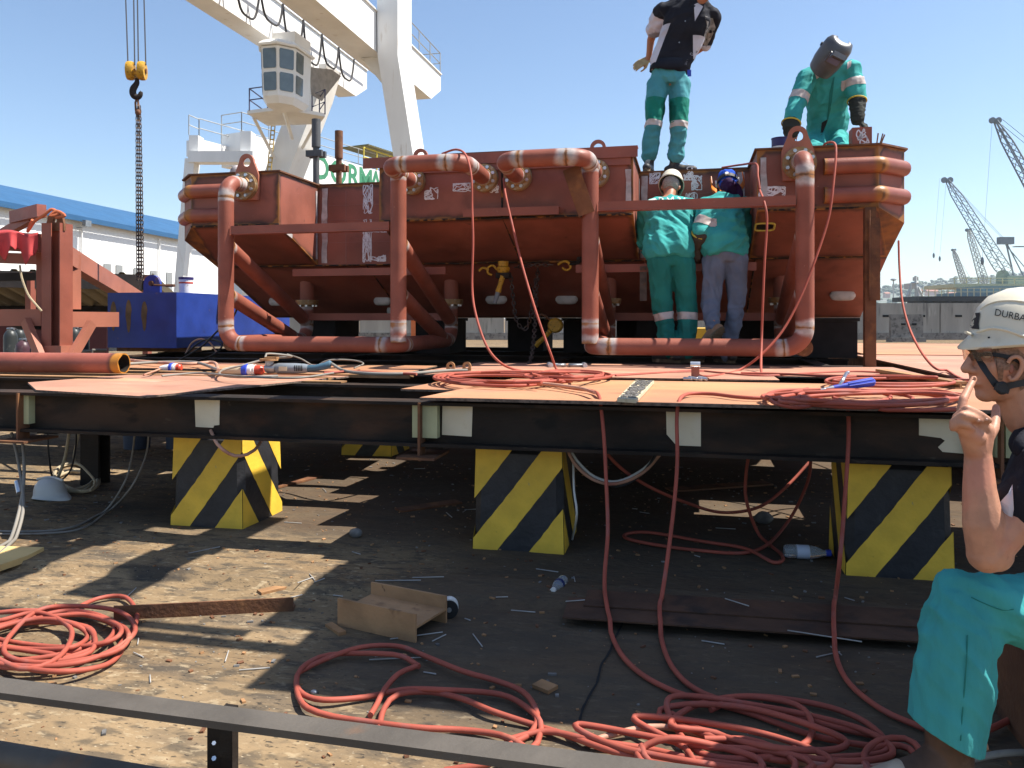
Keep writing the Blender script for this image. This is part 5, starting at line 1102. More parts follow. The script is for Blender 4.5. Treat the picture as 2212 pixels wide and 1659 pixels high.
# shackles
def shackle(x, y, ang, label):
    p = P(x,y,z=.80)+V(0,0,.028); c, s = math.cos(ang), math.sin(ang); X, Y = V(c,s,0), V(-s,c,0); rt = thing('shackle', p-V(0,0,.028), label, 'shackle', 'shackles on the deck')
    bow = [p+X*a+Y*b for a, b in ((0,-.03),(.03,-.034),(.07,-.042),(.10,-.035),(.115,0),(.10,.035),(.07,.042),(.03,.034),(0,.03))]; obj('bow', MB().tube(spline(bow,.01), .012, 8), m_grey, rt, 60)
    obj('pin', MB().cyl(p-Y*.062, p+Y*.055, .011, 10).cyl(p+Y*.055, p+Y*.072, .019, 6).cyl(p-Y*.05, p-Y*.024, .02, 10).cyl(p+Y*.024, p+Y*.05, .02, 10), m_galv, rt, 30)
shackle(1188,796,.3,'steel shackle with a bright pin lying on the deck below the hanging chain'); shackle(1262,796,-2.9,'dark shackle lying right of the other one on the deck')
# earth clamp
p = P(1502,822,z=.80); EC = thing('earth_clamp', p, 'worn red earth clamp with metal jaws in the middle of the deck', 'clamp')
mb = MB(); mb.box(p+V(0,0,.05), (.05,.03,.09)); mb.box(p+V(.03,0,.03), (.11,.02,.018), rot=Matrix.Rotation(.4,3,'Y')); obj('clamp_body', mb, m_redclean, EC, 20)
mb = MB()
for k in range(4): mb.cyl(p+V(-.07+k*.03,-.02,.012+.008*(k % 2)), p+V(-.02+k*.03,-.05,.014), .011, 8)
mb.cyl(p+V(-.03,0,.10), p+V(.03,0,.10), .02, 10); obj('jaws', mb, m_galv, EC, 40)
# electrode holder
a, b = P(1800,838,t=4.10), P(1889,824,t=4.12); d, e, f = axes(a, b); EH = thing('electrode_holder', V(a.x,a.y,a.z-.03), 'blue handled electrode holder lying on the red coil', 'electrode holder')
Lh = (b-a).length; mb = MB(); mb.lathe(a, [(.0,0),(.014,0),(.016,Lh*.3),(.019,Lh*.6),(.021,Lh*.96),(.012,Lh),(0,Lh)], 16, (e,f,d))
for k in range(8): t = k*math.pi/4; mb.cyl(a+d*Lh*.35+(e*math.cos(t)+f*math.sin(t))*.017, b-d*.01+(e*math.cos(t)+f*math.sin(t))*.021, .0035, 5)
obj('grip', mb, m_bplast, EH, 50); j = P(1822,818,t=4.12)
obj('jaw', MB().tube(spline([a-d*.05, a+d*.02, a+d*.05+V(0,0,.03), j, P(1829,806,t=4.13), P(1834,805,t=4.13)],.008), .009, 8).tube([a-d*.07, a+d*.0], [.006,.014], 8), m_galv, EH, 60)
# board with grey grit
q = [P(1333,868,z=.803),P(1374,871,z=.803),P(1413,828,z=.803),P(1373,826,z=.803)]; BD = thing('gritty_board', q[0], 'narrow white edged board covered in grey grit on the front plate', 'board')
mb = MB(); mb.prism([p+V(0,0,.0) for p in q], (0,0,.016)); obj('board', mb, m_creamp, BD, 20)
mb = MB(); rr_ = random.Random(3)
for k in range(420): s, t = rr_.uniform(.12,.9), rr_.uniform(.06,.97); p = q[0].lerp(q[1],s).lerp(q[3].lerp(q[2],s),t); r = rr_.uniform(.003,.010); mb.box(p+V(0,0,.017), (r*2,r*1.2,r*.7), rot=Matrix.Rotation(rr_.uniform(0,3),3,'Z'))
g_ = obj('grit', mb, M('grey_grit', (.16,.15,.14), .9, var=.4, vs=60), BD, flat=True); g_['kind'] = 'stuff'
# lever hoists and the chain
def hoist(p, s, d1, label):
    rt = thing('lever_hoist', p, label, 'lever hoist', 'yellow lever hoists'); d1 = Vector(d1).normalized()
    obj('gear_case', MB().lathe(p, [(.0,-.05),(.05,-.05),(.065,-.02),(.065,.0),(.05,.01),(.052,.06),(.0,.065)], 16, (V(1,0,0),V(0,1,0),V(0,0,1))), m_ylwh, rt, 40)
    obj('chain_case', MB().box(p-V(0,0,.075), (.13,.08,.05)).cyl(p-V(.05,0,.08), p+V(.05,0,-.08), .03, 10), m_black, rt, 30)
    h0 = p-V(0,.02,.08); obj('lever', MB().tube([h0, h0+d1*.10, h0+d1*.16], [.028,.022,.03], 8), m_ylwh, rt, 40); obj('lever_grip', MB().tube([h0+d1*.15, h0+d1*.27], [.024,.02], 8), m_gplast, rt, 40)
    obj('hook_eye', MB().tube(spline([p+V(-.06,0,-.02),p+V(-.10,0,.02),p+V(-.15,0,.0),p+V(-.15,0,-.05),p+V(-.11,0,-.07)],.01), .011, 8).tube(spline([p+V(-.14,0,-.02),p+V(-.2,0,0),p+V(-.24,0,-.03)],.01), .012, 8), m_ylwh, rt, 50)
    return rt
hp_ = P(1087,578,v=7.30); hoist(hp_, 1, (-.3,0,-1), 'yellow lever hoist fixed under the hull left of the middle seam')
p2 = P(1200,703,v=7.7); rt = thing('chain_block', p2, 'yellow chain hoist hanging at a slant under the hull with its handle pointing down left', 'chain hoist')
obj('gear_case', MB().lathe(p2, [(.0,-.05),(.06,-.05),(.075,-.03),(.075,.03),(.06,.05),(.0,.05)], 16, (V(1,0,0),V(0,0,1),V(0,-1,0))), m_ylwh, rt, 40)
obj('lever', MB().tube([p2, p2+V(-.12,-.02,-.13), p2+V(-.2,-.02,-.2)], [.03,.022,.03], 8), m_ylwh, rt, 40); obj('top_hook', MB().tube(spline([p2+V(-.05,0,.05),p2+V(-.10,0,.09),p2+V(-.15,0,.11),p2+V(-.17,0,.08)],.01), .012, 8), m_rust, rt, 60)
mb = MB(); chain(mb, [P(1112,578,v=7.30),P(1150,573,v=7.3),P(1198,572,v=7.3)], .05, .03, .006); one('hoist_chain', mb, m_chain, 'short chain from the yellow hoist to the hook at the right', 'chain', 'hoist chains', ang=60)
mb = MB(); chain(mb, L([(1103,590,7.55),(1108,640,7.5),(1115,690,7.4),(1130,712,7.35),(1140,705,7.35),(1150,660,7.45),(1158,600,7.55)]), .05, .03, .006); one('hoist_chain', mb, m_chain, 'slack chain loop hanging under the hull', 'chain', 'hoist chains', ang=60)
mb = MB(); chain(mb, L([(1162,580,7.55),(1158,650,7.3),(1154,720,7.0),(1148,770,6.7),(1140,792,6.5)])+[P(1150,795,z=.79),P(1175,794,z=.79)], .05, .03, .006); one('hoist_chain', mb, m_chain, 'long chain hanging from the hull down to the deck', 'chain', 'hoist chains', ang=60)
p = P(1205,572,v=7.28); mb = MB(); mb.tube(spline([p,p+V(.05,0,.03),p+V(.10,0,.02),p+V(.12,0,-.03),p+V(.08,0,-.05),p+V(.04,0,-.03)],.01), .012, 8); hk2 = thing('chain_hook', p, 'yellow chain hook shackled to the hull right of the hoist', 'hook'); obj('hook', mb, m_ylwh, hk2, 60); obj('shackle', MB().tube(spline([p+V(.11,0,0),p+V(.17,0,.01),p+V(.21,0,.03),p+V(.22,0,.07)],.01), .014, 8).cyl(p+V(.2,-.04,.05), p+V(.2,.04,.05), .02, 8), m_black, hk2, 60)
c = slopeP(1652,534,.01)if 0 else P(1652,534,v=6.95); c.z = zs(c.y)-.0; mb = MB(); n_ = V(0,-.38,-.92); e2 = V(0,.92,-.38)
mb.tube([c+n_*.004+V(1,0,0)*.078*max(-1,min(1,1.25*math.cos(t)))+e2*.062*max(-1,min(1,1.25*math.sin(t))) for t in [k*2*math.pi/24 for k in range(24)]], .009, 6, closed=True); obj('marked_opening', mb, M('yellow_marker', (.5,.42,.08), .7), HR, 60)
obj('drain_hole', MB().prism([c+n_*.002+V(1,0,0)*.07*math.cos(t)+e2*.055*math.sin(t) for t in [k*2*math.pi/20 for k in range(20)]], n_*.001), m_black2, HR, flat=True)
# steel rule hanging between the legs of the worker
a, b = P(1389,575,v=7.0), P(1390,650,v=7.0); one('steel_rule', MB().box((a+b)/2, (.06,.004,(a-b).length)), m_chain, 'dark steel rule hanging beside the left worker under the lower bar', 'rule')
# on top of the hull
p = P(1685,318,v=7.05); tn = thing('paint_tin', V(p.x,p.y,2.575), 'navy paint tin with a white label band standing by the glove of the welder', 'paint tin')
hz = P(1685,299,v=7.05).z-2.576; obj('tin', MB().lathe(V(p.x,p.y,2.577), [(0,0),(.068,0),(.07,.005),(.07,hz-.01),(.073,hz-.008),(.073,hz),(.066,hz),(.066,hz-.02),(0,hz-.02)], 28), m_tin, tn)
mb = MB(); mb.lathe(V(p.x,p.y,2.577), [(.0708,.012),(.0712,.014),(.0712,hz*.48),(.0708,hz*.5)], 28); obj('label_band', mb, m_wplast, tn)
mb = MB(); mb.lathe(V(p.x,p.y,2.577), [(.0708,.001),(.0713,.002),(.0713,.010),(.0708,.0115)], 28); obj('red_band', mb, m_rplast, tn)
def wrap_text(s, size, c, r, z, a0, mat, nm):
    me = text_mesh(s, size)
    for v in me.vertices: a = a0+v.co.x/r; v.co = V(c.x+r*math.sin(a)*1.004, c.y-r*math.cos(a)*1.004, z+v.co.y)
    return obj(nm, me, mat, tn, flat=True)
wrap_text('International', .024, p, .0714, 2.577+hz*.27, .55, m_tin, 'tin_lettering'); wrap_text('X', .03, p, .0714, 2.577+hz*.27, -.62, m_rplast, 'tin_emblem')
p = P(1860,318,v=6.9); mb = MB(); mb.b2((p.x-.075,6.86,2.577), (p.x+.075,7.0,P(1860,277,v=6.9).z)); obt = one('red_block', mb, m_redclean, 'short red primed block under the right glove of the welder', 'block'); bt = obt
for v_ in range(3): pass
scr = random.Random(9); mb = MB(); c_ = V(p.x+.01,6.858,2.66); mb.tube(spline([c_+V(scr.uniform(-.05,.05),0,scr.uniform(-.06,.08)) for k in range(14)],.01), .005, 5)
for v in mb.v: v.y = 6.859-.001-max(0,6.858-v.y)*.1
ch_ = obj('chalk_scrawl', mb, m_chalk, None); ch_.parent = obt; ch_.matrix_parent_inverse = absloc(obt).inverted()
for x0, x1, y1, l in ((1894,1897,288,'thin rod standing upright on the hull top'),(1901,1907,289,'rod leaning right beside the upright rod on the hull'),(1903,1911,291,'rightmost leaning rod on the hull top'),(1840,1836,303,'pale rod left of the red block on the hull top')): one('welding_rod', MB().cyl(P(x0,311,v=6.95), P(x1,y1,v=6.97), .006, 6), m_rust, l, 'welding rod', 'rods standing on the hull')
a, b = P(950,326,v=6.95), P(1225,312,v=6.95); a.z = b.z = 2.70; mb = MB(); ibeam(mb, a, b, .10, .10, .012, .01); one('loose_beam', mb, m_rust, 'dark rusty beam lying on the middle of the hull top', 'beam')
p = P(512,360,v=7.0); one('rag_bundle', MB().ell(V(p.x,p.y,2.63), .07,.06,.075, 10, 8).ell(V(p.x-.05,p.y-.03,2.60), .04,.04,.04, 8, 6), M('grey_rag', (.35,.31,.30), .9, var=.4, vs=14, bump=.6), 'grey crumpled rag behind the left lifting lug', 'rag', ang=80)
p = P(1652,316,v=7.0); one('rag_bundle', MB().ell(V(p.x,p.y,2.595), .06,.04,.025, 12, 8), M('grey_glove_rag', (.28,.25,.2), .9, bump=.5), 'grey folded rag left of the paint tin on the hull', 'rag', ang=80)
# ---------------------------------------------------------------- things on the ground
# channel offcut
q0, q1 = P(729,1351,z=0), P(897,1389,z=0); d = (q1-q0); L0 = d.length; d.normalize(); nr = V(-d.y,d.x,0); wch = .21; hc = .105
CHO = thing('channel_offcut', q0, 'short rusty beam offcut lying with its web flat in the shaded foreground', 'beam offcut')
mb = MB()
for k in (0, wch): mb.box(q0+d*L0/2+nr*(k+.005)+V(0,0,hc/2), (L0,.010,hc), ax=(d,nr,V(0,0,1)))
mb.box(q0+d*L0/2+nr*(wch/2+.005)+V(0,0,hc*.5), (L0-.002,wch-.0102,.008), ax=(d,nr,V(0,0,1))); obj('offcut', mb, M('pale_rust', (.36,.20,.095), .75, var=.2, vs=7, layers=[((.12,.06,.03), 9, .58, .12, .7), (DK, 20, .68, .06, .7)], bump=.3), CHO, 20)
def barpx(p0, p1, wd, h, mat, label, name='steel_bar', cat='steel bar', z=0, L_=False):
    a, b = P(*p0,z=z), P(*p1,z=z); d, e, f = axes(a, b); mb = MB(); mb.box((a+b)/2+V(0,0,h/2), ((b-a).length, .008 if L_ else wd, h), ax=(d,e,f))
    if L_: mb.box((a+b)/2+e*(wd/2+.0042)+V(0,0,.004), ((b-a).length, wd, .008), ax=(d,e,f))
    return one(name, mb, mat, label, cat, ang=20)
barpx((246,1340), (634,1320), .06, .056, m_rust, 'brown angle bar lying across the left foreground behind the hose heap', 'angle_bar', L_=True)
for i, (a, b, wd, l) in enumerate((((560,1283),(637,1265),.05,'small bent rust strip at the end of the broken slab edge'),((710,1352),(740,1372),.03,'small rusty block left of the beam offcut'),((1160,1480),(1195,1494),.05,'small orange rust scrap right of the middle loops'),((1445,1060),(1660,1045),.12,'rusty scrap plate in the dark under the platform'),((590,1055),(690,1030),.07,'rusty scrap piece behind the left striped block'),((860,1105),(990,1085),.1,'flat rusty scrap in the dark behind the middle block'))): barpx(a, b, wd, .012, m_rustl if i < 3 else m_rust, l, 'scrap_piece', 'scrap')
# sunlit board at the left edge
q = [P(-40,1178,z=.045),P(95,1182,z=.045),P(60,1200,z=.045),P(-5,1222,z=.045),P(-80,1222,z=.045)]; one('yellow_board', MB().prism([p-V(0,0,.03) for p in q], (0,0,.03)), M('tan_board', (.62,.42,.17), .7, layers=[((.4,.25,.1), 5, .55, .2, .5)]), 'sunlit tan board under the wire slings at the left edge', 'board', ang=20)
# hard hat on the ground
def helmet(c, fw, up, s, mat, parent=None, peak=.07):
    """shell built round c (crown base centre); fw = peak direction"""
    fw, up = Vector(fw).normalized(), Vector(up).normalized(); fw = (fw-up*fw.dot(up)).normalized(); sd = up.cross(fw); rr = []; n = 28
    def rg(h, rx, ry, peakk=0, dz=0):
        pts = []
        for k in range(n):
            t = 2*math.pi*k/n; f = math.cos(t); ext = peakk*max(0, f)**3
            pts.append(c+fw*((rx+ext)*f*s)+sd*(ry*math.sin(t)*s)+up*((h-dz*max(0,f)**2+.02*peakk/.07*max(0,-f)**2*-1)*s))
        return pts
    prof = [(.0,.128,.106,peak,.012),(.006,.132,.110,peak*.9,.012),(.02,.122,.100,peak*.25,0),(.05,.121,.098,0,0),(.09,.108,.086,0,0),(.12,.08,.062,0,0),(.138,.035,.03,0,0),(.141,.006,.005,0,0)]
    mb = MB(); inner = [(.0,.124,.102,peak*.95,.012),(.05,.112,.09,0,0),(.09,.10,.078,0,0),(.115,.06,.05,0,0)]
    mb.rings([rg(*p) for p in inner[::-1]]+[rg(*p) for p in prof]); return mb
p = P(82,1083,z=0); hh = thing('hard_hat', p, 'old white hard hat lying on the ground at the left under the platform', 'hard hat')
obj('shell', helmet(V(p.x,p.y+.1,.012), V(.9,-.15,0), (0,-.05,1), .9, M('grey_white_plastic', (.52,.51,.50), .4, layers=[((.3,.27,.24), 6, .58, .15, .6)])), M('dummy_hat', (.5,.5,.49), .4), hh, 60)
obj('crown_rib', MB().tube([V(p.x,p.y+.1,.012)+V(-.10+.2*k/10,0,.108+.018*math.sin(k*math.pi/10)) for k in range(11)], .008, 6), m_wplast, hh, 60)
def bottle(c, d, s, mlab, cap, label):
    d = Vector(d).normalized(); e = V(0,0,1).cross(d).normalized(); f = d.cross(e); rt = thing('plastic_bottle', V(c.x,c.y,0), label, 'bottle', 'discarded plastic bottles'); r = .032*s
    obj('bottle', MB().lathe(c, [(.0,0),(r*.8,.0),(r,.012),(r,.05),(r*.93,.055),(r,.06),(r,.12*s),(r*.8,.15*s),(r*.45,.175*s),(r*.42,.19*s),(0,.19*s)], 18, (e,f,d)), m_bottle, rt, 60)
    obj('label', MB().lathe(c, [(r*1.0,.058),(r*1.025,.06),(r*1.025,.11*s),(r*1.0,.112*s)], 18, (e,f,d)), mlab, rt, 60); obj('cap', MB().lathe(c, [(0,.188*s),(r*.5,.188*s),(r*.5,.21*s),(0,.21*s)], 12, (e,f,d)), cap, rt, 40)
a, b = P(1218,1252,z=.032), P(1184,1286,z=.032); bottle(a, b-a, .75, m_blabel, m_wplast, 'clear plastic bottle with a dark blue label lying in the middle of the shaded ground')
a, b = P(1694,1190,z=.032), P(1755,1193,z=.032); bottle(a, b-a, 1.05, m_blabel2, m_bplast, 'milky plastic bottle with a blue cap under the platform by the right striped block')
p = P(967,1340,z=0); TRl = thing('tape_reel', p, 'small black reel with a white drum standing at the end of the beam offcut', 'reel'); ax2 = (V(.95,.3,0), V(0,0,1), V(.3,-.95,0)); c = p+V(0,.02,.036)
obj('disc', MB().lathe(c, [(0,0),(.036,0),(.036,.006),(.012,.007),(0,.007)], 24, ax2), m_black2, TRl, 30); obj('drum', MB().lathe(c+V(0,0,.004), [(0,-.035),(.037,-.035),(.037,-.001),(0,-.001)], 24, ax2), m_wplast, TRl, 30); obj('hub', MB().lathe(c, [(0,.0072),(.010,.0072),(.009,.012),(0,.012)], 14, ax2), m_grey, TRl, 30)
for x, y, s, l in ((1040,1052,.0,''),(768,1160,.06,'grey stone lying in the dark behind the left striped block'),(1650,1130,.09,'pale round stone in a patch of light under the platform'),(1500,960,.05,'small stone far back in the dark under the platform'),(678,1500,.02,'small grey stone beside the middle hose loop'),(512,1229,.02,'crushed silver ball on the lit slab edge')):
    if not s: continue
    p = P(x,y,z=0); mb = MB().ell(p+V(0,0,s*.35), s*.6,s*.5,s*.42, 12, 8)
    for v in mb.v: v += (v-p)*.25*noise.noise(v*18)
    one('stone', mb, m_concd if s > .03 else m_grey, l, 'stone', 'stones on the ground', ang=80)
# welding electrode stubs: one modelled, the rest copied
q = random.Random(12); st0 = one('electrode_stub', MB().cyl((0,0,0), (.1,0,.0), .0020, 6), M('grey_flux', (.36,.34,.31), .7, bump=0), 'thin grey electrode stub lying on the dirty ground', 'electrode stub', 'electrode stubs on the ground')
spots = [(430,1192,.22,1.0),(860,1270,.2,.25),(690,1270,.06,1.2),(925,1263,.14,.3),(860,1425,.2,.32),(660,1270,.09,1.2),(900,1375,.2,.55),(1130,1323,.1,0),(1780,1400,.25,-.2),(1010,1340,.03,-.5),(550,1445,.1,.4),(430,1100,.1,0),(700,1060,.1,-.9)]
for k in range(42):
    x, y = q.uniform(150,1950), q.choice((q.uniform(960,1180), q.uniform(1180,1480))); spots.append((x, y, q.uniform(.03,.13), q.uniform(-1.5,1.5)))
for i, (x, y, l, a) in enumerate(spots):
    o = st0 if i == 0 else st0.copy()
    if i: COL.objects.link(o)
    p = P(x,y,z=.0); o.location = V(p.x,p.y,floor_z(p.x,p.y)+.002); o.rotation_euler = (0,0,a); o.scale = (l/.1,1.15,1.15)
# grit, flakes and crumbs: nobody could count them
mb = MB(); q = random.Random(5)
for k in range(3600):
    u, v = q.uniform(-5,3), q.uniform(1.2,6.5); s = q.choice((.002,.003,.004,.006,.009)); a = q.uniform(0,6.28); z = gz(u, v)
    mb.cm = q.choice((0,0,1,2)); mb.box(V(u,v,z+s*.3), (s*q.uniform(1,3),s*1.2,s*.7), rot=Matrix.Rotation(a,3,'Z') @ Matrix.Rotation(q.uniform(-.3,.3),3,'X'))
o = obj('ground_grit', mb, [m_rustl, m_rust, m_concd], None, flat=True); tag(o, 'scattered grit and rust flakes on the ground', 'grit', None, 'stuff')
# ---------------------------------------------------------------- rail in the foreground
a, b = P(-60,1456,z=.45), P(1500,1655,z=.45); d = (b-a).normalized(); e = V(-d.y,d.x,0); RL = thing('steel_rail', V(a.x,a.y,0), 'dark angle iron rail on a post across the bottom foreground', 'rail')
a -= d*.6; b += d*.5; mid = (a+b)/2; LL = (b-a).length
m_gb = M('grey_brown_steel', (.085,.073,.06), .7, var=.2, vs=6, layers=[((.05,.04,.03), 4, .52, .2, .7), ((.30,.27,.24), 30, .70, .05, .6), ((.16,.08,.04), 9, .63, .1, .5)], bump=.2)
obj('top_rail', MB().box(V(mid.x,mid.y,.443)-e*.026, (LL,.056,.014), ax=(d,e,V(0,0,1))), m_gb, RL, 20)
pp = P(477,1560,z=.40); pp = V(pp.x,pp.y,0)
obj('post', MB().b2((pp.x-.028,pp.y-.003,0), (pp.x+.0,pp.y+.003,.428)).b2((pp.x+.0003,pp.y-.003,0), (pp.x+.027,pp.y+.018,.428)), m_black, RL, 20)
obj('bolt', MB().cyl(P(462,1605,t=1.505), P(462,1605,t=1.53), .004, 6), m_galv, RL, 20); obj('bolt', MB().cyl(P(462,1638,t=1.49), P(462,1638,t=1.53), .0045, 6), m_galv, RL, 20)
a, b = P(-60,1590,z=.34), P(430,1672,z=.34); dd = (b-a).normalized(); obj('lower_rail', MB().cyl(a-dd*.6-V(0,0,.03), b+dd*.25-V(0,0,.03), .026, 16), m_gb, RL)
# ================================================================ people
cxv, cyv, UP = V(CT,ST,0), V(-ST,CT,0), V(0,0,1)
def cam_dir(x, y, z): return (cxv*x+cyv*y+UP*z).normalized()
def cap(mb, p, q, r0, r1=None, n=12):
    p, q = Vector(p), Vector(q); r1 = r0 if r1 is None else r1; d, e, f = axes(p, q); L_ = (q-p).length; prof = []
    for k in range(5): a = -math.pi/2+math.pi/2*k/4; prof.append((max(r0*math.cos(a),1e-4), r0*math.sin(a)))
    for k in range(5): a = math.pi/2*k/4; prof.append((max(r1*math.cos(a),1e-4), L_+r1*math.sin(a)))
    mb.lathe(p, prof, n, (e, f, d)); return mb
def chain_caps(mb, pts, rs):
    for i in range(len(pts)-1): cap(mb, pts[i], pts[i+1], rs[i], rs[i+1])
def remesh(mb, vox, it=6, fac=.5):
    me = mb.mesh('tmp'); o = bpy.data.objects.new('tmp', me); COL.objects.link(o)
    m = o.modifiers.new('r', 'REMESH'); m.mode = 'VOXEL'; m.voxel_size = vox
    s = o.modifiers.new('s', 'SMOOTH'); s.iterations = it; s.factor = fac
    bpy.context.view_layer.update(); out = bpy.data.meshes.new_from_object(o.evaluated_get(bpy.context.evaluated_depsgraph_get()))
    bpy.data.objects.remove(o); bpy.data.meshes.remove(me); return out
def folds(me, amp, f, seed=0, zf=1.0, dirv=None, mask=None, along=.22):
    """cloth folds pushed into the surface, drawn out along dirv"""
    off = V(seed*7.3, seed*3.1, 0); ns = [v.normal.copy() for v in me.vertices]
    for v, n_ in zip(me.vertices, ns):
        p = v.co; k = V(p.x*f, p.y*f, p.z*f*zf)
        if dirv: k = k-Vector(dirv)*(p.dot(dirv)*f*(1-along))
        wv = noise.noise(p*3+off)*.6; a = noise.noise(k+off+V(wv,wv,0)); b = noise.noise(k*2.1+off+V(3,wv,0))
        h = (.42-abs(a)*2.4)+(.20-abs(b)*1.1)
        v.co = p+n_*(amp*h*(1 if mask is None else mask(p)))
    me.update()
def cut(me, planes, off, ctr=None, rad=None):
    """the piece of a mesh inside planes [(point, inward normal)], lifted off along its normals"""
    bm = bmesh.new(); bm.from_mesh(me)
    for p, n_ in planes:
        g = bm.verts[:]+bm.edges[:]+bm.faces[:]
        bmesh.ops.bisect_plane(bm, geom=g, plane_co=p, plane_no=-Vector(n_), clear_outer=True)
    if ctr is not None: bmesh.ops.delete(bm, geom=[v for v in bm.verts if (v.co-ctr).length > rad], context='VERTS')
    bm.normal_update()
    for v in bm.verts: v.co = v.co+v.normal*off
    o = bpy.data.meshes.new('c'); bm.to_mesh(o); bm.free(); return o
def band(me, p, q, t, hw, rad, off=.003):
    d = (q-p).normalized(); c = p.lerp(q, t); return cut(me, [(c-d*hw, d), (c+d*hw, -d)], off, c, rad)
def bvh_of(me): return BVHTree.FromPolygons([v.co.copy() for v in me.vertices], [tuple(p.vertices) for p in me.polygons])
def head(mb, c, fw, up, s=1, nose=True):
    fw, up = Vector(fw).normalized(), Vector(up); up = (up-fw*up.dot(fw)).normalized(); sd = up.cross(fw); A_ = (sd, fw, up)
    E = lambda x, y, z, rx, ry, rz: mb.ell(c+(sd*x+fw*y+up*z)*s, rx*s, ry*s, rz*s, 16, 11, A_)
    E(0,-.012,.03,.076,.098,.092); E(0,.03,-.03,.062,.068,.085); E(0,.062,-.095,.026,.024,.02); E(0,.035,-.075,.05,.05,.04)
    E(0,.078,.022,.05,.018,.016); E(.04,.052,-.025,.025,.03,.03); E(-.04,.052,-.025,.025,.03,.03)
    for z in (-.056,-.068): E(0,.088,z,.024,.010,.0065)
    cap(mb, c+(fw*.088+up*.012)*s, c+(fw*.112-up*.030)*s, .009*s, .013*s); E(.012,.098,-.036,.009,.011,.008); E(-.012,.098,-.036,.009,.011,.008)
    for k in (-1,1): E(k*.079,-.012,-.022,.008,.019,.030); E(k*.083,-.020,-.012,.007,.013,.02)
    return sd
def fingers(mb, wrist, d, pn, s=1, curl=.6, r=.0085):
    """palm and five fingers; d = hand direction, pn = palm normal (fingers curl towards it)"""
    d, pn = Vector(d).normalized(), Vector(pn); pn = (pn-d*pn.dot(d)).normalized(); sd = d.cross(pn)
    for x in (-.03,-.01,.01,.03): cap(mb, wrist+sd*x*.7*s, wrist+(d*.085+sd*x)*s, .014*s, .012*s)
    for x, L_, k in ((-.033,.062,1.1),(-.011,.075,1.0),(.011,.08,.95),(.033,.072,.85)):
        p = wrist+(d*.088+sd*x)*s; a = 0; seg = (.45,.32,.25)
        for j, g in enumerate(seg): a += curl*k*(.8 if j == 0 else 1); q = p+(d*math.cos(a)+pn*math.sin(a))*L_*g*s; cap(mb, p, q, (r-.0006*j)*s, (r-.0006*(j+1))*s, 8); p = q
    p = wrist+(d*.03+sd*.03)*s; q = p+(d*.03+sd*.025+pn*.012)*s; cap(mb, p, q, .013*s, .0105*s); t = q+(d*.03+sd*.004+pn*.018)*s; cap(mb, q, t, .0105*s, .009*s); cap(mb, t, t+(d*.02-sd*.006+pn*.012)*s, .009*s, .008*s)
def torso(mb, pel, nk, lat, front, g=0, w=(.165,.155,.185,.15), dp=(.115,.10,.125,.085), bulge=0):
    """lofted trunk from pelvis to neck base"""
    lat = Vector(lat).normalized(); d = (nk-pel); Ls = d.length; dn = d.normalized(); lat = (lat-dn*lat.dot(dn)).normalized(); fr = dn.cross(lat); fr = fr if fr.dot(front) > 0 else -fr
    rr = []
    for t, i in ((-.12,0),(0,0),(.15,0),(.38,1),(.62,2),(.80,2),(.92,3),(1.0,3)):
        ww, dd = w[i]+g, dp[i]+g
        if t < 0: ww *= .8; dd *= .8
        if t == 1.0: ww *= .6; dd *= .75
        c = pel.lerp(nk, t)-fr*bulge*math.sin(math.pi*max(0,min(1,t)))
        rr.append([c+lat*ww*math.cos(a)*(1 if abs(math.cos(a)) < .6 else .97)+fr*dd*math.sin(a) for a in [k*2*math.pi/22 for k in range(22)]])
    mb.rings(rr)
def boot(ank, toe, mat, par, z0, s=1, name='boot', sole=True, shaft=.12, shaftr=.052):
    ank, toe = Vector(ank), Vector(toe); d = V(toe.x-ank.x, toe.y-ank.y, 0).normalized(); L_ = .27*s; h = ank.copy(); h.z = z0; heel = h-d*.07*s
    mb = MB(); cap(mb, heel+UP*.05*s, heel+d*L_*.45+UP*.055*s, .042*s, .044*s); cap(mb, heel+d*L_*.45+UP*.05*s, heel+d*L_*.88+UP*.040*s, .044*s, .040*s); cap(mb, heel+d*.05*s+UP*.06*s, Vector(ank)+UP*shaft, .046*s, shaftr*s)
    mb2 = remesh(mb, .009, 5); lo = z0+.024*s
    me = cut(mb2, [(V(0,0,lo), UP)], 0); b = obj(name, me, mat, par, 60)
    sm_ = MB(); e = V(-d.y,d.x,0); pr = []
    for t in [k*2*math.pi/22 for k in range(22)]:
        x = math.cos(t); wv = .047*s*(1 if x > 0 else .88)*(.86 if abs(x) < .3 else 1); pr.append(heel+d*(L_*.45+x*L_*.57)+e*math.sin(t)*wv)
    sm_.prism([p+UP*.001 for p in pr], UP*.030*s); obj('sole', sm_, m_sole, b if par is None else par, 30); return b
def person(loc, label): return thing('person', loc, label, 'person')
# ---------------------------------------------------------------- the worker in the white helmet (back to us)
def worker_body(J, mat, par, head_c=None, fw=None, up=None, vox=.011, hands=()):
    mb = MB(); torso(mb, J['pel'], J['neck'], J['shR']-J['shL'], J['front'], -.03)
    for s in 'LR':
        cap(mb, J['neck'], J['sh'+s], .05, .045); chain_caps(mb, [J['sh'+s],J['el'+s],J['wr'+s]], [.048,.04,.028]); chain_caps(mb, [J['hip'+s],J['kn'+s],J['an'+s]], [.07,.05,.036]); cap(mb, J['pel'], J['hip'+s], .09, .07)
    cap(mb, J['neck']-UP*.02, head_c-Vector(up).normalized()*.07, .056, .052); head(mb, head_c, fw, up)
    for w_, d, pn, s_, c_ in hands: fingers(mb, w_, d, pn, s_, c_)
    return obj('body', remesh(mb, vox, 4), mat, par, 80)
T = 6.72; Q = lambda x, y, dt=0: P(x, y, t=T+dt)
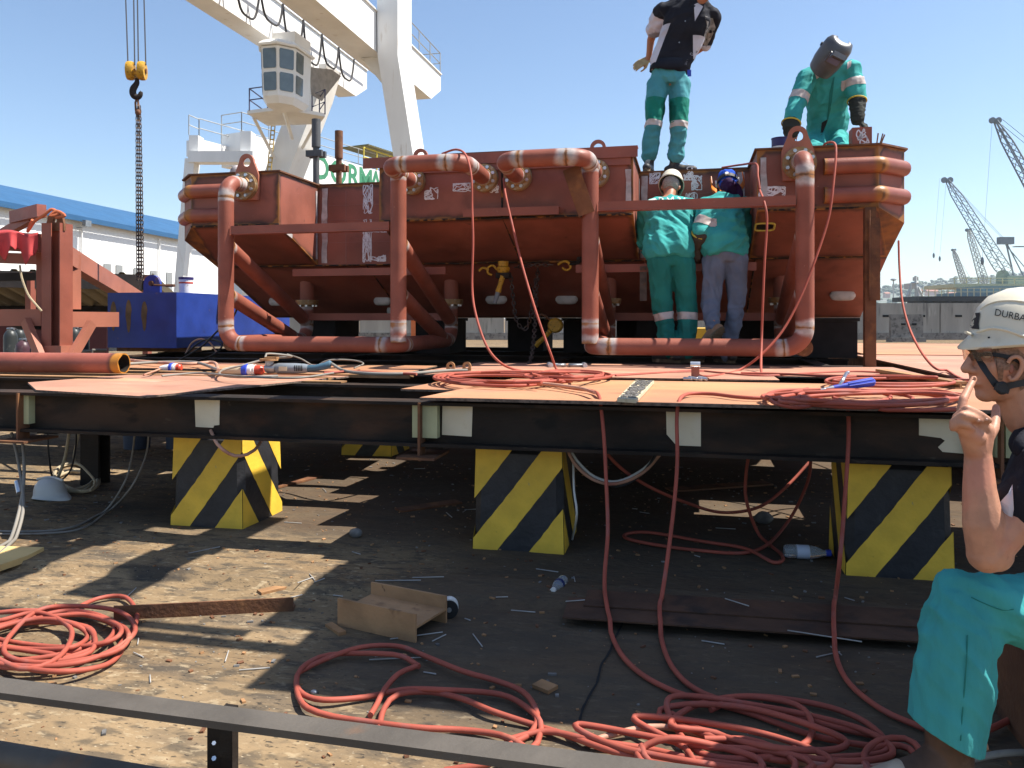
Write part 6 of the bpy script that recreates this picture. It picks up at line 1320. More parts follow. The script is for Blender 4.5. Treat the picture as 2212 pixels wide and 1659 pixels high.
W1 = person(P(1462,795,t=T), 'worker in white helmet and all teal clothing, back turned, bending into the hull recess')
J = dict(pel=Q(1447,552,.02), neck=Q(1443,432,.26), shL=Q(1398,452,.2), shR=Q(1490,450,.2), elL=Q(1391,520,.38), elR=Q(1503,515,.4), wrL=Q(1402,545,.62), wrR=Q(1480,520,.66), hipL=Q(1424,568), hipR=Q(1474,568), knL=Q(1431,672,.03), knR=Q(1485,672,.03), anL=Q(1449,768), anR=Q(1482,768), front=cyv)
hc1 = Q(1449,406,.36); fw1, up1 = cam_dir(.12,.62,-.75), cam_dir(.22,.62,.72)
worker_body(J, m_skint, W1, hc1, fw1, up1, hands=((J['wrL'], cam_dir(.2,.6,-.6), cam_dir(.3,-.2,-1), 1, .5), (J['wrR'], cam_dir(-.1,.7,-.5), cam_dir(0,-.2,-1), 1, .5)))
mb = MB(); torso(mb, J['pel']+UP*.0, J['neck']-UP*.015, J['shR']-J['shL'], cyv, .022, bulge=.02, w=(.215,.205,.205,.165), dp=(.155,.125,.125,.085))
for s in 'LR': cap(mb, J['neck']-UP*.02, J['sh'+s], .07, .082); chain_caps(mb, [J['sh'+s], J['el'+s], J['el'+s].lerp(J['wr'+s],.75)], [.088,.072,.056])
me = remesh(mb, .010, 5); folds(me, .020, 7.5, 1, 1, cam_dir(.55,0,-.83)); folds(me, .006, 13, 2, 1, cam_dir(.8,0,-.4))
bv = bvh_of(me); br = band(me, J['elL'], J['wrL'], .35, .03, .12); obj('reflective_band', br, m_refl, W1); sh1 = obj('shirt', me, m_teal, W1, 80)
o = P(1441,427,t=6.6); text_on('back_lettering', 'DORMAC', .105, P(1437,434,t=6.7), cam_dir(1,0,.06), cam_dir(0,.5,.85), M('white_print', (.75,.74,.70), .8), W1, proj=(bv, cyv), sub=2)
def trousers(J, par, mat, rs=(.095,.075,.066), seed=3, amp=.009, vox=.010, an=.93, wst=.02, nm='trousers', rw=.14):
    mb = MB(); lat = (J['hipR']-J['hipL']).normalized(); mb.rings([[J['pel']+UP*z+lat*a*math.cos(t)+lat.cross(UP)*b*math.sin(t) for t in [k*2*math.pi/20 for k in range(20)]] for z, a, b in ((.10+wst,.155,.105),(.05,.165,.115),(-.03,.172,.132),(-.09,.12,.11))])
    for s in 'LR': chain_caps(mb, [J['hip'+s], J['kn'+s], J['kn'+s].lerp(J['an'+s],an)], rs)
    me = remesh(mb, vox, 5); folds(me, amp*1.5, 8, seed, 1, cam_dir(.35,0,-.93)); folds(me, amp*1.2, 11, seed+1, 1, cam_dir(1,0,.1), mask=lambda p: 1 if p.z < J['knL'].z else .3); return me
me = trousers(J, W1, m_teald, rs=(.108,.086,.074))
for s in 'LR': obj('reflective_band', band(me, J['kn'+s], J['an'+s], .12, .031, .13), m_refl, W1)
obj('trousers', me, m_teald, W1, 80)
boot(J['anL'], Q(1425,790,.10), m_boot, W1, .812); boot(J['anR'], Q(1512,790,.08), m_boot, W1, .812)
hel = helmet(hc1+up1*.035, fw1, up1, 1.06, None, peak=.05); obj('helmet', hel, m_hat, W1, 60)
mb = MB(); sd = up1.cross(fw1); mb.tube([hc1+up1*.028+fw1*(.106*math.cos(t))+sd*(.086*math.sin(t)) for t in [k*2*math.pi/24 for k in range(24)]], .012, 6, closed=True); obj('headband', mb, m_strap, W1, 60)
mb = MB().ell(hc1-fw1*.02+up1*.012, .080,.096,.072, 18, 10, (sd, fw1, up1)); obj('hair', mb, m_hairg, W1, 60)
# ---------------------------------------------------------------- the worker in the blue cap and jeans
T = 6.70; W2 = person(P(1570,800,t=T), 'worker in blue cap, teal shirt and dusty jeans with one foot raised')
J = dict(pel=Q(1566,543,.0), neck=Q(1562,424,.16), shL=Q(1527,446,.08), shR=Q(1600,444,.2), elL=Q(1513,502,-.04), elR=Q(1612,515,.36), wrL=Q(1503,532,.05), wrR=Q(1590,525,.6), hipL=Q(1543,562), hipR=Q(1590,560), knL=Q(1535,655,-.02), knR=Q(1590,655,.0), anL=Q(1543,712,-.22), anR=Q(1572,775,.0), front=cyv)
hc2 = Q(1572,398,.22); fw2, up2 = cam_dir(.25,.70,-.6), cam_dir(.05,.55,.8)
worker_body(J, m_skint, W2, hc2, fw2, up2, hands=((J['wrR'], cam_dir(-.2,.7,-.4), cam_dir(0,0,-1), 1, .5), (J['wrL'], cam_dir(0,.3,-.9), cam_dir(.3,.7,0), .95, .7)))
mb = MB(); torso(mb, J['pel']-UP*.005, J['neck'], J['shR']-J['shL'], cyv, .018, bulge=.015, w=(.205,.18,.185,.155), dp=(.165,.125,.12,.085))
for s in 'LR': cap(mb, J['neck']-UP*.02, J['sh'+s], .07, .080); chain_caps(mb, [J['sh'+s], J['el'+s]], [.084,.068])
cap(mb, J['elR'], J['wrR'], .066, .05); cap(mb, J['elL'], J['elL'].lerp(J['wrL'],.25), .068, .066)
me = remesh(mb, .010, 5); folds(me, .019, 7.5, 5, 1, cam_dir(.8,0,.5)); folds(me, .006, 13, 6, 1, cam_dir(.9,0,.1))
obj('reflective_band', band(me, J['shL'], J['elL'], .68, .036, .13), m_refl, W2); obj('shirt', me, m_teal, W2, 80)
me = trousers(J, W2, m_jean, rs=(.104,.080,.068), seed=8, amp=.009); obj('jeans', me, m_jean, W2, 80)
mb = MB(); cap(mb, J['elL'].lerp(J['wrL'],.0)+cam_dir(0,0,-1)*.04, J['wrL'], .067, .058); fingers(mb, J['wrL'], cam_dir(0,.3,-.9), cam_dir(.3,.7,0), 1.25, .7, .011); cap(mb, J['wrL'], J['wrL']+cam_dir(.05,.1,-1)*.10, .056, .045)
me = remesh(mb, .009, 4); folds(me, .006, 12, 4); obj('glove', me, m_gloveb, W2, 80)
c = J['elL'].lerp(J['wrL'],.05)-UP*.01; dd = (J['wrL']-J['elL']).normalized(); e = dd.orthogonal().normalized(); f = dd.cross(e); obj('glove_piping', MB().tube([c+(e*math.cos(t)+f*math.sin(t))*.070 for t in [k*2*math.pi/20 for k in range(20)]], .008, 6, closed=True), m_glovep, W2, 60)
boot(J['anR'], Q(1550,792,.15), m_boot, W2, .812)
# raised foot: sole turned towards us
a = J['anL']; d = cam_dir(-.35,.10,-.45); nrm = cam_dir(.15,-.95,-.3); nrm = (nrm-d*nrm.dot(d)).normalized(); e = d.cross(nrm); mb = MB()
cap(mb, a, a+d*.16+nrm*.02, .046, .042); cap(mb, a-d*.03+nrm*.04, a+d*.17+nrm*.045, .042, .044); obj('boot', remesh(mb, .009, 4), m_boott, W2, 60)
mb = MB(); c = a+d*.07+nrm*.083; mb.prism([c+d*.135*math.cos(t)+e*.048*math.sin(t)*(1.05 if math.cos(t) > 0 else .85) for t in [k*2*math.pi/24 for k in range(24)]], nrm*.018)
for k in range(9): q = c+d*(-.10+k*.026)+nrm*.019; mb.box(q+e*.017, (.010,.036,.008), ax=((d*.8+e*.5).normalized(), (e*.8-d*.5).normalized(), nrm)); mb.box(q-e*.017, (.010,.036,.008), ax=((d*.8-e*.5).normalized(), (e*.8+d*.5).normalized(), nrm))
obj('sole', mb, m_sole, W2, 30)
sd = up2.cross(fw2); mb = MB().ell(hc2+up2*.035-fw2*.012, .090,.108,.092, 20, 12, (sd, fw2, up2)); me = remesh(mb, .008, 2); folds(me, .007, 14, 2); obj('cap', me, m_beanie, W2, 80)
def ring(c, ax, ay, a, b, r, t0=0, t1=2*math.pi, n=28, fl=None): return [c+ax*a*math.cos(t0+(t1-t0)*k/n)+ay*b*math.sin(t0+(t1-t0)*k/n) for k in range(n+1)]
def ribbon(pts, wdir, w_, nfun, th=.003):
    mb = MB(); rr = []
    for p in pts: n_ = nfun(p); rr.append([p+wdir*w_/2, p+wdir*w_/2+n_*th, p-wdir*w_/2+n_*th, p-wdir*w_/2])
    mb.rings(rr); return mb
cb = hc2+up2*.0; obj('headband', ribbon(ring(cb, fw2, sd, .112,.094,0,.5,2*math.pi-.5), up2, .034, lambda p: (p-cb).normalized(), .006), m_strap, W2, 60)
obj('band_knob', MB().cyl(cb-fw2*.115, cb-fw2*.132, .016, 14), m_wplast, W2)
for s in (-1,1): obj('visor_bracket', MB().box(cb+sd*s*.098-fw2*.02, (.012,.05,.035), ax=(sd,fw2,up2)), m_wplast, W2, 20)
vis = MB(); rr = []
for k in range(15):
    t = -2.0+4.0*k/14; p = cb+fw2*.135*math.cos(t)+sd*.142*math.sin(t); rr.append([p+up2*.065, p+up2*.068+(p-cb).normalized()*.004, p-up2*.015+(p-cb).normalized()*.004, p-up2*.018])
vis.rings(rr); obj('orange_visor', vis, m_orange, W2, 60)
mb = MB(); cap(mb, hc2-up2*.06-fw2*.05, hc2-up2*.085+sd*.0+fw2*.03, .068, .072); cap(mb, hc2-up2*.05+cxv*.06, hc2-up2*.12+cxv*.10+cyv*.02, .05, .035); me = remesh(mb, .009, 3); folds(me, .007, 12, 3); obj('neck_cloth', me, m_purple, W2, 80)
mb = MB().ell(hc2-up2*.045-fw2*.045, .078,.06,.022, 18, 8, (sd, fw2, up2)); obj('cap_flap', mb, m_beanie, W2, 80)
# ---------------------------------------------------------------- the man in the black shirt on top of the hull
T = 7.58; zt = 2.576; W3 = person(P(1440,365,t=T), 'man in black and white shirt standing on the hull with hands behind his back')
J = dict(pel=Q(1445,165,.0), neck=Q(1502,5,-.10), shL=Q(1430,22,-.02), shR=Q(1541,36,-.02), elL=Q(1406,86,.24), elR=Q(1522,98,.20), wrL=Q(1401,128,.30), wrR=Q(1470,135,.26), hipL=Q(1421,182), hipR=Q(1468,182), knL=Q(1411,266,-.05), knR=Q(1466,268,-.05), anL=Q(1402,345), anR=Q(1459,345), front=-cyv)
hc3 = Q(1531,-30,-.22); fw3, up3 = cam_dir(.35,-.75,-.45), cam_dir(.18,-.35,.85)
worker_body(J, m_skint, W3, hc3, fw3, up3, hands=((J['wrL'], cam_dir(-.75,-.1,-.4), cam_dir(.2,.8,-.2), 1.0, .3), (J['wrR'], cam_dir(-.9,.0,0), cam_dir(0,1,0), 1, .4)))
mb = MB(); torso(mb, J['pel']+UP*.085, J['neck'], J['shR']-J['shL'], -cyv, .012, w=(.195,.20,.215,.17))
for s in 'LR': cap(mb, J['neck'], J['sh'+s], .075, .082)
cap(mb, J['shL'], J['shL'].lerp(J['elL'],.62), .088, .086); cap(mb, J['shR'], J['elR'].lerp(J['shR'],.04), .082, .068)
me = remesh(mb, .010, 4); folds(me, .013, 7, 21, 1, cam_dir(.4,0,.9)); folds(me, .005, 13, 22, 1, cam_dir(1,0,.2))
lat3 = (J['shR']-J['shL']).normalized(); dn3 = (J['neck']-J['pel']).normalized(); fr3 = -cyv
A3, B3 = P(1392,150,t=T), P(1425,60,t=T)
pn3 = cyv.cross(B3-A3).normalized(); pn3 = pn3 if pn3.dot(cxv) > 0 else -pn3
dl = (J['elL']-J['shL']).normalized()
slv = cut(me, [(J['shL'].lerp(J['elL'],.12), dl), (J['shL']+cxv*.06, -cxv)], .0035, J['shL'].lerp(J['elL'],.4), .19); obj('white_sleeve', slv, m_lilac, W3, 80)
pan = cut(me, [(P(1410,150,t=T), -pn3), (P(1440,62,t=T), -UP), (P(1400,165,t=T), UP)], .0035); obj('white_side_panel', pan, m_lilac, W3, 80)
pan2 = cut(me, [(P(1494,140,t=T), (cxv+dn3*.1).normalized()), (P(1480,88,t=T), -UP), (P(1500,132,t=T), UP)], .0035); obj('white_side_panel', pan2, m_lilac, W3, 80)
bv3 = bvh_of(me)
def drape(name, px, tt, bv, mat, par, off=.005, sub=3, dirv=None):
    bm = bmesh.new(); vs = [bm.verts.new(P(x, y, t=tt)) for x, y in px]; bm.faces.new(vs); bmesh.ops.triangulate(bm, faces=bm.faces); bmesh.ops.subdivide_edges(bm, edges=bm.edges, cuts=sub, use_grid_fill=True)
    o = V(0,0,HC); bad = []
    for v in bm.verts:
        d = (v.co-o).normalized(); h = bv.ray_cast(o, d)
        if h[0]: v.co = h[0]-d*off
        else: bad.append(v)
    bmesh.ops.delete(bm, geom=bad, context='VERTS')
    if not bm.faces: bm.free(); return None
    me = bpy.data.meshes.new(name); bm.to_mesh(me); bm.free(); o_ = obj(name, me, mat, par, 80); return o_
drape('collar_opening', [(1499,10),(1507,6),(1519,14),(1501,46)], 7.4, bv3, m_lilac, W3)
drape('grey_dust_mark', [(1523,34),(1540,40),(1546,60),(1535,85),(1522,108),(1514,104),(1526,80),(1527,55)], 7.4, bv3, M('dust_smear', (.26,.25,.24), .9, var=.4, vs=25), W3)
drape('badge', [(1505,103),(1513,108),(1507,119),(1499,114)], 7.4, bv3, M('badge_white', (.55,.57,.62), .7, bump=0), W3, .006); drape('badge_emblem', [(1505,109),(1509,112),(1506,117),(1501,114)], 7.4, bv3, m_navy, W3, .008)
text_on('badge_lettering', 'CARGO', .032, P(1502,122,t=7.3), cam_dir(.85,0,-.52), cam_dir(.52,0,.85), M('badge_print', (.45,.45,.5), .8), W3, proj=(bv3, cyv), sub=1)
text_on('sleeve_lettering', 'CARGO', .042, P(1412,30,t=7.3), cam_dir(.72,0,-.55), cam_dir(.55,0,.72), m_black2, W3, proj=(bv3, cyv), sub=1)
for i, (x, y) in enumerate(((1480,46),(1467,92),(1461,128),(1447,164),(1440,199))):
    h = bv3.ray_cast(V(0,0,HC), (P(x*.0+1486-(y-40)*.2 if 0 else x, min(y,158), t=5)-V(0,0,HC)).normalized())
    if h[0]: obj('button', MB().cyl(h[0]-cyv*.004, h[0]-cyv*.008, .007, 8), m_grey, W3)
obj('shirt', me, m_navy, W3, 80)
hem = MB(); pz = J['pel']; hem.rings([[pz+UP*z+cxv*(a*math.cos(t)+sx)+cyv*b*math.sin(t)+UP*(-.035*max(0,math.cos(2*t+math.pi))*(z < .06)) for t in [k*2*math.pi/24 for k in range(24)]] for z, a, b, sx in ((.14,.185,.135,.012),(.08,.190,.142,.004),(.055,.188,.142,.0))], cap=False)
hm = obj('shirt_hem', hem, m_navy, W3, 80); md = hm.modifiers.new('s', 'SOLIDIFY'); md.thickness = .004
me = trousers(J, W3, m_tealb, rs=(.106,.088,.079), seed=14, amp=.008, an=.90, wst=-.02)
for s in 'LR':
    k = J['kn'+s]; h_ = J['hip'+s]; obj('knee_patch', cut(me, [(h_.lerp(k,.42), (k-h_).normalized()), (k.lerp(h_,.02), (h_-k).normalized()), (k+cyv*.0, -cyv)], .003, k.lerp(h_,.25), .22), m_knee, W3, 80); obj('reflective_band', band(me, h_, k, 1.05, .027, .13), m_refl, W3)
obj('trousers', me, m_tealb, W3, 80)
for s, tx in (('L',(1394,362)),('R',(1500,360))):
    tt = J['an'+s]; toe = P(*tx, t=T-.22 if s == 'L' else T-.05); b_ = boot(tt, toe, m_boot, W3, zt, shaft=.02); d = V(toe.x-tt.x, toe.y-tt.y, 0).normalized(); e = V(-d.y,d.x,0); mb = MB()
    for k in range(4): q = V(tt.x,tt.y,zt)+d*(.055+.022*k)+UP*(.125-.014*k); mb.tube([q-e*.022, q+UP*.006, q+e*.022+d*.01], .003, 5)
    obj('lace', mb, m_lace, W3, 60)
p = P(1489,158,t=T-.13); obj('blue_tag', MB().box(p, (.035,.012,.06)), m_bplast, W3, 20); obj('helmet', helmet(hc3+up3*.035, fw3, up3, 1.04, None, peak=.05), m_hat, W3, 60)
mb = MB(); fingers(mb, J['wrL'], cam_dir(-.75,-.1,-.4), cam_dir(.2,.8,-.2), 1.08, .3, .0095); obj('glove', remesh(mb, .006, 3), M('tan_glove', (.42,.32,.17), .8, var=.2, vs=20), W3, 80)
# ---------------------------------------------------------------- the welder kneeling on the hull
T = 7.05; W4 = person(P(1790,318,t=T), 'welder in teal overalls and dark welding mask leaning on both gloves on the hull')
J = dict(pel=Q(1787,286,.25), neck=Q(1792,146,-.05), shL=Q(1744,166,-.05), shR=Q(1836,150,-.05), elL=Q(1717,232,-.12), elR=Q(1851,210,-.12), wrL=Q(1709,278,-.2), wrR=Q(1853,258,-.2), hipL=Q(1765,300,.22), hipR=Q(1808,300,.22), knL=Q(1758,326,-.2), knR=Q(1815,324,-.2), anL=Q(1768,316,.3), anR=Q(1808,316,.3), front=-cyv)
for k in ('knL','knR','anL','anR'): J[k].z = 2.576+.075
for k in ('hipL','hipR'): J[k].z = max(J[k].z, 2.576+.16)
hc4 = Q(1797,118,-.28); fw4, up4 = cam_dir(-.30,-.62,-.72), cam_dir(.40,-.42,.8)
worker_body(J, m_skint, W4, hc4, fw4, up4, hands=((J['wrL'], cam_dir(-.1,-.2,-1), cam_dir(0,.8,-.3), 1, .8), (J['wrR'], cam_dir(.4,-.3,-.8), cam_dir(-.3,.6,-.6), 1, .8)))
mb = MB(); torso(mb, J['pel'], J['neck'], J['shR']-J['shL'], -cyv, .02, w=(.175,.165,.20,.16))
for s in 'LR': cap(mb, J['neck'], J['sh'+s], .075, .085); chain_caps(mb, [J['sh'+s], J['el'+s]], [.092,.078]); chain_caps(mb, [J['hip'+s], J['kn'+s]], [.10,.078]); cap(mb, J['kn'+s], J['an'+s], .072, .062); cap(mb, J['pel'], J['hip'+s], .13, .10)
cap(mb, J['elL'], J['wrL'], .078, .066)
me = remesh(mb, .010, 5); folds(me, .017, 7, 31, 1, cam_dir(.2,0,.95)); folds(me, .007, 12, 32, 1, cam_dir(.9,0,.3))
obj('reflective_band', band(me, J['shL'], J['elL'], .66, .036, .13), m_refl, W4); obj('reflective_band', band(me, J['shR'], J['elR'], .55, .036, .12), m_refl, W4)
bv4 = bvh_of(me); drape('shoulder_tape', [(1752,132),(1762,128),(1772,165),(1764,171)], 6.9, bv4, m_refl, W4); drape('shoulder_tape', [(1831,120),(1842,118),(1838,143),(1830,150)], 6.9, bv4, m_refl, W4)
drape('front_opening', [(1800,168),(1803,166),(1795,198),(1795,235),(1789,258),(1786,262),(1792,236),(1792,200)], 6.9, bv4, m_teald, W4); drape('dark_opening', [(1775,265),(1790,256),(1776,290),(1772,292)], 6.9, bv4, m_black2, W4)
obj('overalls', me, m_teal, W4, 80)
for s, d, pn in (('L', cam_dir(-.15,-.2,-1), cam_dir(-.4,.6,-.3)), ('R', cam_dir(.55,-.3,-.75), cam_dir(-.1,.4,-.9))):
    mb = MB(); w_ = J['wr'+s]; e_ = J['el'+s]
    if s == 'L': cap(mb, w_+UP*.03, w_-UP*.02, .078, .07)
    else: cap(mb, e_.lerp(w_,.25), w_, .074, .058)
    fingers(mb, w_, d, pn, 1.25, .75, .011); me = remesh(mb, .008, 4); folds(me, .007, 11, 6 if s == 'L' else 9, 2); obj('glove', me, m_glove, W4, 80)
    c = w_+UP*.045 if s == 'L' else e_.lerp(w_,.18); dd = (w_-e_).normalized(); e = dd.orthogonal().normalized(); f = dd.cross(e); obj('glove_piping', MB().tube([c+(e*math.cos(t)+f*math.sin(t))*(.079 if s == 'L' else .078) for t in [k*2*math.pi/20 for k in range(20)]], .007, 6, closed=True), m_glovep, W4, 60)
# mask
fw4 = (fw4).normalized(); up4 = (up4-fw4*up4.dot(fw4)).normalized(); sd4 = up4.cross(fw4); mb = MB(); rr = []
for h, w_, dpt, bk_ in ((-.150,.085,.10,.02),(-.145,.094,.118,.0),(-.07,.108,.135,-.03),(.03,.112,.138,-.05),(.09,.108,.125,-.05),(.128,.09,.085,-.04),(.142,.05,.04,-.03)):
    h *= 1.12; w_ *= 1.1; dpt *= 1.08
    rr.append([hc4+up4*h+sd4*w_*math.sin(t)+fw4*(dpt*max(-.25,math.cos(t))*1.0+bk_*0) for t in [-2.0+4.0*k/22 for k in range(23)]])
ids = [[mb.add(p) for p in r] for r in rr]
for a_, b_ in zip(ids, ids[1:]):
    for k in range(22): mb.face(a_[k], a_[k+1], b_[k+1], b_[k])
mk = obj('welding_mask', mb, m_mask, W4, 50); md = mk.modifiers.new('s', 'SOLIDIFY'); md.thickness = .004
c = hc4+up4*.045+fw4*.149; ax4 = (sd4, fw4, up4); obj('lens_frame', MB().box(c, (.125,.022,.10), ax=ax4), m_mask, mk, 20); obj('lens', MB().box(c+fw4*.0125-up4*.012, (.10,.004,.05), ax=ax4), M('blue_lens', (.10,.12,.22), .1, bump=0, spec=.8), mk, 20)
fu = (up4*.85+fw4*.55).normalized(); fo = (fw4*.85-up4*.55).normalized(); c2 = c+up4*.062+fw4*.03; obj('flip_window', MB().box(c2, (.115,.062,.012), ax=(sd4, fu, fo)).box(c2+fu*.03+fo*.02, (.115,.010,.045), ax=(sd4, fu, fo)).box(c2-sd4*.055+fo*.02, (.008,.06,.04), ax=(sd4,fu,fo)).box(c2+sd4*.055+fo*.02, (.008,.06,.04), ax=(sd4,fu,fo)), m_mask, mk, 20)
for s in (-1,1): obj('pivot_knob', MB().cyl(hc4+sd4*s*.105+up4*.03-fw4*.03, hc4+sd4*s*.128+up4*.03-fw4*.03, .018, 12), m_black2, mk)
# ---------------------------------------------------------------- the seated man in the foreground
S = person(P(2240,1690,t=2.0), 'man in cream helmet seated at the right edge with a hand at his mouth'); S.location.z = 0
q = lambda x, y, t=2.0: P(x, y, t=t)
hc5 = q(2180,768,2.05); fw5 = cam_dir(-1,-.05,-.02); up5 = cam_dir(.03,0,1); up5 = (up5-fw5*up5.dot(fw5)).normalized(); sd5 = up5.cross(fw5)
pel, nk, shL, shR = q(2420,1310,2.1), q(2262,935,2.08), q(2292,1000,1.90), q(2320,990,2.3)
elb, wri = q(2131,1197,1.90), q(2113,985,1.91)
mb = MB(); torso(mb, pel, nk, shL-shR, -cxv, -.03); head(mb, hc5, fw5, up5, 1.04)
cap(mb, nk-UP*.02, hc5-up5*.08-fw5*.035, .062, .057); cap(mb, q(2215,905,2.05), hc5-up5*.06+fw5*.0, .05, .05)
cap(mb, nk, shL, .055, .05); cap(mb, nk, shR, .055, .05); chain_caps(mb, [shL, elb+UP*.0], [.052,.045])
chain_caps(mb, [elb, q(2124,1130,1.895), q(2116,1060,1.90), wri], [.043,.046,.038,.031]); cap(mb, elb+cxv*.02, elb+UP*.05+cxv*.012, .042, .044)
chain_caps(mb, [shR, q(2380,1180,2.35), q(2330,1240,2.3)], [.05,.042,.03])
for a_, b_, c_ in ((q(2410,1330,1.98), q(2064,1290,1.96), q(2040,1610,1.96)), (q(2440,1330,2.25), q(2335,1300,2.4), q(2345,1600,2.4))): chain_caps(mb, [a_, b_, c_], [.06,.034,.036]); cap(mb, pel, a_, .10, .08)
# hand
for x, y, t, r in ((2078,912,1.885,.016),(2092,906,1.885,.018),(2108,918,1.89,.020),(2128,930,1.905,.022),(2085,930,1.88,.016)): cap(mb, wri+(q(x,y,t)-wri)*.12, q(x,y,t), .028, r)
cap(mb, q(2080,908,1.88), q(2120,920,1.89), .017, .019); cap(mb, q(2068,918,1.872), q(2110,945,1.885), .015, .022)
FG = [[(2074,900,1.89),(2081,862,1.905),(2093,838,1.94),(2104,818,1.965)], [(2067,902,1.878),(2089,883,1.864),(2116,895,1.864),(2136,908,1.87)], [(2060,913,1.868),(2080,897,1.850),(2102,902,1.852),(2118,909,1.862)], [(2059,924,1.868),(2074,915,1.850),(2090,920,1.853),(2101,927,1.862)], [(2130,950,1.91),(2146,925,1.93),(2151,900,1.955),(2152,880,1.975)]]
for g, rs in zip(FG, ([.0115,.0105,.0092,.0082],[.0115,.0108,.0095,.0085],[.011,.0102,.009,.008],[.010,.0092,.008,.0072],[.016,.0135,.0115,.0095])): chain_caps(mb, [q(*p) for p in g], rs)
me = remesh(mb, .0042, 3, .45); bvS = bvh_of(me); bodyS = obj('body', me, m_skin, S, 80)
def onb(x, y, bv, off=.004):
    d = (P(x,y,t=1)-V(0,0,HC)).normalized(); h = bv.ray_cast(V(0,0,HC), d); return (h[0]-d*off) if h[0] else P(x,y,t=1.98)
obj('fingernail', MB().ell(q(2104,817,1.955)-cyv*.0035, .004,.002,.005, 8, 5), m_skin, S, 80)
for x, y in ((2130,906),(2113,908)): obj('fingernail', MB().ell(onb(x,y,bvS,.0), .005,.0015,.0035, 8, 5), M('nail', (.55,.32,.25), .3, bump=0), S, 80)
drape('short_hair', [(2141,745),(2150,738),(2170,735),(2200,755),(2222,775),(2225,830),(2204,845),(2200,800),(2196,772),(2176,772),(2168,800),(2166,822),(2157,822),(2152,790),(2146,770)], 2.0, bvS, m_hair, S, .003, 4)
# ear rim and hollow
ec = onb(2186,797,bvS,.002); mb = MB(); er = spline([ec+cxv*a*.001+UP*b*.001-cyv*c*.001 for a, b, c in ((-12,16,3),(-6,28,8),(6,31,11),(16,22,13),(18,6,12),(12,-12,9),(4,-24,5),(-4,-27,2),(-8,-18,0))], .003); mb.tube(er, [.0045+.0015*math.sin(math.pi*i/len(er)) for i in range(len(er))], 8); obj('ear_rim', mb, m_skin, S, 80)
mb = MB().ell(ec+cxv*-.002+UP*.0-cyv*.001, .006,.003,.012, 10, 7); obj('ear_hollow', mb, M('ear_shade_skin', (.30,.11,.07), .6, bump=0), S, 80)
# helmet
hcc = q(2212,742,2.06); hm_ = helmet(hcc, fw5, up5, 1.05, None, peak=.034); hme = hm_.mesh('helmet'); bvH = bvh_of(hme); HO = obj('helmet', hme, m_hat, S, 60)
drape('helmet_clip', [(2089,697),(2096,683),(2106,676),(2117,675),(2113,700),(2115,711),(2100,710),(2091,703)], 2.0, bvH, m_black2, HO, .004, 3)
def onh(x, y, off=.003): return onb(x, y, bvH, off)
obj('helmet_ridge', MB().tube(spline([onh(x,y,.001) for x,y in ((2118,668),(2135,657),(2160,650),(2190,649),(2215,653),(2250,664),(2280,682))], .006), .0035, 6), m_hat, HO, 60)
obj('helmet_ridge', MB().tube(spline([onh(x,y,.001) for x,y in ((2086,718),(2100,722),(2118,715),(2140,709),(2170,712),(2200,722),(2235,735),(2270,742))], .006), .0040, 6), m_hat, HO, 60)
obj('helmet_hole', MB().cyl(onh(2136,729,.001), onh(2136,729,.003), .0025, 10), m_black2, HO)
text_on('helmet_lettering', 'DURBAN', .0235, P(2190,683,t=1.9), cam_dir(1,0,-.20), cam_dir(.20,0,1), m_black2, HO, proj=(bvH, cyv), sub=2)
def strap(px, w_, mat, nm, off=.004, wd=None, par=S):
    pts = spline([onb(x,y,bvS,off) for x,y in px], .006); rr = []
    for i, p in enumerate(pts):
        d = (pts[min(i+1,len(pts)-1)]-pts[max(i-1,0)]).normalized(); e = d.cross(cyv).normalized(); rr.append([p+e*w_/2, p+e*w_/2-cyv*.002, p-e*w_/2-cyv*.002, p-e*w_/2])
    return obj(nm, MB().rings(rr), mat, par, 50)
strap([(2100,744),(2110,765),(2122,788),(2136,808),(2152,832)], .019, m_strap, 'chin_strap'); strap([(2164,838),(2185,832),(2205,828),(2235,820)], .016, m_strap, 'rear_strap', .006)
bc = onb(2163,838,bvS,.006); obj('strap_buckle', MB().lathe(bc, [(.0,0),(.016,0),(.017,.004),(.011,.007),(.0,.006)], 18, (cxv, UP, -cyv)).box(bc-cyv*.003, (.036,.006,.020), ax=((cxv-UP*.3).normalized(), cyv, (UP+cxv*.3).normalized())), m_strap, S, 30)
strap([(2108,768),(2125,765),(2150,766),(2172,770),(2192,776),(2212,790)], .010, m_black2, 'glasses_arm', .010)
a5 = hc5+fw5*.098+up5*.016
mb = MB(); rr = []
for k in range(13):
    t = -1.0+2.0*k/12; p = hc5+fw5*(.052+.060*math.cos(t))+sd5*.066*math.sin(t)+up5*.004; rr.append([p+up5*.020, p+up5*.020+(p-hc5).normalized()*.0015, p-up5*.014+fw5*-.004+(p-hc5).normalized()*.0015, p-up5*.014-fw5*.004])
obj('glasses_lens', MB().rings(rr), m_glassw, S, 60); obj('eye', MB().ell(hc5+fw5*.080+sd5*.032+up5*.006, .013,.012,.011, 12, 8), M('eye_white', (.7,.68,.65), .2, bump=0), S, 80)
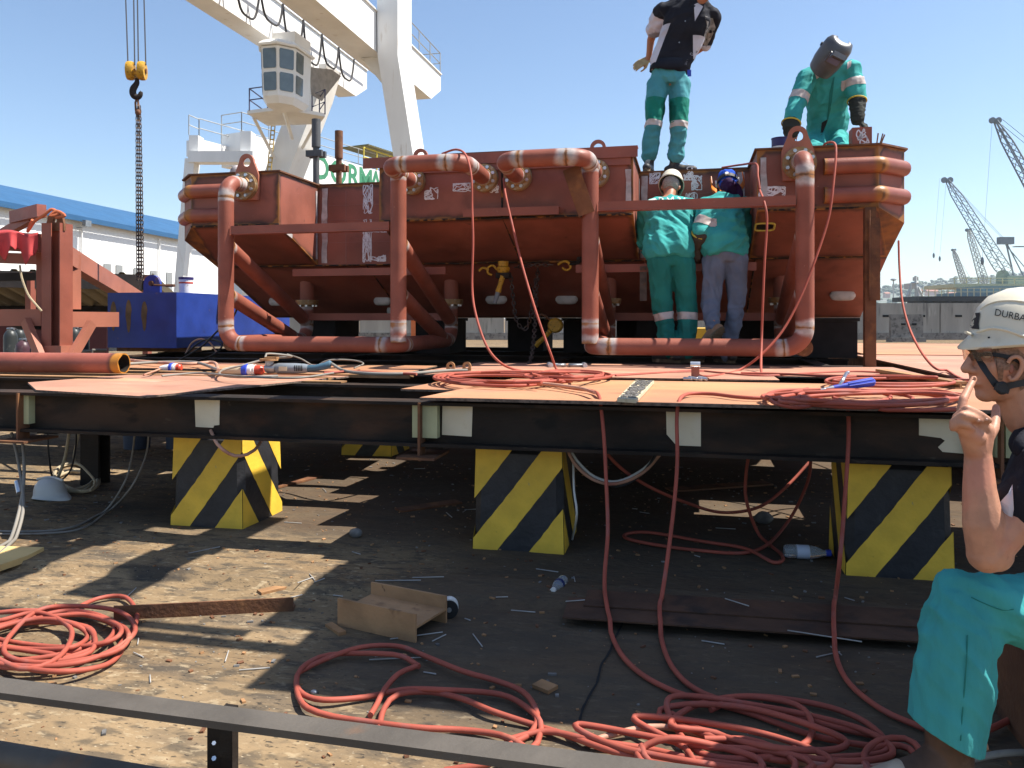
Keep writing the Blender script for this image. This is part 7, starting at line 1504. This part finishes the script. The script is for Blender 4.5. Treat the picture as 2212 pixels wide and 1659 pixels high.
# black shirt with white panel, trousers, boot
mb = MB(); torso(mb, pel+UP*.02, nk-UP*.02, shL-shR, -cxv, .02); cap(mb, nk-UP*.03, shL, .075, .085); cap(mb, nk-UP*.03, shR, .075, .085); cap(mb, shL, shL.lerp(elb,.42), .088, .078); cap(mb, shR, q(2370,1140,2.35), .085, .07)
cap(mb, q(2235,960,2.02), q(2265,1000,1.98), .055, .07)
me = remesh(mb, .006, 5); folds(me, .009, 10, 41, 1, cam_dir(.4,0,-.9)); bvT = bvh_of(me)
drape('white_side_panel', [(2187,1046),(2178,1065),(2160,1085),(2156,1100),(2166,1112),(2172,1135),(2184,1140),(2190,1100)], 1.9, bvT, m_lilac, S, .004)
obj('shirt', me, m_navy, S, 80)
mb = MB(); p_ = q(2222,925,2.0); mb.tube(spline([q(2210,985,1.93), q(2203,965,1.93), q(2213,945,1.95), q(2240,925,1.97)],.01), .016, 8); obj('collar', mb, m_navy, S, 80)
mb = MB(); hL, kL, aL = q(2420,1335,1.99), q(2063,1284,1.955), q(2043,1560,1.955)
chain_caps(mb, [hL, q(2230,1322,1.97), kL+cxv*.012], [.115,.102,.064]); chain_caps(mb, [kL, q(2068,1370,1.955), q(2062,1450,1.955), q(2036,1650,1.955)], [.062,.086,.096,.084]); cap(mb, q(2104,1310,1.96), q(2110,1370,1.96), .07, .06)
chain_caps(mb, [q(2440,1335,2.25), q(2335,1305,2.4), q(2345,1560,2.4)], [.11,.085,.08]); cap(mb, pel, hL, .13, .11); cap(mb, pel, q(2440,1335,2.25), .13, .11)
me = remesh(mb, .0065, 6); dfl = cam_dir(.62,0,-.78)
fl = lambda p: max(.15, min(1, 1.4-abs((p-q(2140,1330,1.88)).length)/.22))
folds(me, .015, 10, 51, 1, cam_dir(.78,0,-.62), mask=fl); folds(me, .005, 8, 53, 1, cam_dir(.12,0,-1)); folds(me, .0025, 22, 52, 1, cam_dir(.5,0,-.8))
hm0, hm1 = q(1966,1563,1.9), q(2108,1634,1.9); hn = (hm1-hm0).normalized(); hn = hn.cross(cyv); hn = hn if hn.z > 0 else -hn
me2 = cut(me, [(hm0, hn)], 0) ; trS = obj('trousers', me2, m_tealc, S, 80); md = trS.modifiers.new('s', 'SOLIDIFY'); md.thickness = .004
bvR = bvh_of(me); obj('side_seam', MB().tube(spline([onb(x,y,bvR,.0016) for x,y in ((2090,1372),(2088,1420),(2084,1480),(2079,1540),(2075,1600))], .01), .0014, 5), m_teald, S, 60); obj('pocket_seam', MB().tube(spline([onb(x,y,bvR,.0005) for x,y in ((2098,1290),(2130,1305),(2165,1318),(2190,1316))], .01), .0012, 5), m_teald, S, 60)

mb = MB(); ank = q(2045,1600,1.96); chain_caps(mb, [q(2048,1560,1.96), q(2052,1640,1.96)], [.055,.055]); zf = .045; hl = q(2066,1680,1.96); hl.z = zf+.01; to = q(1900,1655,1.93); to.z = .045; mid = hl.lerp(to,.5); mid.z = .062
chain_caps(mb, [q(2052,1640,1.96), hl, mid, to], [.054,.044,.046,.040]); cap(mb, q(2040,1640,1.96), mid, .05, .044); me = remesh(mb, .006, 4); tcap = cut(me, [(to+V(CT,ST,0)*.045, cam_dir(-1,0,.25))], .002); obj('toe_cap', tcap, M('scuffed_toe', (.38,.29,.21), .7, var=.2, vs=20, layers=[((.2,.13,.08), 25, .6, .1, .6)]), S, 80); bt = obj('boot', me, M('brown_boot', (.085,.045,.026), .7, var=.25, vs=16, layers=[((.2,.13,.08), 12, .55, .15, .5)]), S, 80)
dS = V(to.x-hl.x, to.y-hl.y, 0).normalized(); eS = V(-dS.y,dS.x,0); c = hl.lerp(to,.5); c.z = .002; Lf = V(to.x-hl.x,to.y-hl.y,0).length/2+.045
obj('sole', MB().prism([c+dS*Lf*math.cos(t)+eS*.046*math.sin(t) for t in [k*2*math.pi/24 for k in range(24)]], UP*.022), m_sole, S, 30)
pt = q(2118,1612,1.93); obj('pull_tab', MB().tube(spline([q(2098,1640,1.94), q(2104,1612,1.93), q(2122,1606,1.93), q(2130,1614,1.93), q(2112,1622,1.935)], .01), .007, 6), m_boott, S, 60)
boot(q(2345,1600,2.4), q(2200,1680,2.45), m_boott, S, .0, shaft=.0)
one('seat_block', MB().b2((pel.x-.22,pel.y-.12,0), (pel.x+.3,pel.y+.35,pel.z-.125)), m_rust, 'rusty steel block under the seated man', 'block')
# ================================================================ added shadow caster, out of view: slabs and bars that shade the foreground
OW = thing('shadow_caster', V(5,3.8,0), 'added unseen shadow caster on posts right of the platform', 'shadow caster'); zc = 3.3; sx, sy = SUN.x/SUN.z*zc, SUN.y/SUN.z*zc
def gx_(x, y): p = P(x, y, z=0); return p.x, p.y
def sh_(u0, v0, u1, v1, dz=0): return (u0+sx, v0+sy, zc+dz), (u1+sx, v1+sy, zc+.06+dz)
ua = gx_(722,1245)[0]; ub = -1.36; vm = 2.76
obj('deck', MB().b2(*sh_(ua,vm,4.5,3.62)), m_rust, OW, 20); obj('deck', MB().b2(*sh_(ub,2.29,4.5,vm-.003)), m_rust, OW, 20)  # slabs shaped back from the shade wanted on the ground
for (xa, ya), wd_, v0_, v1_ in (((372,1222),.27,2.9,4.3), ((150,1200),.2,3.1,4.3), ((20,1240),.28,2.6,3.6)):
    u_ = gx_(xa, ya)[0]; obj('cross_beam', MB().b2(*sh_(u_-wd_/2,v0_,u_+wd_/2,v1_,.07)), m_rust, OW, 20)  # added bars that throw the slanted shade bands
u0_, v_ = gx_(283,1362); obj('edge_beam', MB().b2(*sh_(u0_,v_-.035,ub+.3,v_+.035,.14)), m_rust, OW, 20)
u0_, v_ = gx_(160,1325); obj('edge_beam', MB().b2(*sh_(u0_-.5,v_-.03,ua+.1,v_+.03,.21)), m_rust, OW, 20)  # thin added bars for the long shade strips
for x, y in ((6.2,2.85),(6.2,3.9),(4.4,2.85)): obj('post', MB().b2((x-.08,y-.08,0), (x+.08,y+.08,zc-.002)), m_rust, OW, 20)
# ================================================================ sea air
hz_ = MB().b2((-4500,-100,-1.5), (4500,4500,125)); m = bpy.data.materials.new('sea_haze'); m.use_nodes = True; N = m.node_tree.nodes; N.remove(N['Principled BSDF'])
pv = N.new('ShaderNodeVolumePrincipled'); pv.inputs['Color'].default_value = (.80,.90,1,1); pv.inputs['Density'].default_value = .00020; pv.inputs['Anisotropy'].default_value = .3
m.node_tree.links.new(pv.outputs[0], N['Material Output'].inputs['Volume'])
o = obj('haze', hz_, m, None, flat=True); o['kind'] = 'stuff'
